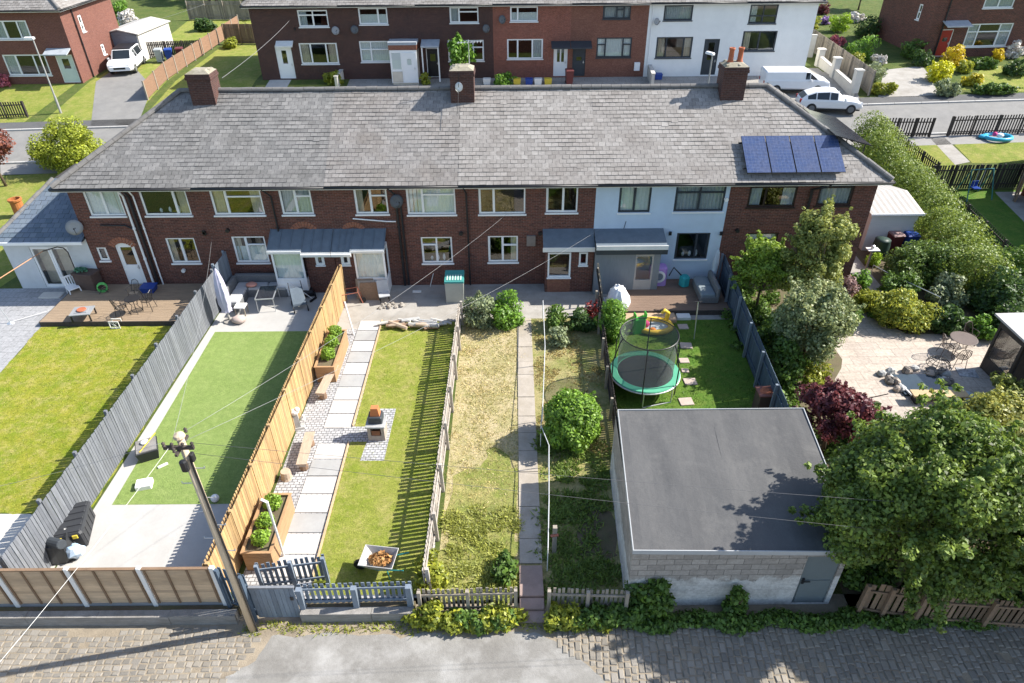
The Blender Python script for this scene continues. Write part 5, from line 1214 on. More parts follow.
b = MB(); b.tube([(0, 0, 0), (-.35, .1, 1.5)], .02, 8); b.lathe([(.16, 0), (.1, .05), (.03, .06)], (0, 0, 0), 10); b.build('post', STEEL, rp)
e = at(72, 303, .2)-Vector(rp.location); b = MB(); b.tube([(0, 0, .05), (e.x*.5, e.y*.5, .1), (e.x, e.y, .2)], .012, 5); b.build('rope', PVC_O, rp)
pv = MB(); pv.lathe([(.30, 0), (.34, .1), (.32, .2), (.30, .9), (.36, .95), (.36, 1.05), (.28, 1.06), (.26, .5)], (0, 0, 0), 16); o = pv.build('clay_chimney_pot', mat('rusty_clay', (.38, .14, .045), .3, .9, 5, .5), smooth=False); o.location = at(22, 216); tag(o, 'tall rusty orange clay chimney pot on the side lawn', 'chimney pot')
sl_ = MB(); sl_.rbox(-.5, .5, -.25, .25, 0, .08, .02); o = sl_.build('stone_slab', CONC_P); o.location = at(52, 296); tag(o, 'pale stone slab lying on the grey patio by the french doors', 'slab')
# ---- garden 2
ps = thing('parasol', 'folded lavender parasol standing by the long grey fence', 'parasol', at(226, 328))
ps.location = (-12.3, 25.0, 0)
b = MB(); b.tube([(0, 0, .05), (0, 0, 2.6)], .022, 8); b.build('pole', STEEL, ps)
b = MB(); b.lathe([(.26, 0), (.26, .06), (.06, .1), (.05, .3)], (0, 0, 0), 16); b.build('base', CONC, ps)
vs = []; b = MB(); prof = [(.02, 2.62), (.10, 2.4), (.17, 2.0), (.22, 1.5), (.23, 1.0), (.17, .7), (.2, .55)]
for r_, z in prof:
    for k_ in range(24): t = k_/24*6.283; q = r_*(1+.22*math.cos(t*8)); vs.append((q*math.cos(t), q*math.sin(t), z))
b.add(vs, [(i*24+k_, i*24+(k_+1) % 24, (i+1)*24+(k_+1) % 24, (i+1)*24+k_) for i in range(6) for k_ in range(24)]); b.build('folded_canopy', mat('lavender_fabric', (.48, .46, .58), .08, .9), ps, smooth=True)
sf = thing('corner_sofa', 'dark rattan corner sofa with grey seat pads against the brick wall', 'sofa', (-11.6, 27.1, 0))
RATT = mat('grey_rattan', (.16, .165, .17), .3, .8, 20, .6, 60)
b = MB(); b.rbox(-1.2, 1.3, -.1, .65, .02, .38, .03); b.rbox(-1.2, -.5, -1.35, -.102, .02, .38, .03); b.build('base', RATT, sf)
b = MB(); b.rbox(-1.2, 1.3, .5, .7, .382, .85, .04); b.rbox(-1.28, -1.1, -1.35, .49, .382, .85, .04); b.build('backrest', RATT, sf)
CUSH = mat('pale_cushion', (.42, .42, .42), .08, .9)
for x0, x1_, y0, y1_ in ((-.45, .38, -.1, .46), (.4, 1.28, -.1, .46), (-1.05, -.5, -1.3, -.12), (-1.05, -.48, -.1, .46)): b = MB(); b.rbox(x0, x1_-.02, y0, y1_, .384, .5, .04); b.build('seat_cushion', CUSH, sf)
cu = MB(); cu.ball((0, 0, .1), .26, .2, .1, 14, 8, .02); o = cu.build('cushion', mat('salmon_fabric', (.55, .26, .20), .15), smooth=True); o.location = (-11.9, 27.15, .5); tag(o, 'salmon pink cushion on the dark rattan sofa', 'cushion')
gt = thing('glass_table', 'black glass topped garden table in front of the rattan sofa', 'table', (-10.95, 26.3, 0), .1)
b = MB(); b.box(-.36, .36, -.55, .55, .68, .695); b.build('tabletop', mat('black_glass', (.02, .02, .025), .1, .1, spec=.6), gt)
b = MB(); b.bar((-.39, -.58, .68), (.39, -.58, .68), .04, .04); b.bar((-.39, .58, .68), (.39, .58, .68), .04, .04); b.bar((-.39, -.56, .68), (-.39, .56, .68), .04, .04); b.bar((.39, -.56, .68), (.39, .56, .68), .04, .04); b.build('frame', STEEL, gt)
for x in (-.36, .36):
    for y in (-.54, .54): b = MB(); b.tube([(x, y, .67), (x*1.05, y*1.05, 0)], .018, 6); b.build('leg', STEEL, gt)
st = thing('stool', 'low white topped stool beside the folded parasol', 'stool', (-11.95, 25.6, 0))
b = MB(); b.rbox(-.24, .24, -.22, .22, .4, .45, .02); b.build('seat', PVC_O, st)
for x in (-.2, .2):
    for y in (-.18, .18): b = MB(); b.bar((x, y, 0), (x, y, .4), .04, .04); b.build('leg', WEATHER, st)
sk = MB(); sk.ball((0, 0, .16), .3, .26, .17, 12, 8, .1); o = sk.build('cloth_bundle', mat('beige_cloth', (.45, .36, .32), .2), smooth=True); o.location = (-11.85, 24.9, 0); tag(o, 'crumpled beige cloth bundle at the foot of the parasol', 'bundle')
mw = thing('mower', 'dark push mower leaning near the brick wall and white porch', 'mower', (-9.4, 27.2, 0), .4)
b = MB(); b.rbox(-.25, .25, -.3, .3, .08, .3, .05); b.build('deck', BLACK, mw)
for x in (-.27, .27):
    for y in (-.24, .24): b = MB(Matrix.Translation((x, y, .11)) @ Matrix.Rotation(R(90), 4, 'Y')); b.lathe([(.03, -.03), (.11, -.03), (.11, .03), (.03, .03)], (0, 0, 0), 10); b.build('wheel', BLACK, mw)
b = MB(); b.tube([(-.2, .25, .25), (-.2, .5, .95), (.2, .5, .95), (.2, .25, .25)], .018, 6); b.build('handle', STEEL, mw)
rk = thing('garden_rake', 'long pale handled brush leaning against the brick wall by the sofa', 'brush', (-9.75, 26.9, 0), .3)
b = MB(); b.tube([(.6, -.4, .06), (-.6, .55, .95)], .02, 6); b.build('handle', PVC_O, rk); b = MB(); b.bar((.45, -.55, .05), (.75, -.25, .05), .06, .1); b.build('head', BLACK, rk)
pm = thing('pushchair', 'folded dark grey pushchair beside the left porch door', 'pushchair', at(300, 307), .4)
b = MB(); b.hexa([(-.3,-.3,.25),(.3,-.3,.25),(.3,.1,.35),(-.3,.1,.35)], [(-.28,-.28,.34),(.28,-.28,.34),(.26,.3,.85),(-.26,.3,.85)]); b.build('seat', mat('slate_fabric', (.12, .15, .18), .2, .9), pm)
for sx in (-1, 1):
    b = MB(); b.tube([(sx*.3, -.45, .1), (sx*.29, .1, .45), (sx*.27, .5, 1.05)], .018, 6); b.tube([(sx*.3, .3, .1), (sx*.29, .05, .5)], .018, 6); b.build('frame', BLACK, pm)
    for y in (-.45, .3): b = MB(Matrix.Translation((sx*.3, y, .11)) @ Matrix.Rotation(R(90), 4, 'Y')); b.lathe([(.03, -.025), (.11, -.025), (.11, .025), (.03, .025)], (0, 0, 0), 10); b.build('wheel', BLACK, pm)
fb = thing('fire_basket', 'dark square tub with a yellow handled tool on the artificial lawn', 'tub', at(150, 455), .45)
b = MB(); b.taper((0, 0, .0), .55, .6, .42, 1.25); b.build('body', BLKBIN, fb); b = MB(); b.taper((0, 0, .421), .62, .66, .04, 1.0); b.build('contents', mat('ash', (.22, .21, .2), .3), fb)
b = MB(); b.tube([(-.2, -.3, .47), (.35, .3, .62)], .02, 6); b.build('tool_handle', mat('yellow_plastic', (.6, .45, .05), .1), fb); b = MB(); b.ball((-.02, .12, .50), .14, .12, .06); b.build('white_rag', PVC_O, fb)
bx_ = MB(); bx_.rbox(-.24, .24, -.19, .19, 0, .17, .02); o = bx_.build('white_box', PVC); o.location = at(145, 486); o.rotation_euler = (0, 0, .25); tag(o, 'white flat box lying on the artificial lawn', 'box')
bl_ = MB(); bl_.ball((0, 0, .13), .13, None, None, 16, 10); o = bl_.build('ball', PVC, smooth=True); o.location = at(216, 501); tag(o, 'white ball on the shaded edge of the artificial lawn', 'ball')
pg = MB(); pg.rbox(-.16, .16, -.05, .05, 0, .05, .01); o = pg.build('white_scrap', PVC_O); o.location = at(163, 466); o.rotation_euler = (0, 0, .7); tag(o, 'small white strip on the artificial lawn beside the dark tub', 'strip')
db = thing('deck_box', 'large dark grey ribbed storage box with yellow clips by the grey fence', 'storage box', at(73, 537)+Vector((.1, .15, 0)), R(-73))
b = MB(); b.rbox(-.62, .62, -.36, .36, 0, .55, .04)
for k_ in range(-2, 3): b.box(k_*.24-.05, k_*.24+.05, .361, .375, .05, .5); b.box(k_*.24-.05, k_*.24+.05, -.375, -.361, .05, .5)
b.build('body', BLKBIN, db)
b = MB(); b.rbox(-.66, .66, -.4, .4, .552, .64, .06)
for k_ in range(-2, 3): b.rbox(k_*.25-.08, k_*.25+.08, -.34, .34, .641, .67, .015)
b.build('lid', BLKBIN, db)
for k_ in (-.2, .2): b = MB(); b.rbox(.661, .70, k_-.07, k_+.07, .48, .6, .01); b.build('clip', MATS['yellow_plastic'], db)
cv = thing('covered_barbecue', 'black plastic sheet over stacked things in the corner of the panel fence', 'cover', at(58, 556), .2)
b = MB(); b.taper((-.1, .1, 0), 1.1, .8, .55, .75); vs = [Vector(v_) for v_ in b.v]; b = MB(); n = 9
for i in range(n):
    for j in range(n):
        f = lambda a_, c_: (-.65+1.2*a_/n, -.35+.95*c_/n, .62+.10*math.sin(a_*1.7)*math.cos(c_*1.3)-(.6 if a_ in (0, n) or c_ in (0, n) else 0))
        b.face([f(i, j), f(i+1, j), f(i+1, j+1), f(i, j+1)])
b.build('sheet', mat('black_sheet', (.03, .032, .035), .2, .35, spec=.5), cv)
b = MB(Matrix.Translation((.2, -.15, .72)) @ Matrix.Rotation(R(70), 4, 'Y') @ Matrix.Rotation(.6, 4, 'X')); b.lathe([(.13, -.4), (.14, -.38), (.14, .38), (.12, .4)], (0, 0, 0), 12); b.build('pipe_roll', ANTH, cv)
b = MB(); b.ball((.62, -.2, .3), .24, .2, .22, 10, 6, .2); b.build('blue_bag', mat('blue_white_bag', (.25, .42, .62), .1, c2=(.7, .74, .78), scale=5), cv)
# ---- garden 3
def planter(label, loc, rz, L, W, H):
    r_ = thing('wooden_planter', label, 'planter', loc, rz); OAK = mat('oiled_planter_wood', (.36, .22, .115), .18, .7, 2, .2, 40, stretch=(1, 1, 6)); t = .04
    for nm, bb in (('side_board', (-W/2, W/2, -L/2, -L/2+t)), ('side_board', (-W/2, W/2, L/2-t, L/2)), ('side_board', (-W/2, -W/2+t, -L/2+t+.002, L/2-t-.002)), ('side_board', (W/2-t, W/2, -L/2+t+.002, L/2-t-.002))):
        b = MB()
        for k_ in range(4): b.box(bb[0], bb[1], bb[2], bb[3], k_*H/4, (k_+1)*H/4-.006)
        b.build(nm, OAK, r_)
    b = MB(); b.box(-W/2-.03, W/2+.03, -L/2-.03, -L/2+.05, H, H+.03); b.box(-W/2-.03, W/2+.03, L/2-.05, L/2+.03, H, H+.03); b.box(-W/2-.03, -W/2+.05, -L/2+.052, L/2-.052, H, H+.03); b.box(W/2-.05, W/2+.03, -L/2+.052, L/2-.052, H, H+.03); b.build('rim', OAK, r_)
    b = MB(); b.box(-W/2+t+.002, W/2-t-.002, -L/2+t+.002, L/2-t-.002, .05, H-.05); b.build('soil', SOIL, r_)
    return r_
BOX = leafm('box_leaf', (.18, .29, .035), .4)
pl1 = planter('long wooden planter by the tan fence near the porches', (-7.12, 21.9, 0), R(0), 2.5, .72, .72)
pl2 = planter('wooden planter by the tan fence near the utility pole', (-7.12, 13.2, 0), R(0), 2.15, .8, .75)
for (p0, yy, nm) in ((-7.04, 22.85, 'clipped box ball in the upper planter, nearest the porches'), (-7.05, 22.1, 'clipped box ball in the upper planter, middle of its row'), (-7.05, 21.3, 'clipped box ball in the upper planter, nearest the log bench'), (-7.04, 13.85, 'clipped box ball in the lower planter, farthest from the pole'), (-7.04, 13.2, 'clipped box ball in the lower planter, middle of its row'), (-7.04, 12.55, 'clipped box ball in the lower planter, closest to the alley')):
    s = U(.9, 1.1); bush('box_ball', nm, 'shrub', (p0-.08, yy, .66), (.29*s, .27*s, .27*s), BOX, 1500, .045, 10, .12, 'box balls in the wooden planters', shell=.8, ball=True)
LOGM = mat('pale_log', (.42, .325, .24), .2, .85, 3, .5, 30, stretch=(1, 6, 6))
def log_bench(label, loc, rz, L=1.5):
    r_ = thing('log_bench', label, 'bench', loc, rz); b = MB(); n = 10
    prof = [(math.cos(math.pi+math.pi*j/n)*.17, .42+math.sin(math.pi+math.pi*j/n)*.13) for j in range(n+1)]
    vs = [(-L/2, y, z) for y, z in prof]+[(L/2, y*U(.95, 1.05), z) for y, z in prof]
    b.add(vs, [(j, j+1, n+2+j, n+1+j)[::-1] for j in range(n)]+[(n, 0, n+1, 2*n+1)[::-1], tuple(range(n+1)), tuple(range(2*n+1, n, -1))]); b.build('seat', LOGM, r_)
    for x in (-L*.36, L*.36):
        b = MB(Matrix.Translation((x, 0, 0))); b.lathe([(.13, 0), (.14, .05), (.12, .28), (.13, .33)], (0, 0, 0), 10); b.build('support', mat('log_end', (.22, .14, .09), .25), r_)
    return r_
A_, B_ = at(297, 404), at(325, 372); log_bench('half log bench by the tan fence below the upper planter', (-6.98, (A_.y+B_.y)/2, 0), R(84), 1.75)
A_ = at(293, 460); log_bench('half log bench by the tan fence above the lower planter', (-6.9, A_.y+.15, 0), R(93), 1.55)
for i, (px, py, nm) in enumerate(((325, 370, 'short round log stump beside the upper planter'), (316, 376, 'wide pale log stump tucked against the tan fence'), (287, 478, 'pale log stump beside the lower log bench by the tan fence'))):
    b = MB(); b.lathe([(.19, 0), (.17, .06), (.16, .3), (.15, .32)], (0, 0, 0), 12); o = b.build('log_stump', LOGM); o.location = at(px, py); tag(o, nm, 'stump', 'log stumps on the sett strip')
og = thing('garden_ornament', 'grey stone ornament with white figures beside the tan fence', 'ornament', at(300, 428), .3)
b = MB(); b.taper((0, 0, 0), .36, .26, .1, .9); b.taper((-.06, 0, .102), .22, .16, .55, .75); b.build('pedestal', mat('grey_stone', (.36, .36, .35), .2, .9, 5, .4), og)
b = MB(); b.ball((-.06, 0, .76), .16, .13, .13, 12, 8, .08); b.ball((.05, -.02, .86), .09, .08, .1, 10, 6, .05); b.ball((.17, .05, .35), .1, .09, .12, 10, 6, .05); b.ball((.2, .02, .5), .06, .06, .07, 8, 6, .05); b.build('figures', PVC_O, og)
bq = thing('brick_oven', 'small brick garden oven with orange top on the sett pad', 'oven', at(376, 440)+Vector((.05, .2, 0)), .0)
b = MB(); b.box(-.36, .36, -.32, .32, 0, .3); b.box(-.36, -.22, -.32, .32, .3, .78); b.box(.22, .36, -.32, .32, .3, .78); b.box(-.22, .22, .18, .32, .3, .78); b.build('brick_base', mat('buff_brick', (.38, .32, .27), .2, .9, 8, .5), bq)
b = MB(); b.rbox(-.42, .42, -.4, .34, .78, .86, .02); b.build('slab', mat('grey_stone', (.36, .36, .35)), bq)
b = MB(); b.rbox(-.3, .3, -.2, .32, .862, 1.2, .04); b.build('hood', ANTH, bq)
b = MB(); b.taper((0, .08, 1.201), .42, .36, .38, .7); b.build('chimney', mat('orange_clay', (.48, .17, .065), .12, .8), bq)
b = MB(); b.box(-.2, .2, -.2, .17, .31, .33); b.box(-.18, .18, -.34, -.325, .34, .6); b.build('grate', mat('rust', (.22, .09, .045), .3), bq); bq.scale = (.8, .8, .8)
tl_ = MB()
tarp = thing('wheelbarrow', 'white wheelbarrow full of dead brown leaves at the slate blue pickets', 'wheelbarrow', at(381, 577)+Vector((0, .2, 0)), R(172))
b = MB(); q = lambda l, w, z, dx=0: [(-l/2+dx,-w/2,z),(l/2+dx,-w/2,z),(l/2+dx,w/2,z),(-l/2+dx,w/2,z)]
T0, T1 = q(.5, .42, .32), q(.95, .68, .62, .03)
b.add(T0+T1, [(3,2,1,0), (0,1,5,4), (1,2,6,5), (2,3,7,6), (3,0,4,7)]); b.add([(p_[0]*.97, p_[1]*.97, p_[2]+.012) for p_ in T0+T1], [(0,1,2,3), (4,5,1,0), (5,6,2,1), (6,7,3,2), (7,4,0,3)]); b.tube([T1[0], T1[1], T1[2], T1[3]], .018, 6, True); b.build('tray', mat('dull_white_tray', (.46, .45, .43), .15, .6, 5, dirt=(.3, .2, .13)), tarp)
np_mesh('dead_leaves', leaf_quads([(0, 0, .52, .34, .24, .10)], 500, .07, .2, zmin=.4), island('dead_leaf', [(.2, .09, .03), (.36, .18, .06), (.5, .3, .12)], .9), tarp)
for sy in (-1, 1): b = MB(); b.tube([(.62, sy*.05, .2), (0, sy*.2, .30), (-.75, sy*.3, .55)], .018, 6); b.tube([(-.25, sy*.22, .33), (-.3, sy*.24, 0)], .018, 6); b.build('handle', mat('teal_paint', (.03, .25, .24), .1), tarp)
b = MB(Matrix.Translation((.62, 0, .19)) @ Matrix.Rotation(R(90), 4, 'X')); b.lathe([(.05, -.03), (.17, -.045), (.19, 0), (.17, .045), (.05, .03)], (0, 0, 0), 14); b.build('wheel', BLACK, tarp)
pp = thing('metal_post', 'white bent metal post leaning at the lower wooden planter', 'post', at(284, 556))
b = MB(); e = Vector(onY(267, 502, 12.0))-Vector(pp.location); b.tube([(0, 0, 0), (e.x*.5, e.y*.5, e.z*.55), (e.x, e.y, e.z), (e.x-.15, e.y+.03, e.z+.06)], .035, 8); b.build('tube', PVC_O, pp)
pp = thing('metal_post', 'white metal post leaning at the upper wooden planter', 'post', at(354, 335))
b = MB(); b.tube([(0, 0, 0), (-.3, .5, 1.35)], .035, 8); b.build('tube', PVC_O, pp)
lp_ = thing('log_pile', 'row of split logs and rubble stacked at the top of the striped lawn', 'log pile', (-3.9, 24.45, 0))
RUB = [LOGM, MATS['log_end'], mat('grey_stone', (.36, .36, .35)), CONC_P]
for i in range(26):
    x = U(-1.5, 1.4); T = Matrix.Translation((x, U(-.25, .25), .09+U(0, .16))) @ Matrix.Rotation(U(-.5, .5), 4, 'Z') @ Matrix.Rotation(R(90)+U(-.15, .15), 4, 'Y')
    b = MB(T); L = U(.25, .5); rr = U(.06, .11); b.lathe([(rr*.95, -L), (rr, -L*.5), (rr*.92, L*.5), (rr*.9, L)], (0, 0, 0), 7); b.build('log', RUB[i % 4], lp_)
br = thing('barrow_frame', 'rusty red metal trolley frame beside the right porch', 'trolley', at(352, 304), .2)
b = MB(); b.tube([(-.4, -.25, .65), (.35, -.25, .7), (.35, .25, .7), (-.4, .25, .65)], .02, 6, True); b.tube([(-.4, -.25, .65), (-.3, -.25, 0)], .02, 6); b.tube([(-.4, .25, .65), (-.3, .25, 0)], .02, 6); b.tube([(.35, -.25, .7), (.5, -.2, .1)], .02, 6); b.tube([(.35, .25, .7), (.5, .2, .1)], .02, 6); b.build('frame', mat('rust_red', (.33, .12, .08), .25), br)
b = MB(Matrix.Translation((.5, 0, .15)) @ Matrix.Rotation(R(90), 4, 'X')); b.lathe([(.04, -.03), (.15, -.03), (.15, .03), (.04, .03)], (0, 0, 0), 12); b.build('wheel', BLACK, br)
ls = thing('paving_slabs', 'old grey brown slabs leaning on the white porch', 'slabs', at(368, 300), .05)
for i in range(3): b = MB(Matrix.Translation((-.1+i*.1, .1-i*.07, 0)) @ Matrix.Rotation(R(-16), 4, 'X')); b.box(-.4, .4, 0, .05, 0, .95-i*.06); b.build('slab', [mat('brown_slab', (.22, .185, .15), .25), CONC, TEAK][i], ls)
ch = thing('old_chair', 'broken pale garden chair in front of the right porch', 'chair', at(385, 302), .3)
b = MB(); b.box(-.24, .24, -.22, .22, .38, .42); b.build('seat', mat('pale_grey_fabric', (.40, .41, .42), .15), ch)
b = MB(); b.hexa([(-.24,.2,.42),(.24,.2,.42),(.24,.24,.42),(-.24,.24,.42)], [(-.24,.34,.95),(.24,.34,.95),(.24,.38,.95),(-.24,.38,.95)]); b.build('backrest', MATS['pale_grey_fabric'], ch)
for x in (-.2, .2):
    for y in (-.18, .2): b = MB(); b.bar((x, y, 0), (x, y, .38), .03, .03); b.build('leg', BLACK, ch)
rb = MB()
for i in range(16): rb.ball((U(-.5, .5), U(-.3, .3), U(.02, .1)), U(.05, .12), None, U(.04, .09), 6, 4, .25)
o = rb.build('rubble_heap', mat('rubble_stone', (.30, .27, .23), .4), None); o['kind'] = 'stuff'; o.location = at(392, 306)
gb = thing('plastic_store', 'pale grey plastic store with teal lid beside the brick wall', 'storage box', at(453, 303)+Vector((.1, .35, 0)), 0)
b = MB(); b.taper((0, 0, 0), .78, .72, 1.05, 1.06); b.build('body', mat('pale_sage_plastic', (.36, .37, .33), .08), gb); b = MB(); b.hexa([(-.44,-.42,1.052),(.44,-.42,1.052),(.44,.42,1.2),(-.44,.42,1.2)], [(-.42,-.4,1.13),(.42,-.4,1.13),(.42,.4,1.28),(-.42,.4,1.28)]); b.build('lid', mat('teal_green_plastic', (.05, .24, .22), .1), gb)
b = MB()
for k_ in range(6): b.bar((-.3+k_*.12, -.3, 1.165), (-.3+k_*.12, .05, 1.225), .06, .02)
b.build('pale_slats', mat('mint_plastic', (.45, .6, .52), .1), gb)
sp = MB(); sp.tube([(0, 0, 0), (.45, .5, 1.5)], .02, 6); o = sp.build('leaning_pole', STEEL); o.location = at(430, 287); tag(o, 'thin pale pole leaning on the brick wall near the plastic store', 'pole')
sp = MB(); sp.rbox(-.2, .2, -.07, .07, 0, .06, .01); o = sp.build('loose_brick', PVC_O); o.location = at(417, 292); tag(o, 'single pale block lying on the shaded yard', 'block')
# ---- garden 4
tp = thing('timber_post', 'short weathered post with a rusty pipe at the foot of the white handrail', 'post', at(554, 552))
b = MB(); b.bar((0, 0, -.05), (0, 0, 1.1), .12, .12); b.build('post', WEATHER, tp); b = MB(); b.tube([(-.12, -.08, .8), (.1, -.08, .85)], .04, 8); b.build('pipe', MATS['rust_red'], tp)
# ---- garden 5
dk = thing('timber_deck', 'dark brown timber deck with a step behind the pale blue house', 'deck', (6.9, 26.2, 0))
b = MB(); n = 20
for i in range(n): a_ = -1.0+2.75*i/n; b.box(-2.0, 2.65, a_, a_+2.75/n-.008, .2, .24)
b.build('boards', mat('dark_deck_board', (.19, .13, .095), .2, .8, 2, .3, 40, stretch=(1, 9, 1)), dk)
b = MB(); b.box(-2.0, 2.65, -1.04, -1.005, .0, .235); b.build('fascia', DARKWOOD, dk)
b = MB(); b.rbox(-2.3, .2, -1.65, -1.05, .0, .16, .01); b.build('step', mat('tan_step', (.42, .30, .2), .15), dk)
ph_ = thing('toy_cottage', 'lilac plastic toy washer with round white window at the blue wall', 'toy', (6.75, 27.55, .24), 0)
b = MB(); b.rbox(-.38, .38, -.26, .26, 0, .95, .08); b.build('body', mat('lilac_plastic', (.45, .27, .62), .06, .5), ph_)
b = MB(Matrix.Translation((0, -.262, .5)) @ Matrix.Rotation(R(90), 4, 'X')); b.lathe([(.2, 0), (.3, .0), (.3, .03), (.2, .04)], (0, 0, 0), 20, False); b.build('window_rim', PVC, ph_)
b = MB(Matrix.Translation((0, -.263, .5)) @ Matrix.Rotation(R(90), 4, 'X')); b.lathe([(.01, .0), (.19, .0), (.19, .01), (.01, .02)], (0, 0, 0), 20); b.build('window', mat('toy_grey', (.2, .25, .3), .1), ph_)
ww = thing('pushalong_toy', 'teal toy mower with a tall handle on the dark deck', 'toy', (7.95, 27.3, .24), .4)
b = MB(); b.rbox(-.2, .2, -.2, .2, .05, .55, .08); b.build('body', mat('teal_plastic', (.03, .32, .34), .1), ww); b = MB(); b.tube([(-.1, .1, .5), (-.5, .25, .95), (-.75, .2, .6)], .03, 8); b.build('handle', BLACK, ww)
sf = thing('garden_sofa', 'grey cushioned garden sofa on the dark deck beside the blue fence', 'sofa', (8.75, 26.55, .24), R(-90))
b = MB(); b.rbox(-.85, .85, -.4, .4, .05, .34, .03); b.build('base', RATT, sf); b = MB(); b.rbox(-.85, .85, .25, .42, .342, .8, .05); b.build('backrest', RATT, sf)
for x in (-.83, .01): b = MB(); b.rbox(x, x+.81, -.4, .24, .343, .48, .05); b.build('seat_cushion', mat('slate_cushion', (.20, .235, .255), .08, .9), sf)
um = thing('parasol', 'folded pale grey parasol leaning in the deck corner by the blue fence', 'parasol', (9.25, 27.3, .24))
b = MB(); b.tube([(0, 0, 0), (.0, 0, 1.9)], .02, 8); b.build('pole', STEEL, um); b = MB(); b.lathe([(.03, 1.9), (.1, 1.7), (.15, 1.2), (.12, .7), (.16, .5)], (0, 0, 0), 10); b.build('folded_canopy', mat('pale_blue_fabric', (.42, .48, .54), .08, .9), um, smooth=True)
cl = thing('covered_bicycle', 'crumpled white sheet draped over things beside the grey porch', 'cover', (4.75, 26.0, 0), .1)
b = MB(); n = 10
for i in range(n):
    for j in range(n):
        def f(a_, c_):
            u_, v_ = a_/n*2-1, c_/n*2-1; d_ = max(0, 1-(u_*u_+v_*v_)); return (u_*.55+.03*math.sin(c_*2), v_*.75+.03*math.cos(a_*3), .03+1.0*d_**.6+.06*math.sin(a_*2.1+c_*1.7)*(d_ > 0))
        b.face([f(i, j), f(i+1, j), f(i+1, j+1), f(i, j+1)])
b.build('sheet', mat('white_sheet', (.72, .72, .74), .05, .8), cl, smooth=True)
tr_ = thing('timber_screen', 'dark leaning ladder frame beside the white sheet and porch', 'ladder', (4.1, 26.2, 0), R(80))
for sx in (-.25, .25): b = MB(); b.bar((sx, 0, 0), (sx, .35, 1.9), .05, .08); b.build('rail', BLACK if sx < 0 else WEATHER, tr_)
b = MB()
for k_ in range(6): b.bar((-.25, .05+k_*.055, .3+k_*.28), (.25, .05+k_*.055, .3+k_*.28), .04, .05)
b.build('rungs', WEATHER, tr_)
rd_ = thing('rotary_pole', 'thin pale clothes line pole on the shaded lawn by the deck', 'pole', at(694, 339))
b = MB(); b.tube([(0, 0, 0), (-.05, .12, 1.75)], .022, 8); b.build('pole', STEEL, rd_); b = MB(); b.tube([(-.22, .12, 1.76), (.12, .12, 1.74)], .02, 6); b.build('crossbar', BLACK, rd_)
cr = MB(); cr.rbox(-.3, .3, -.18, .18, 0, .14, .02); o = cr.build('plastic_crate', PVC_O); o.location = at(683, 318); tag(o, 'white plastic tray on the grass at the deck edge', 'tray')
sd = thing('toy_slide', 'bright green plastic toddler slide behind the trampoline', 'toy', at(634, 333)+Vector((.15, .2, 0)), R(100))
GRN = mat('lime_plastic', (.08, .48, .06), .06, .4); b = MB(); b.rbox(-.3, -.05, -.26, .26, 0, .75, .05); b.rbox(-.32, -.05, -.26, -.2, .752, 1.0, .02); b.rbox(-.32, -.05, .2, .26, .752, 1.0, .02); b.build('tower', GRN, sd)
b = MB(); b.bar((-.05, 0, .68), (.65, 0, .08), .4, .05); b.bar((-.05, -.21, .72), (.65, -.21, .12), .04, .12); b.bar((-.05, .21, .72), (.65, .21, .12), .04, .12); b.build('chute', GRN, sd)
pdp = thing('paddling_pool', 'yellow rimmed inflatable paddling pool with a pink toy on the lawn', 'paddling pool', at(654, 329)+Vector((0, .05, 0)))
b = MB(); rr = [(.72*math.cos(t), .5*math.sin(t), .13) for t in np.linspace(0, 6.283, 22)[:-1]]; b.tube(rr, .12, 10, True); b.build('inflatable_ring', mat('yellow_vinyl', (.75, .50, .06), .06, .35), pdp, smooth=True)
b = MB(); b.lathe([(.66, .05), (.66, .09), (.01, .095)], (0, 0, 0), 20); o = b.build('floor', mat('pool_floor', (.55, .62, .66), .08), pdp); o.scale = (1, .68, 1)
b = MB(); b.tube([(.55, .3, .2), (.62, .34, .55), (.45, .3, .72), (.3, .25, .6)], [.1, .1, .08, .06], 8); b.build('spout', MATS['yellow_vinyl'], pdp, smooth=True)
b = MB(); b.ball((-.4, -.1, .3), .17, None, .17); b.build('pink_ball', mat('pink_vinyl', (.65, .06, .22), .08), pdp, smooth=True); b = MB(); b.ball((-.15, -.4, .2), .16, .12, .1); b.build('orange_float', mat('orange_vinyl', (.75, .25, .05), .08), pdp, smooth=True)
tm = thing('trampoline', 'round green edged trampoline with black safety net on the lawn', 'trampoline', (4.95, 20.25, 0)); rad = 1.3; th_ = [6.283*k_/48 for k_ in range(48)]
b = MB(); b.lathe([(.01, .70), (rad*.80, .70), (rad*.80, .69), (.01, .69)], (0, 0, 0), 40); b.build('jump_mat', mat('trampoline_mat', (.045, .045, .05), .15, .7), tm)
b = MB(); b.lathe([(rad*.78, .71), (rad*.80, .745), (rad*.98, .745), (rad, .71), (rad*.98, .69)], (0, 0, 0), 48, False); b.build('pad', mat('mint_green_pad', (.09, .34, .21), .08, .5), tm)
b = MB(); b.tube([(rad*1.0*math.cos(t), rad*math.sin(t), .66) for t in th_], .028, 8, True); b.build('frame_ring', STEEL, tm)
for k_ in range(3):
    a_, c_ = k_*2.094+.35, k_*2.094+1.25; p0 = (rad*math.cos(a_), rad*math.sin(a_)); p1 = (rad*math.cos(c_), rad*math.sin(c_)); b = MB(); b.tube([(*p0, .66), (*p0, .05), (p0[0]*1.0, p0[1], .02), (*p1, .02), (*p1, .05), (*p1, .66)], .022, 8); b.build('leg', STEEL, tm)
rt = rad*.80
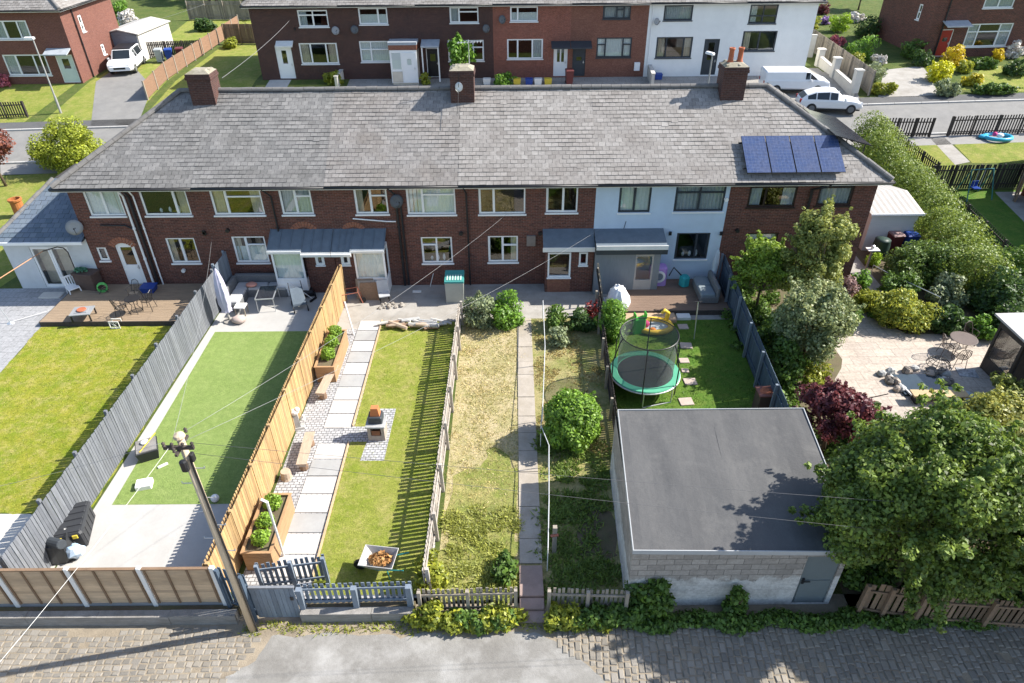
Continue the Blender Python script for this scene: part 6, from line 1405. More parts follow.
for k_ in range(6):
    a_ = k_*1.0472+.3; b = MB(); b.tube([(rad*1.02*math.cos(a_), rad*1.02*math.sin(a_), .3), (rad*1.04*math.cos(a_), rad*1.04*math.sin(a_), 1.5), (rt*1.1*math.cos(a_), rt*1.1*math.sin(a_), 2.25), (rt*math.cos(a_), rt*math.sin(a_), 2.42)], .024, 8); b.build('net_pole', BLACK, tm)
b = MB(); b.tube([(rt*math.cos(t), rt*math.sin(t), 2.42) for t in th_], .02, 6, True); b.build('top_ring', BLACK, tm)
b = MB(); prof = [(rad*.79, .75), (rad*.80, 1.4), (rt, 2.4)]; vs = [(r_*math.cos(t), r_*math.sin(t), z) for r_, z in prof for t in th_]; b.add(vs, [(i*48+k_, i*48+(k_+1) % 48, (i+1)*48+(k_+1) % 48, (i+1)*48+k_) for i in range(2) for k_ in range(48)]); b.build('net', meshm('black_netting', (.10, .115, .11), .55), tm, smooth=True)
for i, (px, py, s) in enumerate(((683, 327, .9), (686, 346, 1), (684, 361, .8), (685, 371, .6), (690, 382, 1), (686, 402, 1.05))):
    b = MB(); b.rbox(-.24*s, .24*s, -.2*s, .2*s, 0, .045, .015); o = b.build('stepping_stone', mat('stepping_stone_pink', (.42, .34, .29), .12, .9, 4, .3)); o.location = at(px, py); o.rotation_euler = (0, 0, U(-.1, .1)); tag(o, 'square buff stepping stone in the grass beside the trampoline', 'stepping stone', 'stepping stones beside the trampoline')
wb = thing('water_butt', 'dark red brown wooden planter chest at the foot of the blue fence', 'planter', at(766, 391, 1.0)-Vector((0, 0, 1.0)))
b = MB(); b.rbox(-.26, .26, -.26, .26, 0, .95, .02); b.build('body', MATS['dark_brown_box'], wb); b = MB(); b.rbox(-.3, .3, -.3, .3, .951, 1.0, .01); b.build('rim', mat('red_brown', (.22, .09, .07), .15), wb); b = MB(); b.ball((0, 0, 1.0), .2, .2, .06, 10, 6, .2); b.build('terracotta_bowl', CLAY, wb)
# ---- garden 6
GM = mat('bronze_metal', (.13, .10, .085), .2, .5)
tb_ = round_table('round lattice metal table on the sandstone patio', at(958, 352), .5, .68, GM)
wire_chair('bronze patio chair behind the lattice table by the shrubs', at(966, 345), .3, GM, 'bronze chairs round the patio table', 1)
wire_chair('bronze patio chair in front of the lattice table by the summerhouse', at(957, 366), 2.9, GM, 'bronze chairs round the patio table', 1)
wire_chair('bronze patio chair left of the lattice table near the pond', at(944, 355), 1.4, GM, 'bronze chairs round the patio table', 1)
pd = thing('garden_pond', 'rectangular pond edged with boulders on the sandstone patio', 'pond', at(922, 386))
b = MB(); b.box(-.95, .95, -.6, .6, .0, .10); b.build('water', mat('pond_water', (.035, .05, .06), .2, .08, spec=.6), pd)
b = MB(); b.bar((-1.0, .5, .14), (-.75, -.75, .14), .06, .06); b.bar((-.75, -.7, .12), (.95, -.7, .12), .3, .08); b.build('edge_rail', PVC_O, pd)
STN = [mat('pond_stone', (.36, .30, .25), .3, .9, 4, .5), MATS['grey_stone'], mat('dark_stone', (.16, .145, .13), .3, .9, 4, .5)]
for i in range(22):
    t = i/22; x, y = (-1.1+U(-.2, .2), U(-.5, .7)) if i < 7 else ((U(-1.0, .9), .75+U(-.15, .25)) if i < 15 else (1.05+U(-.15, .2), U(-.4, .8)))
    b = MB(); b.ball((x, y, .1), U(.12, .24), U(.12, .22), U(.1, .2), 7, 5, .22); b.build('boulder', STN[i % 3], pd)
wk = thing('wire_basket', 'domed wire mesh basket standing on the pond boulders', 'basket', at(936, 369)+Vector((0, 0, .15)))
b = MB(); rr = .42
for k_ in range(7): a_ = k_*3.1416/7; b.tube([(rr*math.cos(a_)*math.cos(t), rr*math.sin(a_)*math.cos(t), .08+.3*math.sin(t)) for t in np.linspace(0, 3.1416, 11)], .01, 5)
for h_ in (.0, .5, .9): b.tube([(rr*math.cos(h_)*math.cos(t), rr*math.cos(h_)*math.sin(t), .08+.3*math.sin(h_)) for t in np.linspace(0, 6.283, 20)[:-1]], .012, 5, True)
b.build('wires', BLACK, wk)
bn = thing('plank_bench', 'pale timber plank bench at the near end of the pond', 'bench', at(936, 402), R(-2))
b = MB(); b.rbox(-1.0, 1.0, -.2, .2, .36, .42, .01); b.build('seat', mat('pale_plank', (.45, .33, .19), .15, .8, 2, .2, 40, stretch=(1, 8, 1)), bn)
for x in (-.8, .8): b = MB(); b.box(x-.05, x+.05, -.17, .17, 0, .36); b.build('support', BLACK, bn)
tt = MB(); tt.ball((0, 0, .05), .55, .42, .12, 16, 8); o = tt.build('pond_cover', mat('pale_blue_dome', (.38, .46, .50), .12, .3), smooth=True); o.location = at(962, 398); tag(o, 'pale blue round cover lying beside the plank bench', 'cover')
rg = MB(); rg.rbox(-.35, .35, -.28, .28, 0, .03, .01); o = rg.build('door_mat', mat('patterned_mat', (.5, .52, .54), .1, scale=9, c2=(.1, .1, .11))); o.location = at(967, 373); o.rotation_euler = (0, 0, -.2); tag(o, 'black and white patterned mat on the shaded patio', 'mat')
pol = MB(); e = at(893, 382, .9)-at(862, 400); pol.tube([(0, 0, .02), (e.x, e.y, .35)], .02, 6); o = pol.build('rod', BLACK); o.location = at(862, 400); tag(o, 'long thin rod lying across the sandstone patio to the pond', 'rod')
sh_ = thing('summerhouse', 'dark timber summerhouse with pale flat roof at the right edge', 'summerhouse', (18.3, 19.6, 0), R(2))
b = MB(); b.box(.15, 2.6, .2, .28, 0, 2.2); b.box(2.5, 2.6, -1.3, .198, 0, 2.2); b.build('wall', DARKWOOD, sh_); b = MB(); b.box(.15, 2.6, 1.6, 1.68, 0, 2.2); b.build('wall', DARKWOOD, sh_)
for x, y in ((.1, -1.25), (.1, .3), (.1, 1.6), (.1, -.5)): b = MB(); b.bar((x, y, 0), (x, y, 2.2), .1, .1); b.build('post', DARKWOOD, sh_)
b = MB(); b.box(.08, .12, .36, 1.55, .6, 1.9); b.build('side_glass', GLASS, sh_); b = MB(); b.box(.06, .14, .36, 1.55, .02, .58); b.build('side_panel', DARKWOOD, sh_); b = MB(); b.box(.06, .14, .36, 1.55, 1.92, 2.18); b.build('side_panel', DARKWOOD, sh_)
b = MB(); b.hexa([(-.15,-1.5,2.2),(2.8,-1.5,2.2),(2.8,1.85,2.3),(-.15,1.85,2.3)], [(-.15,-1.5,2.28),(2.8,-1.5,2.28),(2.8,1.85,2.38),(-.15,1.85,2.38)]); b.build('roof', mat('pale_roof_felt', (.40, .385, .37), .1, .9), sh_)
b = MB(); b.box(.1, 2.55, -1.3, 1.6, .0, .06); b.build('floor', TEAK, sh_)
# shed and bins beside the right end house
sx0, sx1, sy0, sy1 = 17.75, 20.25, 31.0, 34.3
sd = thing('garden_shed', 'pale shed with ribbed white metal roof beside the clipped hedge', 'shed', (19, 31, 0))
b = MB(); b.box(-1.15, 1.15, .1, 3.1, -.1, 2.0); b.build('wall', mat('pale_shed_board', (.60, .62, .62), .06, .8, 2, .2, 20, stretch=(1, 1, 8)), sd)
b = MB(); n = 18
for s_ in (0,):
    for i in range(n):
        x0, x1_ = -1.32+2.64*i/n, -1.32+2.64*(i+1)/n; zr = .03 if i % 2 else 0; zr2 = .03 if (i+1) % 2 else 0
        z0_, z1_ = 2.06, 2.42; b.face([(x0,-.1,z0_+zr),(x1_,-.1,z0_+zr2),(x1_,2.0,z1_+zr2),(x0,2.0,z1_+zr)]); b.face([(x0,2.0,z1_+zr),(x1_,2.0,z1_+zr2),(x1_*.7,3.4,z0_+.15+zr2),(x0*.7,3.4,z0_+.15+zr)])
b.box(-1.3, 1.3, -.08, -.05, 1.95, 2.05); b.build('roof', mat('ribbed_pale_metal', (.46, .43, .385), .08, .6), sd)
b = MB(); b.box(-1.34, 1.34, -.14, -.105, 2.0, 2.1); b.build('fascia', PVC, sd)
wheelie_bin('maroon wheelie bin between the green water butt and blue bin', at(890, 252), .1, MAROON, mat('pale_maroon', (.3, .2, .19), .1))
wheelie_bin('blue wheelie bin in front of the pale garden shed', at(905, 252), .0, BLUEP)
b = MB(); b.lathe([(.34, 0), (.4, .3), (.41, .7), (.36, 1.0), (.37, 1.03), (.1, 1.08)], (0, 0, 0), 16); o = b.build('water_butt', GREENP, smooth=True); o.location = at(877, 258); tag(o, 'dark green water butt beside the right end house', 'water butt')
bb = thing('bird_table', 'small pale bird table at the corner of the right end house', 'bird table', at(865, 272)); b = MB(); b.bar((0, 0, 0), (0, 0, 1.2), .08, .08); b.build('post', WEATHER, bb); b = MB(); b.box(-.25, .3, -.18, .18, 1.2, 1.24); b.build('tray', PVC_O, bb)
b = MB(); b.lathe([(.08, 1.241), (.09, 1.4), (.02, 1.45)], (0, 0, 0), 8); b.build('feeder', STEEL, bb)
b = MB(); b.tube([(0, 0, .9), (.35, -.8, .9), (.9, -1.7, .9), (1.6, -2.9, .9)], .022, 6)
for q in ((0, 0), (.9, -1.7), (1.6, -2.9)): b.tube([(q[0], q[1], 0), (q[0], q[1], .9)], .02, 6)
o = b.build('handrail', STEEL); o.location = at(868, 282); tag(o, 'thin metal handrail leading to the sandstone patio', 'handrail')
# ------------------------------------------------------------------ vehicles
def car(name, label, loc, rz, L=4.6, W=1.9, H=1.65, paint=None, kind='suv'):
    r_ = thing(name, label, 'van' if kind == 'van' else 'car', loc, rz); paint = paint or mat('white_car_paint', (.78, .78, .78), .02, .25, spec=.5)
    h = W/2
    if kind == 'suv': S = [(-.5, .55, .86, .9, .9), (-.485, .95, .9, 1.0, .85), (-.44, 1.0, .95, 1.55, .74), (-.36, 1.02, .98, H-.03, .74), (0, 1.0, 1.0, H, .76), (.12, 1.0, 1.0, H-.06, .75), (.25, .98, 1.0, 1.02, .78), (.38, .94, .98, .97, .84), (.47, .84, .93, .87, .84), (.5, .6, .84, .64, .8)]
    elif kind == 'car': S = [(-.5, .5, .86, .85, .8), (-.485, .85, .9, .92, .8), (-.40, .92, .95, 1.2, .74), (-.26, .94, .99, H-.06, .72), (-.05, .93, 1.0, H, .73), (.08, .92, 1.0, H-.06, .72), (.24, .90, 1.0, .94, .76), (.38, .82, .97, .85, .82), (.47, .7, .92, .73, .82), (.5, .5, .84, .53, .8)]
    else: S = [(-.5, 1.0, .93, H-.12, .88), (-.48, 1.05, 1.0, H-.03, .9), (.1, 1.05, 1.0, H, .9), (.17, 1.05, 1.0, H-.05, .86), (.3, 1.05, 1.0, 1.1, .84), (.4, .98, .98, 1.0, .86), (.48, .85, .94, .88, .84), (.5, .6, .86, .64, .8)]
    rings = []
    for x, zb, w, zr, wr in S:
        x *= L; w *= h; top = wr*h; lo = .28 if abs(x) < L*.47 else .36
        half = [(w*.9, lo), (w, lo+.14), (w, zb-.1), (w*.97, zb), (top, max(zr-.05, zb+.002)), (top*.92, zr)]
        rings.append([(x, y, z) for y, z in half]+[(x, -y, z) for y, z in half[::-1]])
    n = 12; b = MB(); vs = [p_ for r0 in rings for p_ in r0]; m_ = len(rings)
    b.add(vs, [(i*n+k_, (i+1)*n+k_, (i+1)*n+(k_+1) % n, i*n+(k_+1) % n)[::-1] for i in range(m_-1) for k_ in range(n)]+[tuple(range(n)), tuple((m_-1)*n+k_ for k_ in range(n-1, -1, -1))])
    body = b.build('body', paint, r_, smooth=False)
    DG = mat('car_glass', (.02, .025, .03), .1, .08, spec=.6); g = MB()
    def patch_(a, c, d, e, ins=.1):
        a, c, d, e = map(Vector, (a, c, d, e)); ce = (a+c+d+e)/4; nn = (c-a).cross(e-a).normalized(); nn = nn if nn.dot(ce-Vector((0, 0, .9))) > 0 else -nn
        g.face([p_+(ce-p_)*ins+nn*.012 for p_ in (a, c, d, e)])
    ci = [i for i in range(m_-1) if S[i][3] > S[i][1]+.25 and S[i+1][3] > S[i+1][1]+.25]
    for i in ci:
        if kind == 'van' and S[i][0] < .0: continue
        patch_(rings[i][3], rings[i+1][3], rings[i+1][4], rings[i][4]); patch_(rings[i][8], rings[i+1][8], rings[i+1][7], rings[i][7])
    i = ci[-1]+1; patch_(rings[i][5], rings[i+1][5], rings[i+1][6], rings[i][6], .06)
    if kind == 'van': patch_(rings[i][3], rings[i+1][3], rings[i+1][4], rings[i][4], .12); patch_(rings[i][8], rings[i+1][8], rings[i+1][7], rings[i][7], .12)
    i = ci[0]; patch_(rings[i-1][5], rings[i][5], rings[i][6], rings[i-1][6], .1) if i else None
    g.build('windows', DG, r_)
    if kind == 'suv': q = MB(); q.rbox(-.345*L, .10*L, -.7*h, .7*h, H-.02, H+.03, .01); q.build('roof_panel', mat('black_paint', (.015, .015, .017), .1, .5, spec=.3), r_)
    for sx in (-.31, .31):
        for sy in (-1, 1):
            T = Matrix.Translation((sx*L, sy*(h-.1), .34)) @ Matrix.Rotation(R(90), 4, 'X'); w_ = MB(T); w_.lathe([(.2, -.11), (.33, -.11), (.345, -.06), (.345, .06), (.33, .115), (.2, .115)], (0, 0, 0), 18); wo = w_.build('wheel', BLACK, r_)
            w_ = MB(T); w_.lathe([(.02, -.12), (.21, -.118), (.21, .118), (.02, .12)], (0, 0, 0), 12); w_.build('rim', mat('dark_alloy', (.16, .165, .17), .1, .4), wo)
    for sy in (-1, 1):
        q = MB(); q.rbox(.455*L, .492*L, sy*h*.62-.18, sy*h*.62+.18, .62, .76, .02); q.build('headlight', mat('lamp_glass', (.5, .52, .55), .1, .1, spec=.6), r_)
        q = MB(); q.rbox(-.505*L, -.475*L, sy*h*.7-.12, sy*h*.7+.12, .7, .92, .02); q.build('tail_light', mat('red_lamp', (.35, .02, .02), .1, .2), r_)
        q = MB(); q.rbox(.17*L, .2*L, sy*(h+.08)-.08, sy*(h+.08)+.08, .95, 1.1, .02); q.build('mirror', paint, r_)
    q = MB(); q.box(.497*L, .505*L, -.45*h, .45*h, .48, .62); q.build('grille', BLACK, r_)
    q = MB(); q.box(-.45*L, .45*L, -h-.004, -h+.02, .26, .36); q.box(-.45*L, .45*L, h-.02, h+.004, .26, .36); q.build('sill_trim', BLACK, r_)
    return r_
car('parked_car', 'white off road car with black roof parked on the grey driveway', G(129, 69), R(-79), 4.6, 1.95, 1.66)
car('parked_van', 'white van parked in front of the white rendered houses', G(800, 91)+Vector((-.6, 0, 0)), R(-4), 4.8, 1.9, 1.62, kind='van')
car('parked_car', 'white hatchback parked behind the roof with the black solar panels', G(832, 111)+Vector((-.3, .2, 0)), R(-8), 4.3, 1.8, 1.48, kind='car')
# ------------------------------------------------------------------ street furniture and sheds behind
def lamp_post(label, loc, h, rz):
    r_ = thing('street_lamp', label, 'street lamp', loc, rz); b = MB(); b.tube([(0, 0, 0), (0, 0, 1.2)], .08, 10); b.tube([(0, 0, 1.2), (0, 0, h), ], [.055, .045], 10); b.build('post', mat('grey_post', (.30, .30, .29), .1), r_)
    b = MB(); b.rbox(-.12, .55, -.13, .13, h, h+.14, .04); b.build('lamp_head', PVC, r_); return r_
p = G(61, 113); lamp_post('grey street lamp before the brick house at the left', p, 5.0, R(180))
x, z = Wp(714, 55, 46.2); lamp_post('grey street lamp rising behind the terrace ridge near the white house', (x-.1, 46.2, zt(46.2)), z-zt(46.2), R(120))
gs = thing('garage', 'pale flat roofed garage with grey doors behind the white car', 'garage', G(110, 61), R(-3))
b = MB(); b.box(.0, 3.1, 0, 5.6, -.3, 2.1); b.build('wall', mat('pale_garage_wall', (.55, .52, .47), .08, .9), gs); b = MB()
b.hexa([(-.15,-.2,2.11),(1.55,-.2,2.45),(1.55,5.8,2.45),(-.15,5.8,2.11)], [(-.15,-.2,2.18),(1.55,-.2,2.53),(1.55,5.8,2.53),(-.15,5.8,2.18)]); b.hexa([(1.55,-.2,2.45),(3.25,-.2,2.11),(3.25,5.8,2.11),(1.55,5.8,2.45)], [(1.55,-.2,2.53),(3.25,-.2,2.18),(3.25,5.8,2.18),(1.55,5.8,2.53)]); b.build('roof', mat('pale_sheet_roof', (.42, .40, .37), .1, .8), gs)
b = MB(); b.box(.1, 3.0, -.06, -.004, .0, 2.05); b.build('door', mat('slate_door', (.16, .18, .21), .1), gs); b = MB(); b.hexa([(.0,-.08,2.06),(3.1,-.08,2.06),(3.1,-.03,2.06),(.0,-.03,2.06)], [(1.5,-.08,2.4),(1.6,-.08,2.4),(1.6,-.03,2.4),(1.5,-.03,2.4)]); b.build('gable', MATS['slate_door'], gs)
wheelie_bin('blue wheelie bin behind the driveway by the dark fence', G(171, 62), .3, BLUEP); wheelie_bin('brown wheelie bin behind the driveway by the dark fence', G(182, 61), .3, MAROON); wheelie_bin('pale grey wheelie bin next to the blue bin by the driveway', G(161, 62), .2, mat('pale_bin', (.35, .37, .38), .1))
wheelie_bin('blue wheelie bin beside the white tile fronted porch', G(359, 77), 0, BLUEP); wheelie_bin('black wheelie bin under the window of the dark brick house', G(375, 76), 0, BLKBIN); wheelie_bin('dark maroon wheelie bin under the window of the dark brick house', G(384, 76), 0, MAROON)
wheelie_bin('maroon wheelie bin at the wall of the red brick house', G(569, 84), .1, MAROON)
for px, m_, nm in ((517, MATS['yellow_plastic'], 'yellow recycling box in the row before the red brick house'), (529, BLUEP, 'blue recycling box in the row before the red brick house'), (538, PVC_O, 'white recycling box in the row before the red brick house'), (548, MATS['yellow_plastic'], 'yellow crate at the end of the row before the red brick house'), (487, PVC_O, 'white box on the low wall by the young street tree'), (658, BLUEP, 'blue bag on the ground before the white house')):
    b = MB(); b.taper((0, 0, 0), .5, .42, .38, 1.15); b.taper((0, 0, .382), .6, .52, .05, .9); o = b.build('recycling_box', m_); o.location = G(px, 84 if px != 658 else 79); tag(o, nm, 'box', 'recycling boxes by the road')
def low_wall(label, a, b_, h, m, t=.22, pil=()):
    a, b_ = G(*a), G(*b_); L = (b_-a).length; r_ = thing('garden_wall', label, 'wall', a, math.atan2(b_.y-a.y, b_.x-a.x)); dz_ = b_.z-a.z; s = MB()
    s.hexa([(0,-t/2,-.3),(L,-t/2,dz_-.3),(L,t/2,dz_-.3),(0,t/2,-.3)], [(0,-t/2,h),(L,-t/2,h+dz_),(L,t/2,h+dz_),(0,t/2,h)]); s.build('wall', m, r_)
    s = MB(); s.hexa([(-.03,-t/2-.04,h+.002),(L+.03,-t/2-.04,h+dz_+.002),(L+.03,t/2+.04,h+dz_+.002),(-.03,t/2+.04,h+.002)], [(-.03,-t/2-.04,h+.07),(L+.03,-t/2-.04,h+dz_+.07),(L+.03,t/2+.04,h+dz_+.07),(-.03,t/2+.04,h+.07)]); s.build('coping', CONC_P, r_)
    for q in pil: s = MB(); x = L*q; s.rbox(x-.24, x+.24, -.24, .24, -.3, h+.5, .01); s.rbox(x-.29, x+.29, -.29, .29, h+.502, h+.6, .02); s.build('pillar', m, r_)
    return r_
low_wall('cream rendered wall with pillars beside the parked white van', (818, 66), (852, 97), .75, mat('cream_wall', (.60, .57, .51), .08, .9), pil=(0, .45, 1))
low_wall('brown garden wall between the drives of the dark brick houses', (337, 88), (352, 70), .8, MATS['cream_wall'])
low_wall('grey wall between the brown and the white house across the road', (641, 60), (652, 88), 1.0, CONC_P)
low_wall('cream pillar wall beside the dark side gate of the white house', (799, 57), (812, 57), 1.7, MATS['cream_wall'])
gt_ = thing('side_gate', 'dark timber gate beside the end of the white house', 'gate', G(799, 58)+Vector((-.6, .3, 0)), .2); b = MB()
for k_ in range(7): b.box(k_*.14, k_*.14+.13, 0, .03, .05, 1.9)
b.build('boards', ANTH, gt_); b = MB(); b.box(0, .97, .031, .06, .3, .4); b.box(0, .97, .031, .06, 1.5, 1.6); b.build('rails', ANTH, gt_)
sw = thing('swing', 'teal metal child swing with blue seat on the shaded lawn', 'swing', G(972, 197), .15); TL_ = mat('teal_tube', (.06, .22, .22), .1)
for sx in (-.7, .7): b = MB(); b.tube([(sx*1.15, -.6, 0), (sx, 0, 1.7), (sx*1.15, .6, 0)], .03, 8); b.build('leg', TL_, sw)
b = MB(); b.tube([(-.7, 0, 1.7), (.7, 0, 1.7)], .03, 8); b.build('crossbar', TL_, sw)
b = MB(); b.rbox(-.22, .22, -.2, .2, .55, .6, .02); b.rbox(-.22, .22, .15, .2, .6, .95, .02); b.build('seat', BLUEP, sw); b = MB(); b.tube([(-.2, 0, .6), (-.2, 0, 1.7)], .012, 5); b.tube([(.2, 0, .6), (.2, 0, 1.7)], .012, 5); b.build('ropes', PVC_O, sw)
pl_ = thing('paddling_pool', 'blue inflatable paddling pool on the corner lawn by the dark pickets', 'paddling pool', G(997, 139)); b = MB()
b.tube([(.85*math.cos(t), .6*math.sin(t), .14) for t in np.linspace(0, 6.283, 22)[:-1]], .13, 8, True); b.build('ring', mat('turquoise_vinyl', (.05, .38, .58), .1, .3), pl_, smooth=True)
b = MB(); b.ball((-.9, .1, .15), .35, .25, .14); b.build('blue_float', MATS['turquoise_vinyl'], pl_, smooth=True); b = MB(); b.ball((.1, 0, .25), .25, .2, .15); b.build('white_float', PVC, pl_, smooth=True); b = MB(); b.ball((-.2, .1, .3), .15); b.build('pink_ball', MATS['pink_vinyl'], pl_, smooth=True)
# ------------------------------------------------------------------ plants
YG = leafm('yellow_green_leaf', (.20, .24, .03), .35, c2=(.30, .32, .04)); MG = leafm('mid_green_leaf', (.085, .15, .028), .45); DG_ = leafm('dark_green_leaf', (.05, .095, .025), .45)
BG = leafm('bright_green_leaf', (.12, .23, .03), .4); LG = leafm('lime_leaf', (.22, .33, .03), .3); SG = leafm('silver_green_leaf', (.19, .23, .13), .35); PALE = leafm('pale_tree_leaf', (.18, .22, .055), .45, c2=(.29, .32, .10))
PURP = leafm('purple_leaf', (.12, .035, .045), .5); CONI = leafm('hedge_leaf', (.125, .19, .03), .35, c2=(.20, .26, .045)); GOLD = leafm('golden_leaf', (.48, .36, .02), .3); FLW = leafm('white_flower', (.55, .52, .50), .2, .1)
PINK = leafm('pink_flower', (.45, .12, .16), .4, .1); LAV = leafm('lavender_flower', (.25, .15, .35), .3, .1); REDF = leafm('red_flower', (.4, .06, .05), .3, .1); DRYL = leafm('dry_leaf', (.28, .22, .09), .4); WILLOW = leafm('willow_leaf', (.20, .23, .05), .35, c2=(.32, .32, .08)); WOODL = leafm('wood_leaf', (.035, .055, .02), .5, .15)
def hedge(name, label, pts, w, h, m, n, size, cat='hedge'):
    """continuous clipped hedge over a ground line"""
    a = Vector(pts[0]); cl = []
    for p, q in zip(pts, pts[1:]):
        p, q = Vector(p), Vector(q); L = (q-p).length; c_ = max(2, int(L/.5))
        for i in range(c_):
            s = p.lerp(q, i/c_); s.z = zt(s.y)
            for _ in range(3): cl.append((s.x-a.x+U(-.25, .25)*w, s.y-a.y+U(-.3, .3), s.z-a.z+h*U(.45, .62), w*.5*U(.8, 1.05), .6, h*.45*U(.85, 1.1)))
    lq = leaf_quads(cl, n, size, .85, zmin=-9)
    o = np_mesh(name, lq, m); o.location = a; tag(o, label, cat)
    t = MB()
    for p, q in zip(pts, pts[1:]):
        p, q = Vector(p), Vector(q)
        for i in range(max(2, int((q-p).length/1.2))):
            s = p.lerp(q, (i+.5)/max(2, int((q-p).length/1.2)))-a; t.tube([(s.x, s.y, s.z-.1), (s.x+U(-.1, .1), s.y, s.z+h*.7)], [.05, .02], 6)
    t.build('stems', BARK, o); return o
gp_ = lambda px, py, h: G(px, py, h)
hedge('clipped_hedge', 'long tall clipped hedge running beside the right end house', [gp_(868, 124, 1.6), gp_(905, 168, 1.7), gp_(937, 205, 1.8), gp_(962, 232, 1.9), gp_(990, 268, 1.9)], 2.3, 2.35, CONI, 60000, .065)
def B(name, label, px, py, r, m, n=2200, size=.085, cat='shrub', hc=None, **kw):
    """bush whose middle is seen at a photo position"""
    p = G(px, py, r[2] if hc is None else hc); return bush(name, label, cat, (p.x, p.y, zt(p.y)), r, m, n, size, **kw)
B('round_bush', 'round glossy green bush on the half dry grass by the white handrail', 573, 415, (1.07, 1.05, 1.1), leafm('laurel_leaf', (.13, .23, .03), .5, .25), 15000, .075, clumps=50, cr=.26, shell=.72, ball=True)
bush('clipped_shrub', 'clipped bright green shrub between the low fence and the trampoline', 'shrub', G(613, 318, .9), (.6, .9, .95), BG, 8500, .06, 28, .3, shell=.7, ball=True)
B('silver_shrub', 'silvery grey green shrub at the top of the straw coloured lawn', 479, 307, (.85, .75, .85), SG, 3000, .08)
B('green_shrub', 'fresh green shrub at the top of the straw lawn beside the path', 507, 308, (.78, .75, .85), BG, 3000, .08)
B('leafy_shrub', 'leafy shrub at the head of the narrow path by the handrail', 556, 316, (.5, .55, .55), MG, 1400, .08); B('leafy_shrub', 'loose shrub with red blooms behind the half dry grass', 582, 318, (.6, .6, .5), DG_, 1800, .08)
B('flowering_shrub', 'small rose with pink red blooms below the brick porch', 592, 307, (.4, .4, .45), REDF, 260, .08, clumps=9)
B('leafy_shrub', 'low pale shrub in the dry grass beside the handrail', 560, 336, (.55, .5, .4), SG, 1000, .08)
# wild growth by the alley
B('overgrown_shrub', 'tall wild green shrub at the front corner of the garage', 650, 590, (.75, .5, .75), MG, 2600, .085)
B('sapling', 'young sapling growing on the cobbles before the garage wall', 738, 597, (.38, .32, .62), MG, 900, .085, cat='sapling')
B('leafy_shrub', 'green bramble over the weathered pickets right of the steps', 600, 612, (.85, .35, .35), MG, 1700, .08); B('leafy_shrub', 'yellow green bramble at the corner of the garden steps', 562, 614, (.45, .35, .4), YG, 1000, .075)
B('leafy_shrub', 'yellow green weed clump at the right end of the slate blue pickets', 428, 612, (.45, .3, .45), YG, 1200, .075); B('leafy_shrub', 'dark weed clump along the weathered pickets left of the steps', 468, 616, (.7, .3, .3), MG, 1500, .075); B('leafy_shrub', 'pale weed clump by the garden steps on the alley side', 500, 616, (.4, .3, .35), YG, 900, .075)
B('leafy_shrub', 'bright weed bush inside the corner of the bleached picket fence', 432, 570, (.5, .6, .5), YG, 1700, .075); B('leafy_shrub', 'dark nettle patch beside the path behind the weathered pickets', 505, 568, (.35, .5, .35), MG, 1100, .08)
wsp = [(U(-2.0, .1), U(11.3, 14.2), U(.2, .5)) for _ in range(40)]; tufts('weeds', wsp, 6500, .17, .045, leafm('weed_blade', (.26, .28, .07), .4))
wsp = [(U(1.0, 3.0), U(11.2, 17.5), U(.2, .5)) for _ in range(60)]; tufts('weeds', wsp, 9000, .2, .06, leafm('dark_weed_blade', (.14, .20, .045), .45))
wsp = [(U(1.0, 3.4), U(16.5, 24.5), U(.2, .5)) for _ in range(50)]; tufts('weeds', wsp, 3500, .14, .04, DRYL)
wsp = [(U(-2.1, .2), U(14, 24.5), U(.2, .6)) for _ in range(60)]; tufts('straw', wsp, 5200, .10, .025, leafm('straw_blade', (.48, .40, .20), .3, .15))
wsp = [(x, 10.35+U(-.12, .1), .16) for x in np.linspace(-7, 3, 60)]; tufts('verge_weeds', wsp, 1500, .16, .03, YG)
gcv = [(x, 10.35+.1*math.sin(x*3), .10+.05*math.sin(x*5), U(.25, .4), U(.2, .32), U(.12, .28)) for x in np.linspace(3.1, 12.5, 46)]
for nm, xs_, mm in (('verge_growth', np.linspace(-2.7, .0, 26), YG), ('verge_growth', np.linspace(.95, 3.4, 26), MG), ('verge_growth', np.linspace(.9, 2.4, 12), YG), ('verge_growth', np.linspace(-1.6, .0, 12), MG)):
    o = np_mesh(nm, leaf_quads([(x+U(-.1, .1), 10.38+U(-.16, .16), U(.05, .3), U(.12, .3), U(.1, .25), U(.1, .38)) for x in xs_], len(xs_)*150, .065, .3, long=2.2), mm); o['kind'] = 'stuff'
o = np_mesh('ivy', leaf_quads(gcv, 7500, .075, .4), MG); o['kind'] = 'stuff'
gcv = [(U(9.3, 17.5), U(10.6, 25.5), .12, U(.3, .55), U(.3, .55), U(.15, .4)) for _ in range(190)]+[(U(9.9, 11.8), U(21.5, 27.3), .15, U(.3, .5), U(.3, .5), U(.2, .4)) for _ in range(40)]
gcv = [q for q in gcv if not (11.8 < q[0] < 18 and 16.2 < q[1] < 24.8)]
o = np_mesh('ground_cover', leaf_quads(gcv, 24000, .085, .4), MG); o['kind'] = 'stuff'
for x_, s_ in ((-13.0, 1), (-2.35, -1)):
    pass
lsp = [(-2.42-U(0, .15), U(11.4, 24.4), .12) for _ in range(60)]+[(-13.15-U(0, .1), U(13.5, 24.6), .08) for _ in range(60)]+[(3.9+U(0, .2), U(16, 24.5), .12) for _ in range(40)]+[(9.2-U(0, .2), U(16, 20), .15) for _ in range(20)]
tufts('long_grass', lsp, 9000, .13, .025, leafm('grass_blade', (.15, .23, .035), .35))
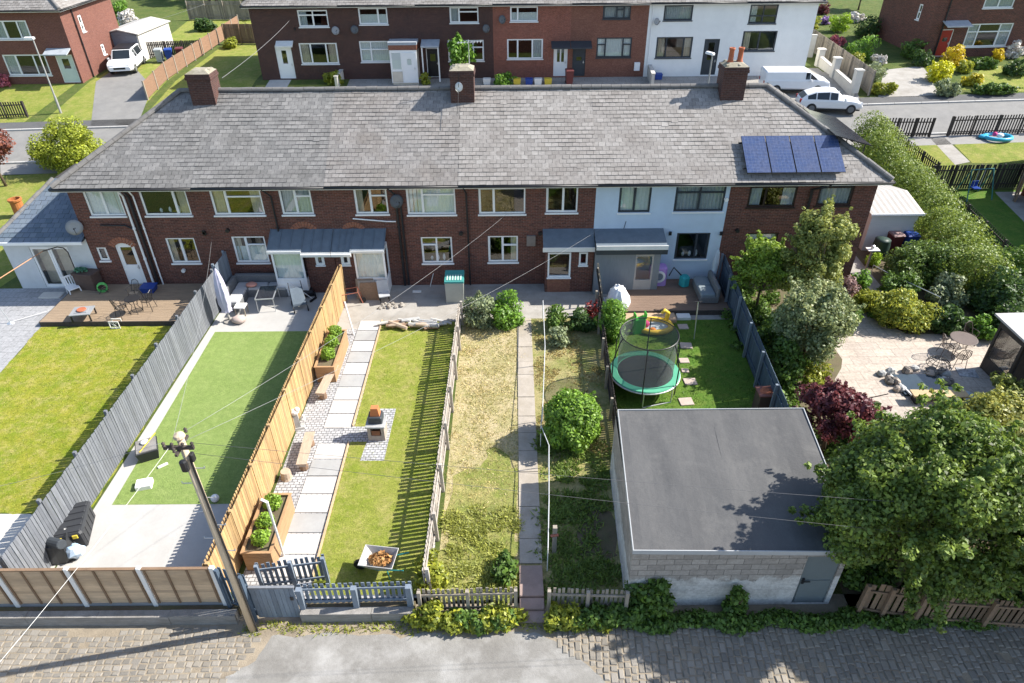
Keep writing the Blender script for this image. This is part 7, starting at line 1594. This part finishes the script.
def blades(name, poly, n, h, m):
    xs, ys = [p[0] for p in poly], [p[1] for p in poly]; out = []
    while len(out) < n:
        x, y = U(min(xs), max(xs)), U(min(ys), max(ys)); ins = False; j = len(poly)-1
        for i in range(len(poly)):
            if (poly[i][1] > y) != (poly[j][1] > y) and x < (poly[j][0]-poly[i][0])*(y-poly[i][1])/(poly[j][1]-poly[i][1])+poly[i][0]: ins = not ins
            j = i
        if ins: out.append((x, y, .05))
    return tufts(name, out, n*3, h, .022, m)
blades('grass', P((41, 328))+[(-13.2, 24.6), (-13.3, 13.6)]+P((30, 512), (0, 512), (0, 373)), 5000, .07, leafm('lawn_blade', (.24, .27, .04), .4))
blades('grass', [(pa.x+.05, pa.y), (-2.45, pa.y-.1), (-2.45, 11.5), (pb_.x+.1, 11.5)], 4000, .06, MATS['lawn_blade'])
blades('grass', [(3.95, 16), (8.9, 16), (9.5, 24.6), (4.1, 24.6)], 4000, .07, leafm('green_blade', (.10, .17, .03), .4))
blades('grass', [(-2.1, 12), (.2, 12), (.2, 25), (-2.1, 25)], 3500, .09, leafm('mixed_blade', (.33, .31, .13), .4))
# right hand garden trees
tree('slender_tree', 'slender pale leaved tree against the right end brick house', (12.35, 24.6, 0), 5.5, (1.45, 1.2, 2.5), PALE, 20000, .075, 70, .36, .07)
tree('leafy_tree', 'bright leaved small tree behind the dark blue fence', (10.75, 25.4, 0), 3.6, (1.3, 1.2, 1.55), leafm('bright_tree_leaf', (.17, .25, .035), .45), 12000, .08, 40, .42, .07)
tree('leafy_tree', 'loose grey green tree with white blossom between the trampoline lawn and patio', (11.4, 21.6, 0), 3.7, (1.6, 1.5, 1.75), leafm('blossom_tree_leaf', (.15, .20, .08), .5, c2=(.27, .31, .17)), 17000, .075, 50, .42, .07)
B('leafy_shrub', 'mid green shrub at the foot of the blossom tree by the blue fence', 783, 362, (.8, .9, .9), MG, 3000, .09); B('golden_shrub', 'small yellow shrub between the blossom tree and the purple tree', 818, 376, (.5, .5, .6), YG, 1400, .08)
B('purple_shrub', 'dusky purple shrub beside the wall of the right end house', 842, 288, (.65, .6, .55), leafm('dusky_leaf', (.22, .14, .14), .4), 1600, .08); B('green_shrub', 'green shrub by the thin metal handrail near the house corner', 860, 280, (.5, .5, .6), BG, 1500, .08); B('yellow_shrub', 'small golden shrub in front of the water butt', 875, 258, (.35, .35, .4), LG, 800, .07)
tree('purple_tree', 'dark purple leaved tree beside the garage roof', (10.4, 16.6, 0), 2.7, (1.35, 1.1, 1.0), PURP, 11000, .075, 40, .4, .07, cat='tree')
B('big_shrub', 'large rounded dark green shrub beside the long clipped hedge', 925, 262, (2.0, 1.1, 1.05), leafm('laurustinus_leaf', (.10, .155, .035), .55), 17000, .075, clumps=60, cr=.5, shell=.55)
B('variegated_shrub', 'yellow variegated shrub at the back edge of the sandstone patio', 905, 308, (1.35, .9, .8), leafm('variegated_leaf', (.16, .22, .035), .5, c2=(.34, .36, .06)), 10000, .075, clumps=40, cr=.4)
B('leafy_shrub', 'pale leafy shrub between the variegated shrub and the clipped hedge', 950, 290, (1.0, .8, .75), SG, 3200, .09); B('dark_shrub', 'dark broad leaved shrub behind the metal patio table', 950, 318, (.9, .7, .6), DG_, 2600, .11)
B('dark_shrub', 'large dark shrub between the hedge and the summerhouse', 1000, 290, (1.3, 1.2, 1.1), DG_, 5200, .10); B('leafy_shrub', 'light green shrub at the summerhouse corner', 985, 325, (.6, .6, .55), BG, 1600, .09)
B('green_shrub', 'leafy shrub just before the summerhouse at the right edge', 1016, 398, (1.1, .9, .85), leafm('shrub_leaf', (.14, .17, .04), .4), 3600, .085)
big = tree('broad_tree', 'broad leafy tree overhanging the garage roof above the cobbles', (10.3, 11.35, 0), 6.3, (2.95, 2.25, 3.1), leafm('sycamore_leaf', (.115, .17, .036), .65, .3), 105000, .07, 110, .55, .17, zc=3.0)
tree('broad_tree', 'dark leafy tree beside the cobbles at the lower right edge', (14.9, 11.0, 0), 6.2, (3.0, 2.2, 3.1), leafm('dark_tree_leaf', (.075, .12, .028), .6, .3), 48000, .09, 80, .6, .15, zc=2.9)
tree('willowy_tree', 'yellow green feathery tree between the pond and the broad tree', (13.6, 14.2, 0), 4.2, (2.7, 1.3, 1.6), WILLOW, 26000, .07, 56, .45, .10)
tree('leafy_tree', 'fine leaved grey green tree at the right edge before the summerhouse', (18.2, 14.9, 0), 4.4, (2.3, 1.6, 1.8), leafm('fine_leaf', (.13, .16, .05), .5), 22000, .075, 48, .5, .10)
tree('broad_tree', 'tall leafy tree beyond the right edge shading the cobbles', (19.0, 10.3, 0), 8.6, (3.4, 2.3, 3.4), MATS['dark_tree_leaf'], 22000, .16, 60, .85, .2)
for i, (px, py, r_, m_, lb) in enumerate(((780, 335, (.9, .8, .8), MG, 'green shrub beneath the bright leaved tree by the dark blue fence'), (815, 345, (.8, .7, .6), SG, 'pale shrub in front of the slender tree on the patio edge'), (845, 315, (.7, .6, .6), MG, 'green shrub at the corner of the sandstone patio and side path'), (868, 300, (.6, .6, .5), YG, 'yellowish shrub left of the variegated shrub'),
    (900, 285, (.9, .7, .7), MG, 'mid green shrub between the variegated and big dark shrub'), (1018, 262, (1.2, 1.0, 1.0), MG, 'green shrub beyond the hedge end at the right edge'), (1010, 320, (.8, .7, .7), DG_, 'dark shrub pressed against the summerhouse roof edge'), (880, 430, (1.1, .8, .7), MG, 'low green shrub under the broad tree beside the purple tree'), (960, 425, (1.2, .7, .6), YG, 'low yellow green shrub between pond and willowy tree'))):
    B('leafy_shrub', lb, px, py, r_, m_, int(4200*max(r_)), .075, clumps=24)
for x, y, r_, lb in ((9.6, 11.6, (.8, .6, .7), 'dark undergrowth shrub behind the old brown board fence'), (12.2, 11.0, (1.2, .6, .7), 'undergrowth shrub under the broad tree behind the slatted fence'), (15.6, 10.8, (1.2, .6, .7), 'undergrowth shrub under the dark tree behind the slatted fence')):
    bush('leafy_shrub', lb, 'shrub', (x, y, 0), r_, MG, 3600, .085, 24)
# left side
B('round_bush', 'big yellow green rounded bush on the lawn beyond the left end house', 64, 143, (1.95, 1.8, 1.55), leafm('privet_leaf', (.24, .28, .035), .45), 22000, .08, clumps=60, cr=.6, shell=.6)
tree('purple_tree', 'reddish purple maple at the left edge of the side lawn', G(6, 186), 3.5, (1.5, 1.4, 1.4), leafm('maple_leaf', (.16, .06, .045), .45), 5500, .12, 26, .55, .09)
B('flowering_shrub', 'small flowering shrub under the window of the left brick house', 2, 80, (.6, .5, .5), PINK, 800, .1)
# rear gardens across the road
B('round_shrub', 'rounded golden brown shrub under the window of the dark brick end house', 333, 77, (.75, .6, .55), YG, 1500, .11)
tree('street_tree', 'young leafy tree before the window of the dark brick house', G(463, 86), 3.6, (1.0, .9, 1.3), BG, 2600, .15, 18, .5, .07)
B('leafy_shrub', 'small shrub beside the black canopied front door', 425, 78, (.4, .4, .5), YG, 700, .1); B('leafy_shrub', 'long bright shrub by the white box before the red brick house', 503, 78, (.9, .6, .5), BG, 1400, .11)
fl = [('round_shrub', 'large round green shrub over the weathered fence by the van', 864, 44, (1.25, 1.15, 1.2), BG), ('round_shrub', 'yellow green round bush in the middle of the flower garden', 841, 21, (1.0, .9, .95), LG),
 ('dark_shrub', 'dark shrub behind the round bush in the flower garden', 868, 26, (1.1, 1.0, 1.0), DG_), ('purple_shrub', 'purple shrub near the corner of the white house', 823, 8, (.7, .6, .6), PURP), ('flowering_shrub', 'lavender flowers beside the yellow green bush', 826, 20, (.5, .5, .4), LAV),
 ('leafy_shrub', 'leafy shrub along the weathered fence near the white house', 813, 22, (.8, .7, .7), YG), ('leafy_shrub', 'pink flowered shrub along the weathered fence', 838, 40, (.7, .6, .5), PINK), ('flowering_shrub', 'pale blossom shrub beyond the yellow green bush', 858, 16, (.8, .6, .6), FLW),
 ('round_shrub', 'pale rounded shrub at the end of the weathered fence', 874, 69, (.9, .8, .8), SG), ('leafy_shrub', 'yellow leafy shrub over the weathered fence', 857, 57, (.6, .6, .6), YG), ('leafy_shrub', 'bright low shrub at the pavement end of the weathered fence', 884, 87, (1.1, .5, .5), YG), ('flowering_shrub', 'white flowered shrub beside the front lawn fence', 880, 58, (.5, .5, .5), FLW),
 ('round_shrub', 'clipped green shrub left of the red front door', 914, 48, (1.0, .9, .8), MG), ('round_shrub', 'smaller clipped dark shrub below the red front door', 923, 57, (.85, .8, .65), DG_), ('golden_shrub', 'golden yellow conifer ball beside the red front door', 955, 54, (.95, .85, .9), GOLD), ('golden_shrub', 'lime yellow conifer ball by the front path', 941, 70, (1.05, .9, .8), leafm('lime_conifer', (.45, .44, .02), .3)),
 ('leafy_shrub', 'pale green shrub at the pavement below the lime conifer', 949, 87, (1.1, .6, .6), SG), ('golden_shrub', 'low golden shrub at the edge of the front lawn', 972, 79, (.9, .6, .45), leafm('mixed_gold', (.38, .34, .03), .4)), ('leafy_shrub', 'low green border shrub beside the pavement at the far right', 995, 87, (2.0, .6, .5), MG), ('flowering_shrub', 'golden flowered shrub under the large white window', 999, 54, (.6, .5, .55), GOLD),
 ('flowering_shrub', 'white flowered shrub under the large white window', 1015, 48, (.9, .6, .8), FLW), ('leafy_shrub', 'green border shrub beneath the white window', 985, 62, (1.3, .6, .5), MG), ('leafy_shrub', 'green shrub at the right edge of the front lawn', 1018, 66, (1.0, .8, .7), DG_), ('flowering_shrub', 'lavender flowers at the brick side wall', 888, 32, (.8, .6, .5), LAV), ('dark_shrub', 'dark shrub against the brick side wall', 890, 20, (1.0, .8, 1.0), DG_), ('leafy_shrub', 'light green shrub beside the golden conifer ball', 966, 66, (.7, .6, .5), YG)]
for nm, lb, px, py, r_, m_ in fl: B(nm, lb, px, py, r_, m_, int(1300*max(r_)), .12)
tree('leafy_tree', 'leafy tree at the top of the flower garden behind the white house', G(866, 14)+Vector((0, 2, 0)), 3.6, (1.8, 1.4, 1.4), MG, 4200, .16, 22, .6, .1)
tree('leafy_tree', 'small leafy tree at the top edge beside the white house', G(815, 6)+Vector((0, 3, 0)), 3.4, (1.3, 1.2, 1.3), MATS['weed_blade'], 3000, .16, 20, .5, .1)
for i in range(10):
    px = 112+i*17; tree('dark_tree', 'tall dark tree at the edge of the wood behind the sheds', G(px, U(-2, 8)-(6 if i < 3 else 0))+Vector((U(-1, 1), U(0, 4), 0)), U(5, 8), (U(1.8, 2.6), U(1.6, 2.4), U(2.2, 3)), WOODL, 2600, .28, 18, .9, .18, group='dark trees at the edge of the wood')
for i in range(4): B('leafy_shrub', ['green shrub by the gable of the brick house with the white car', 'pale pink blossom shrub behind the grey doored garage', 'low shrub at the corner of the brown board fence', 'green shrub under the dark wood by the long lawn'][i], (117, 128, 229, 205)[i], (8, 18, 42, 22)[i], [(1.2, 1, 1), (1.0, .9, .8), (.7, .7, .5), (1.2, .9, .8)][i], [BG, FLW, YG, DG_][i], 1500, .16)
# garden urn beside the dining chairs and the kitchen pots by the doors
for px, py, nm, m_ in ((598, 287, 'small terracotta pot with a green plant by the brick porch', BG), (607, 322, 'terracotta pot by the low fence and clipped shrub', MG)):
    r_ = thing('plant_pot', nm, 'plant pot', at(px, py)); b = MB(); b.lathe([(.13, 0), (.18, .28), (.2, .29), (.2, .34), (.16, .34), (.14, .2)], (0, 0, 0), 12); b.build('pot', CLAY, r_); np_mesh('plant', leaf_quads([(0, 0, .45, .2, .2, .17)], 220, .07), m_, r_)

# ------------------------------------------------------------------ camera and light
cam = bpy.data.cameras.new('camera'); co = bpy.data.objects.new('camera', cam); COL.objects.link(co); sc.camera = co
cam.sensor_width = 36; cam.lens = 36*FPX/1024; cam.clip_end = 2000
co.matrix_world = Matrix.Translation((0, 0, CAMH)) @ Matrix.Rotation(R(90)-TH, 4, 'X') @ Matrix.Rotation(-ROLL, 4, 'Z')
EL, AZ = R(41), math.atan2(.19, .98)      # sun stands over the right, slightly beyond the houses
sd_ = Vector((math.cos(EL)*math.cos(AZ), math.cos(EL)*math.sin(AZ), math.sin(EL)))
sun = bpy.data.lights.new('sun', 'SUN'); sun.energy = 5.0; sun.angle = R(.5); sun.color = (1, .95, .87)
so = bpy.data.objects.new('sun', sun); COL.objects.link(so); so.rotation_euler = (-sd_).to_track_quat('-Z', 'Y').to_euler(); so.location = (30, 10, 40)
w = bpy.data.worlds.new('World'); sc.world = w; w.use_nodes = True; nt = w.node_tree; nt.nodes.clear()
sky = nt.nodes.new('ShaderNodeTexSky'); sky.sky_type = 'NISHITA'; sky.sun_disc = False; sky.sun_elevation = EL; sky.sun_rotation = math.pi/2-AZ
bgn = nt.nodes.new('ShaderNodeBackground'); bgn.inputs['Strength'].default_value = .13; on = nt.nodes.new('ShaderNodeOutputWorld')
nt.links.new(sky.outputs[0], bgn.inputs[0]); nt.links.new(bgn.outputs[0], on.inputs[0])
vs_ = sc.view_settings; vs_.view_transform = 'Standard'; vs_.look = 'None'; vs_.gamma = 1; vs_.use_curve_mapping = False; vs_.exposure = 1.03
sc.cycles.max_bounces = 6; sc.cycles.transparent_max_bounces = 12; sc.cycles.use_denoising = True
try: sc.cycles.denoiser = 'OPENIMAGEDENOISE'
except Exception: pass
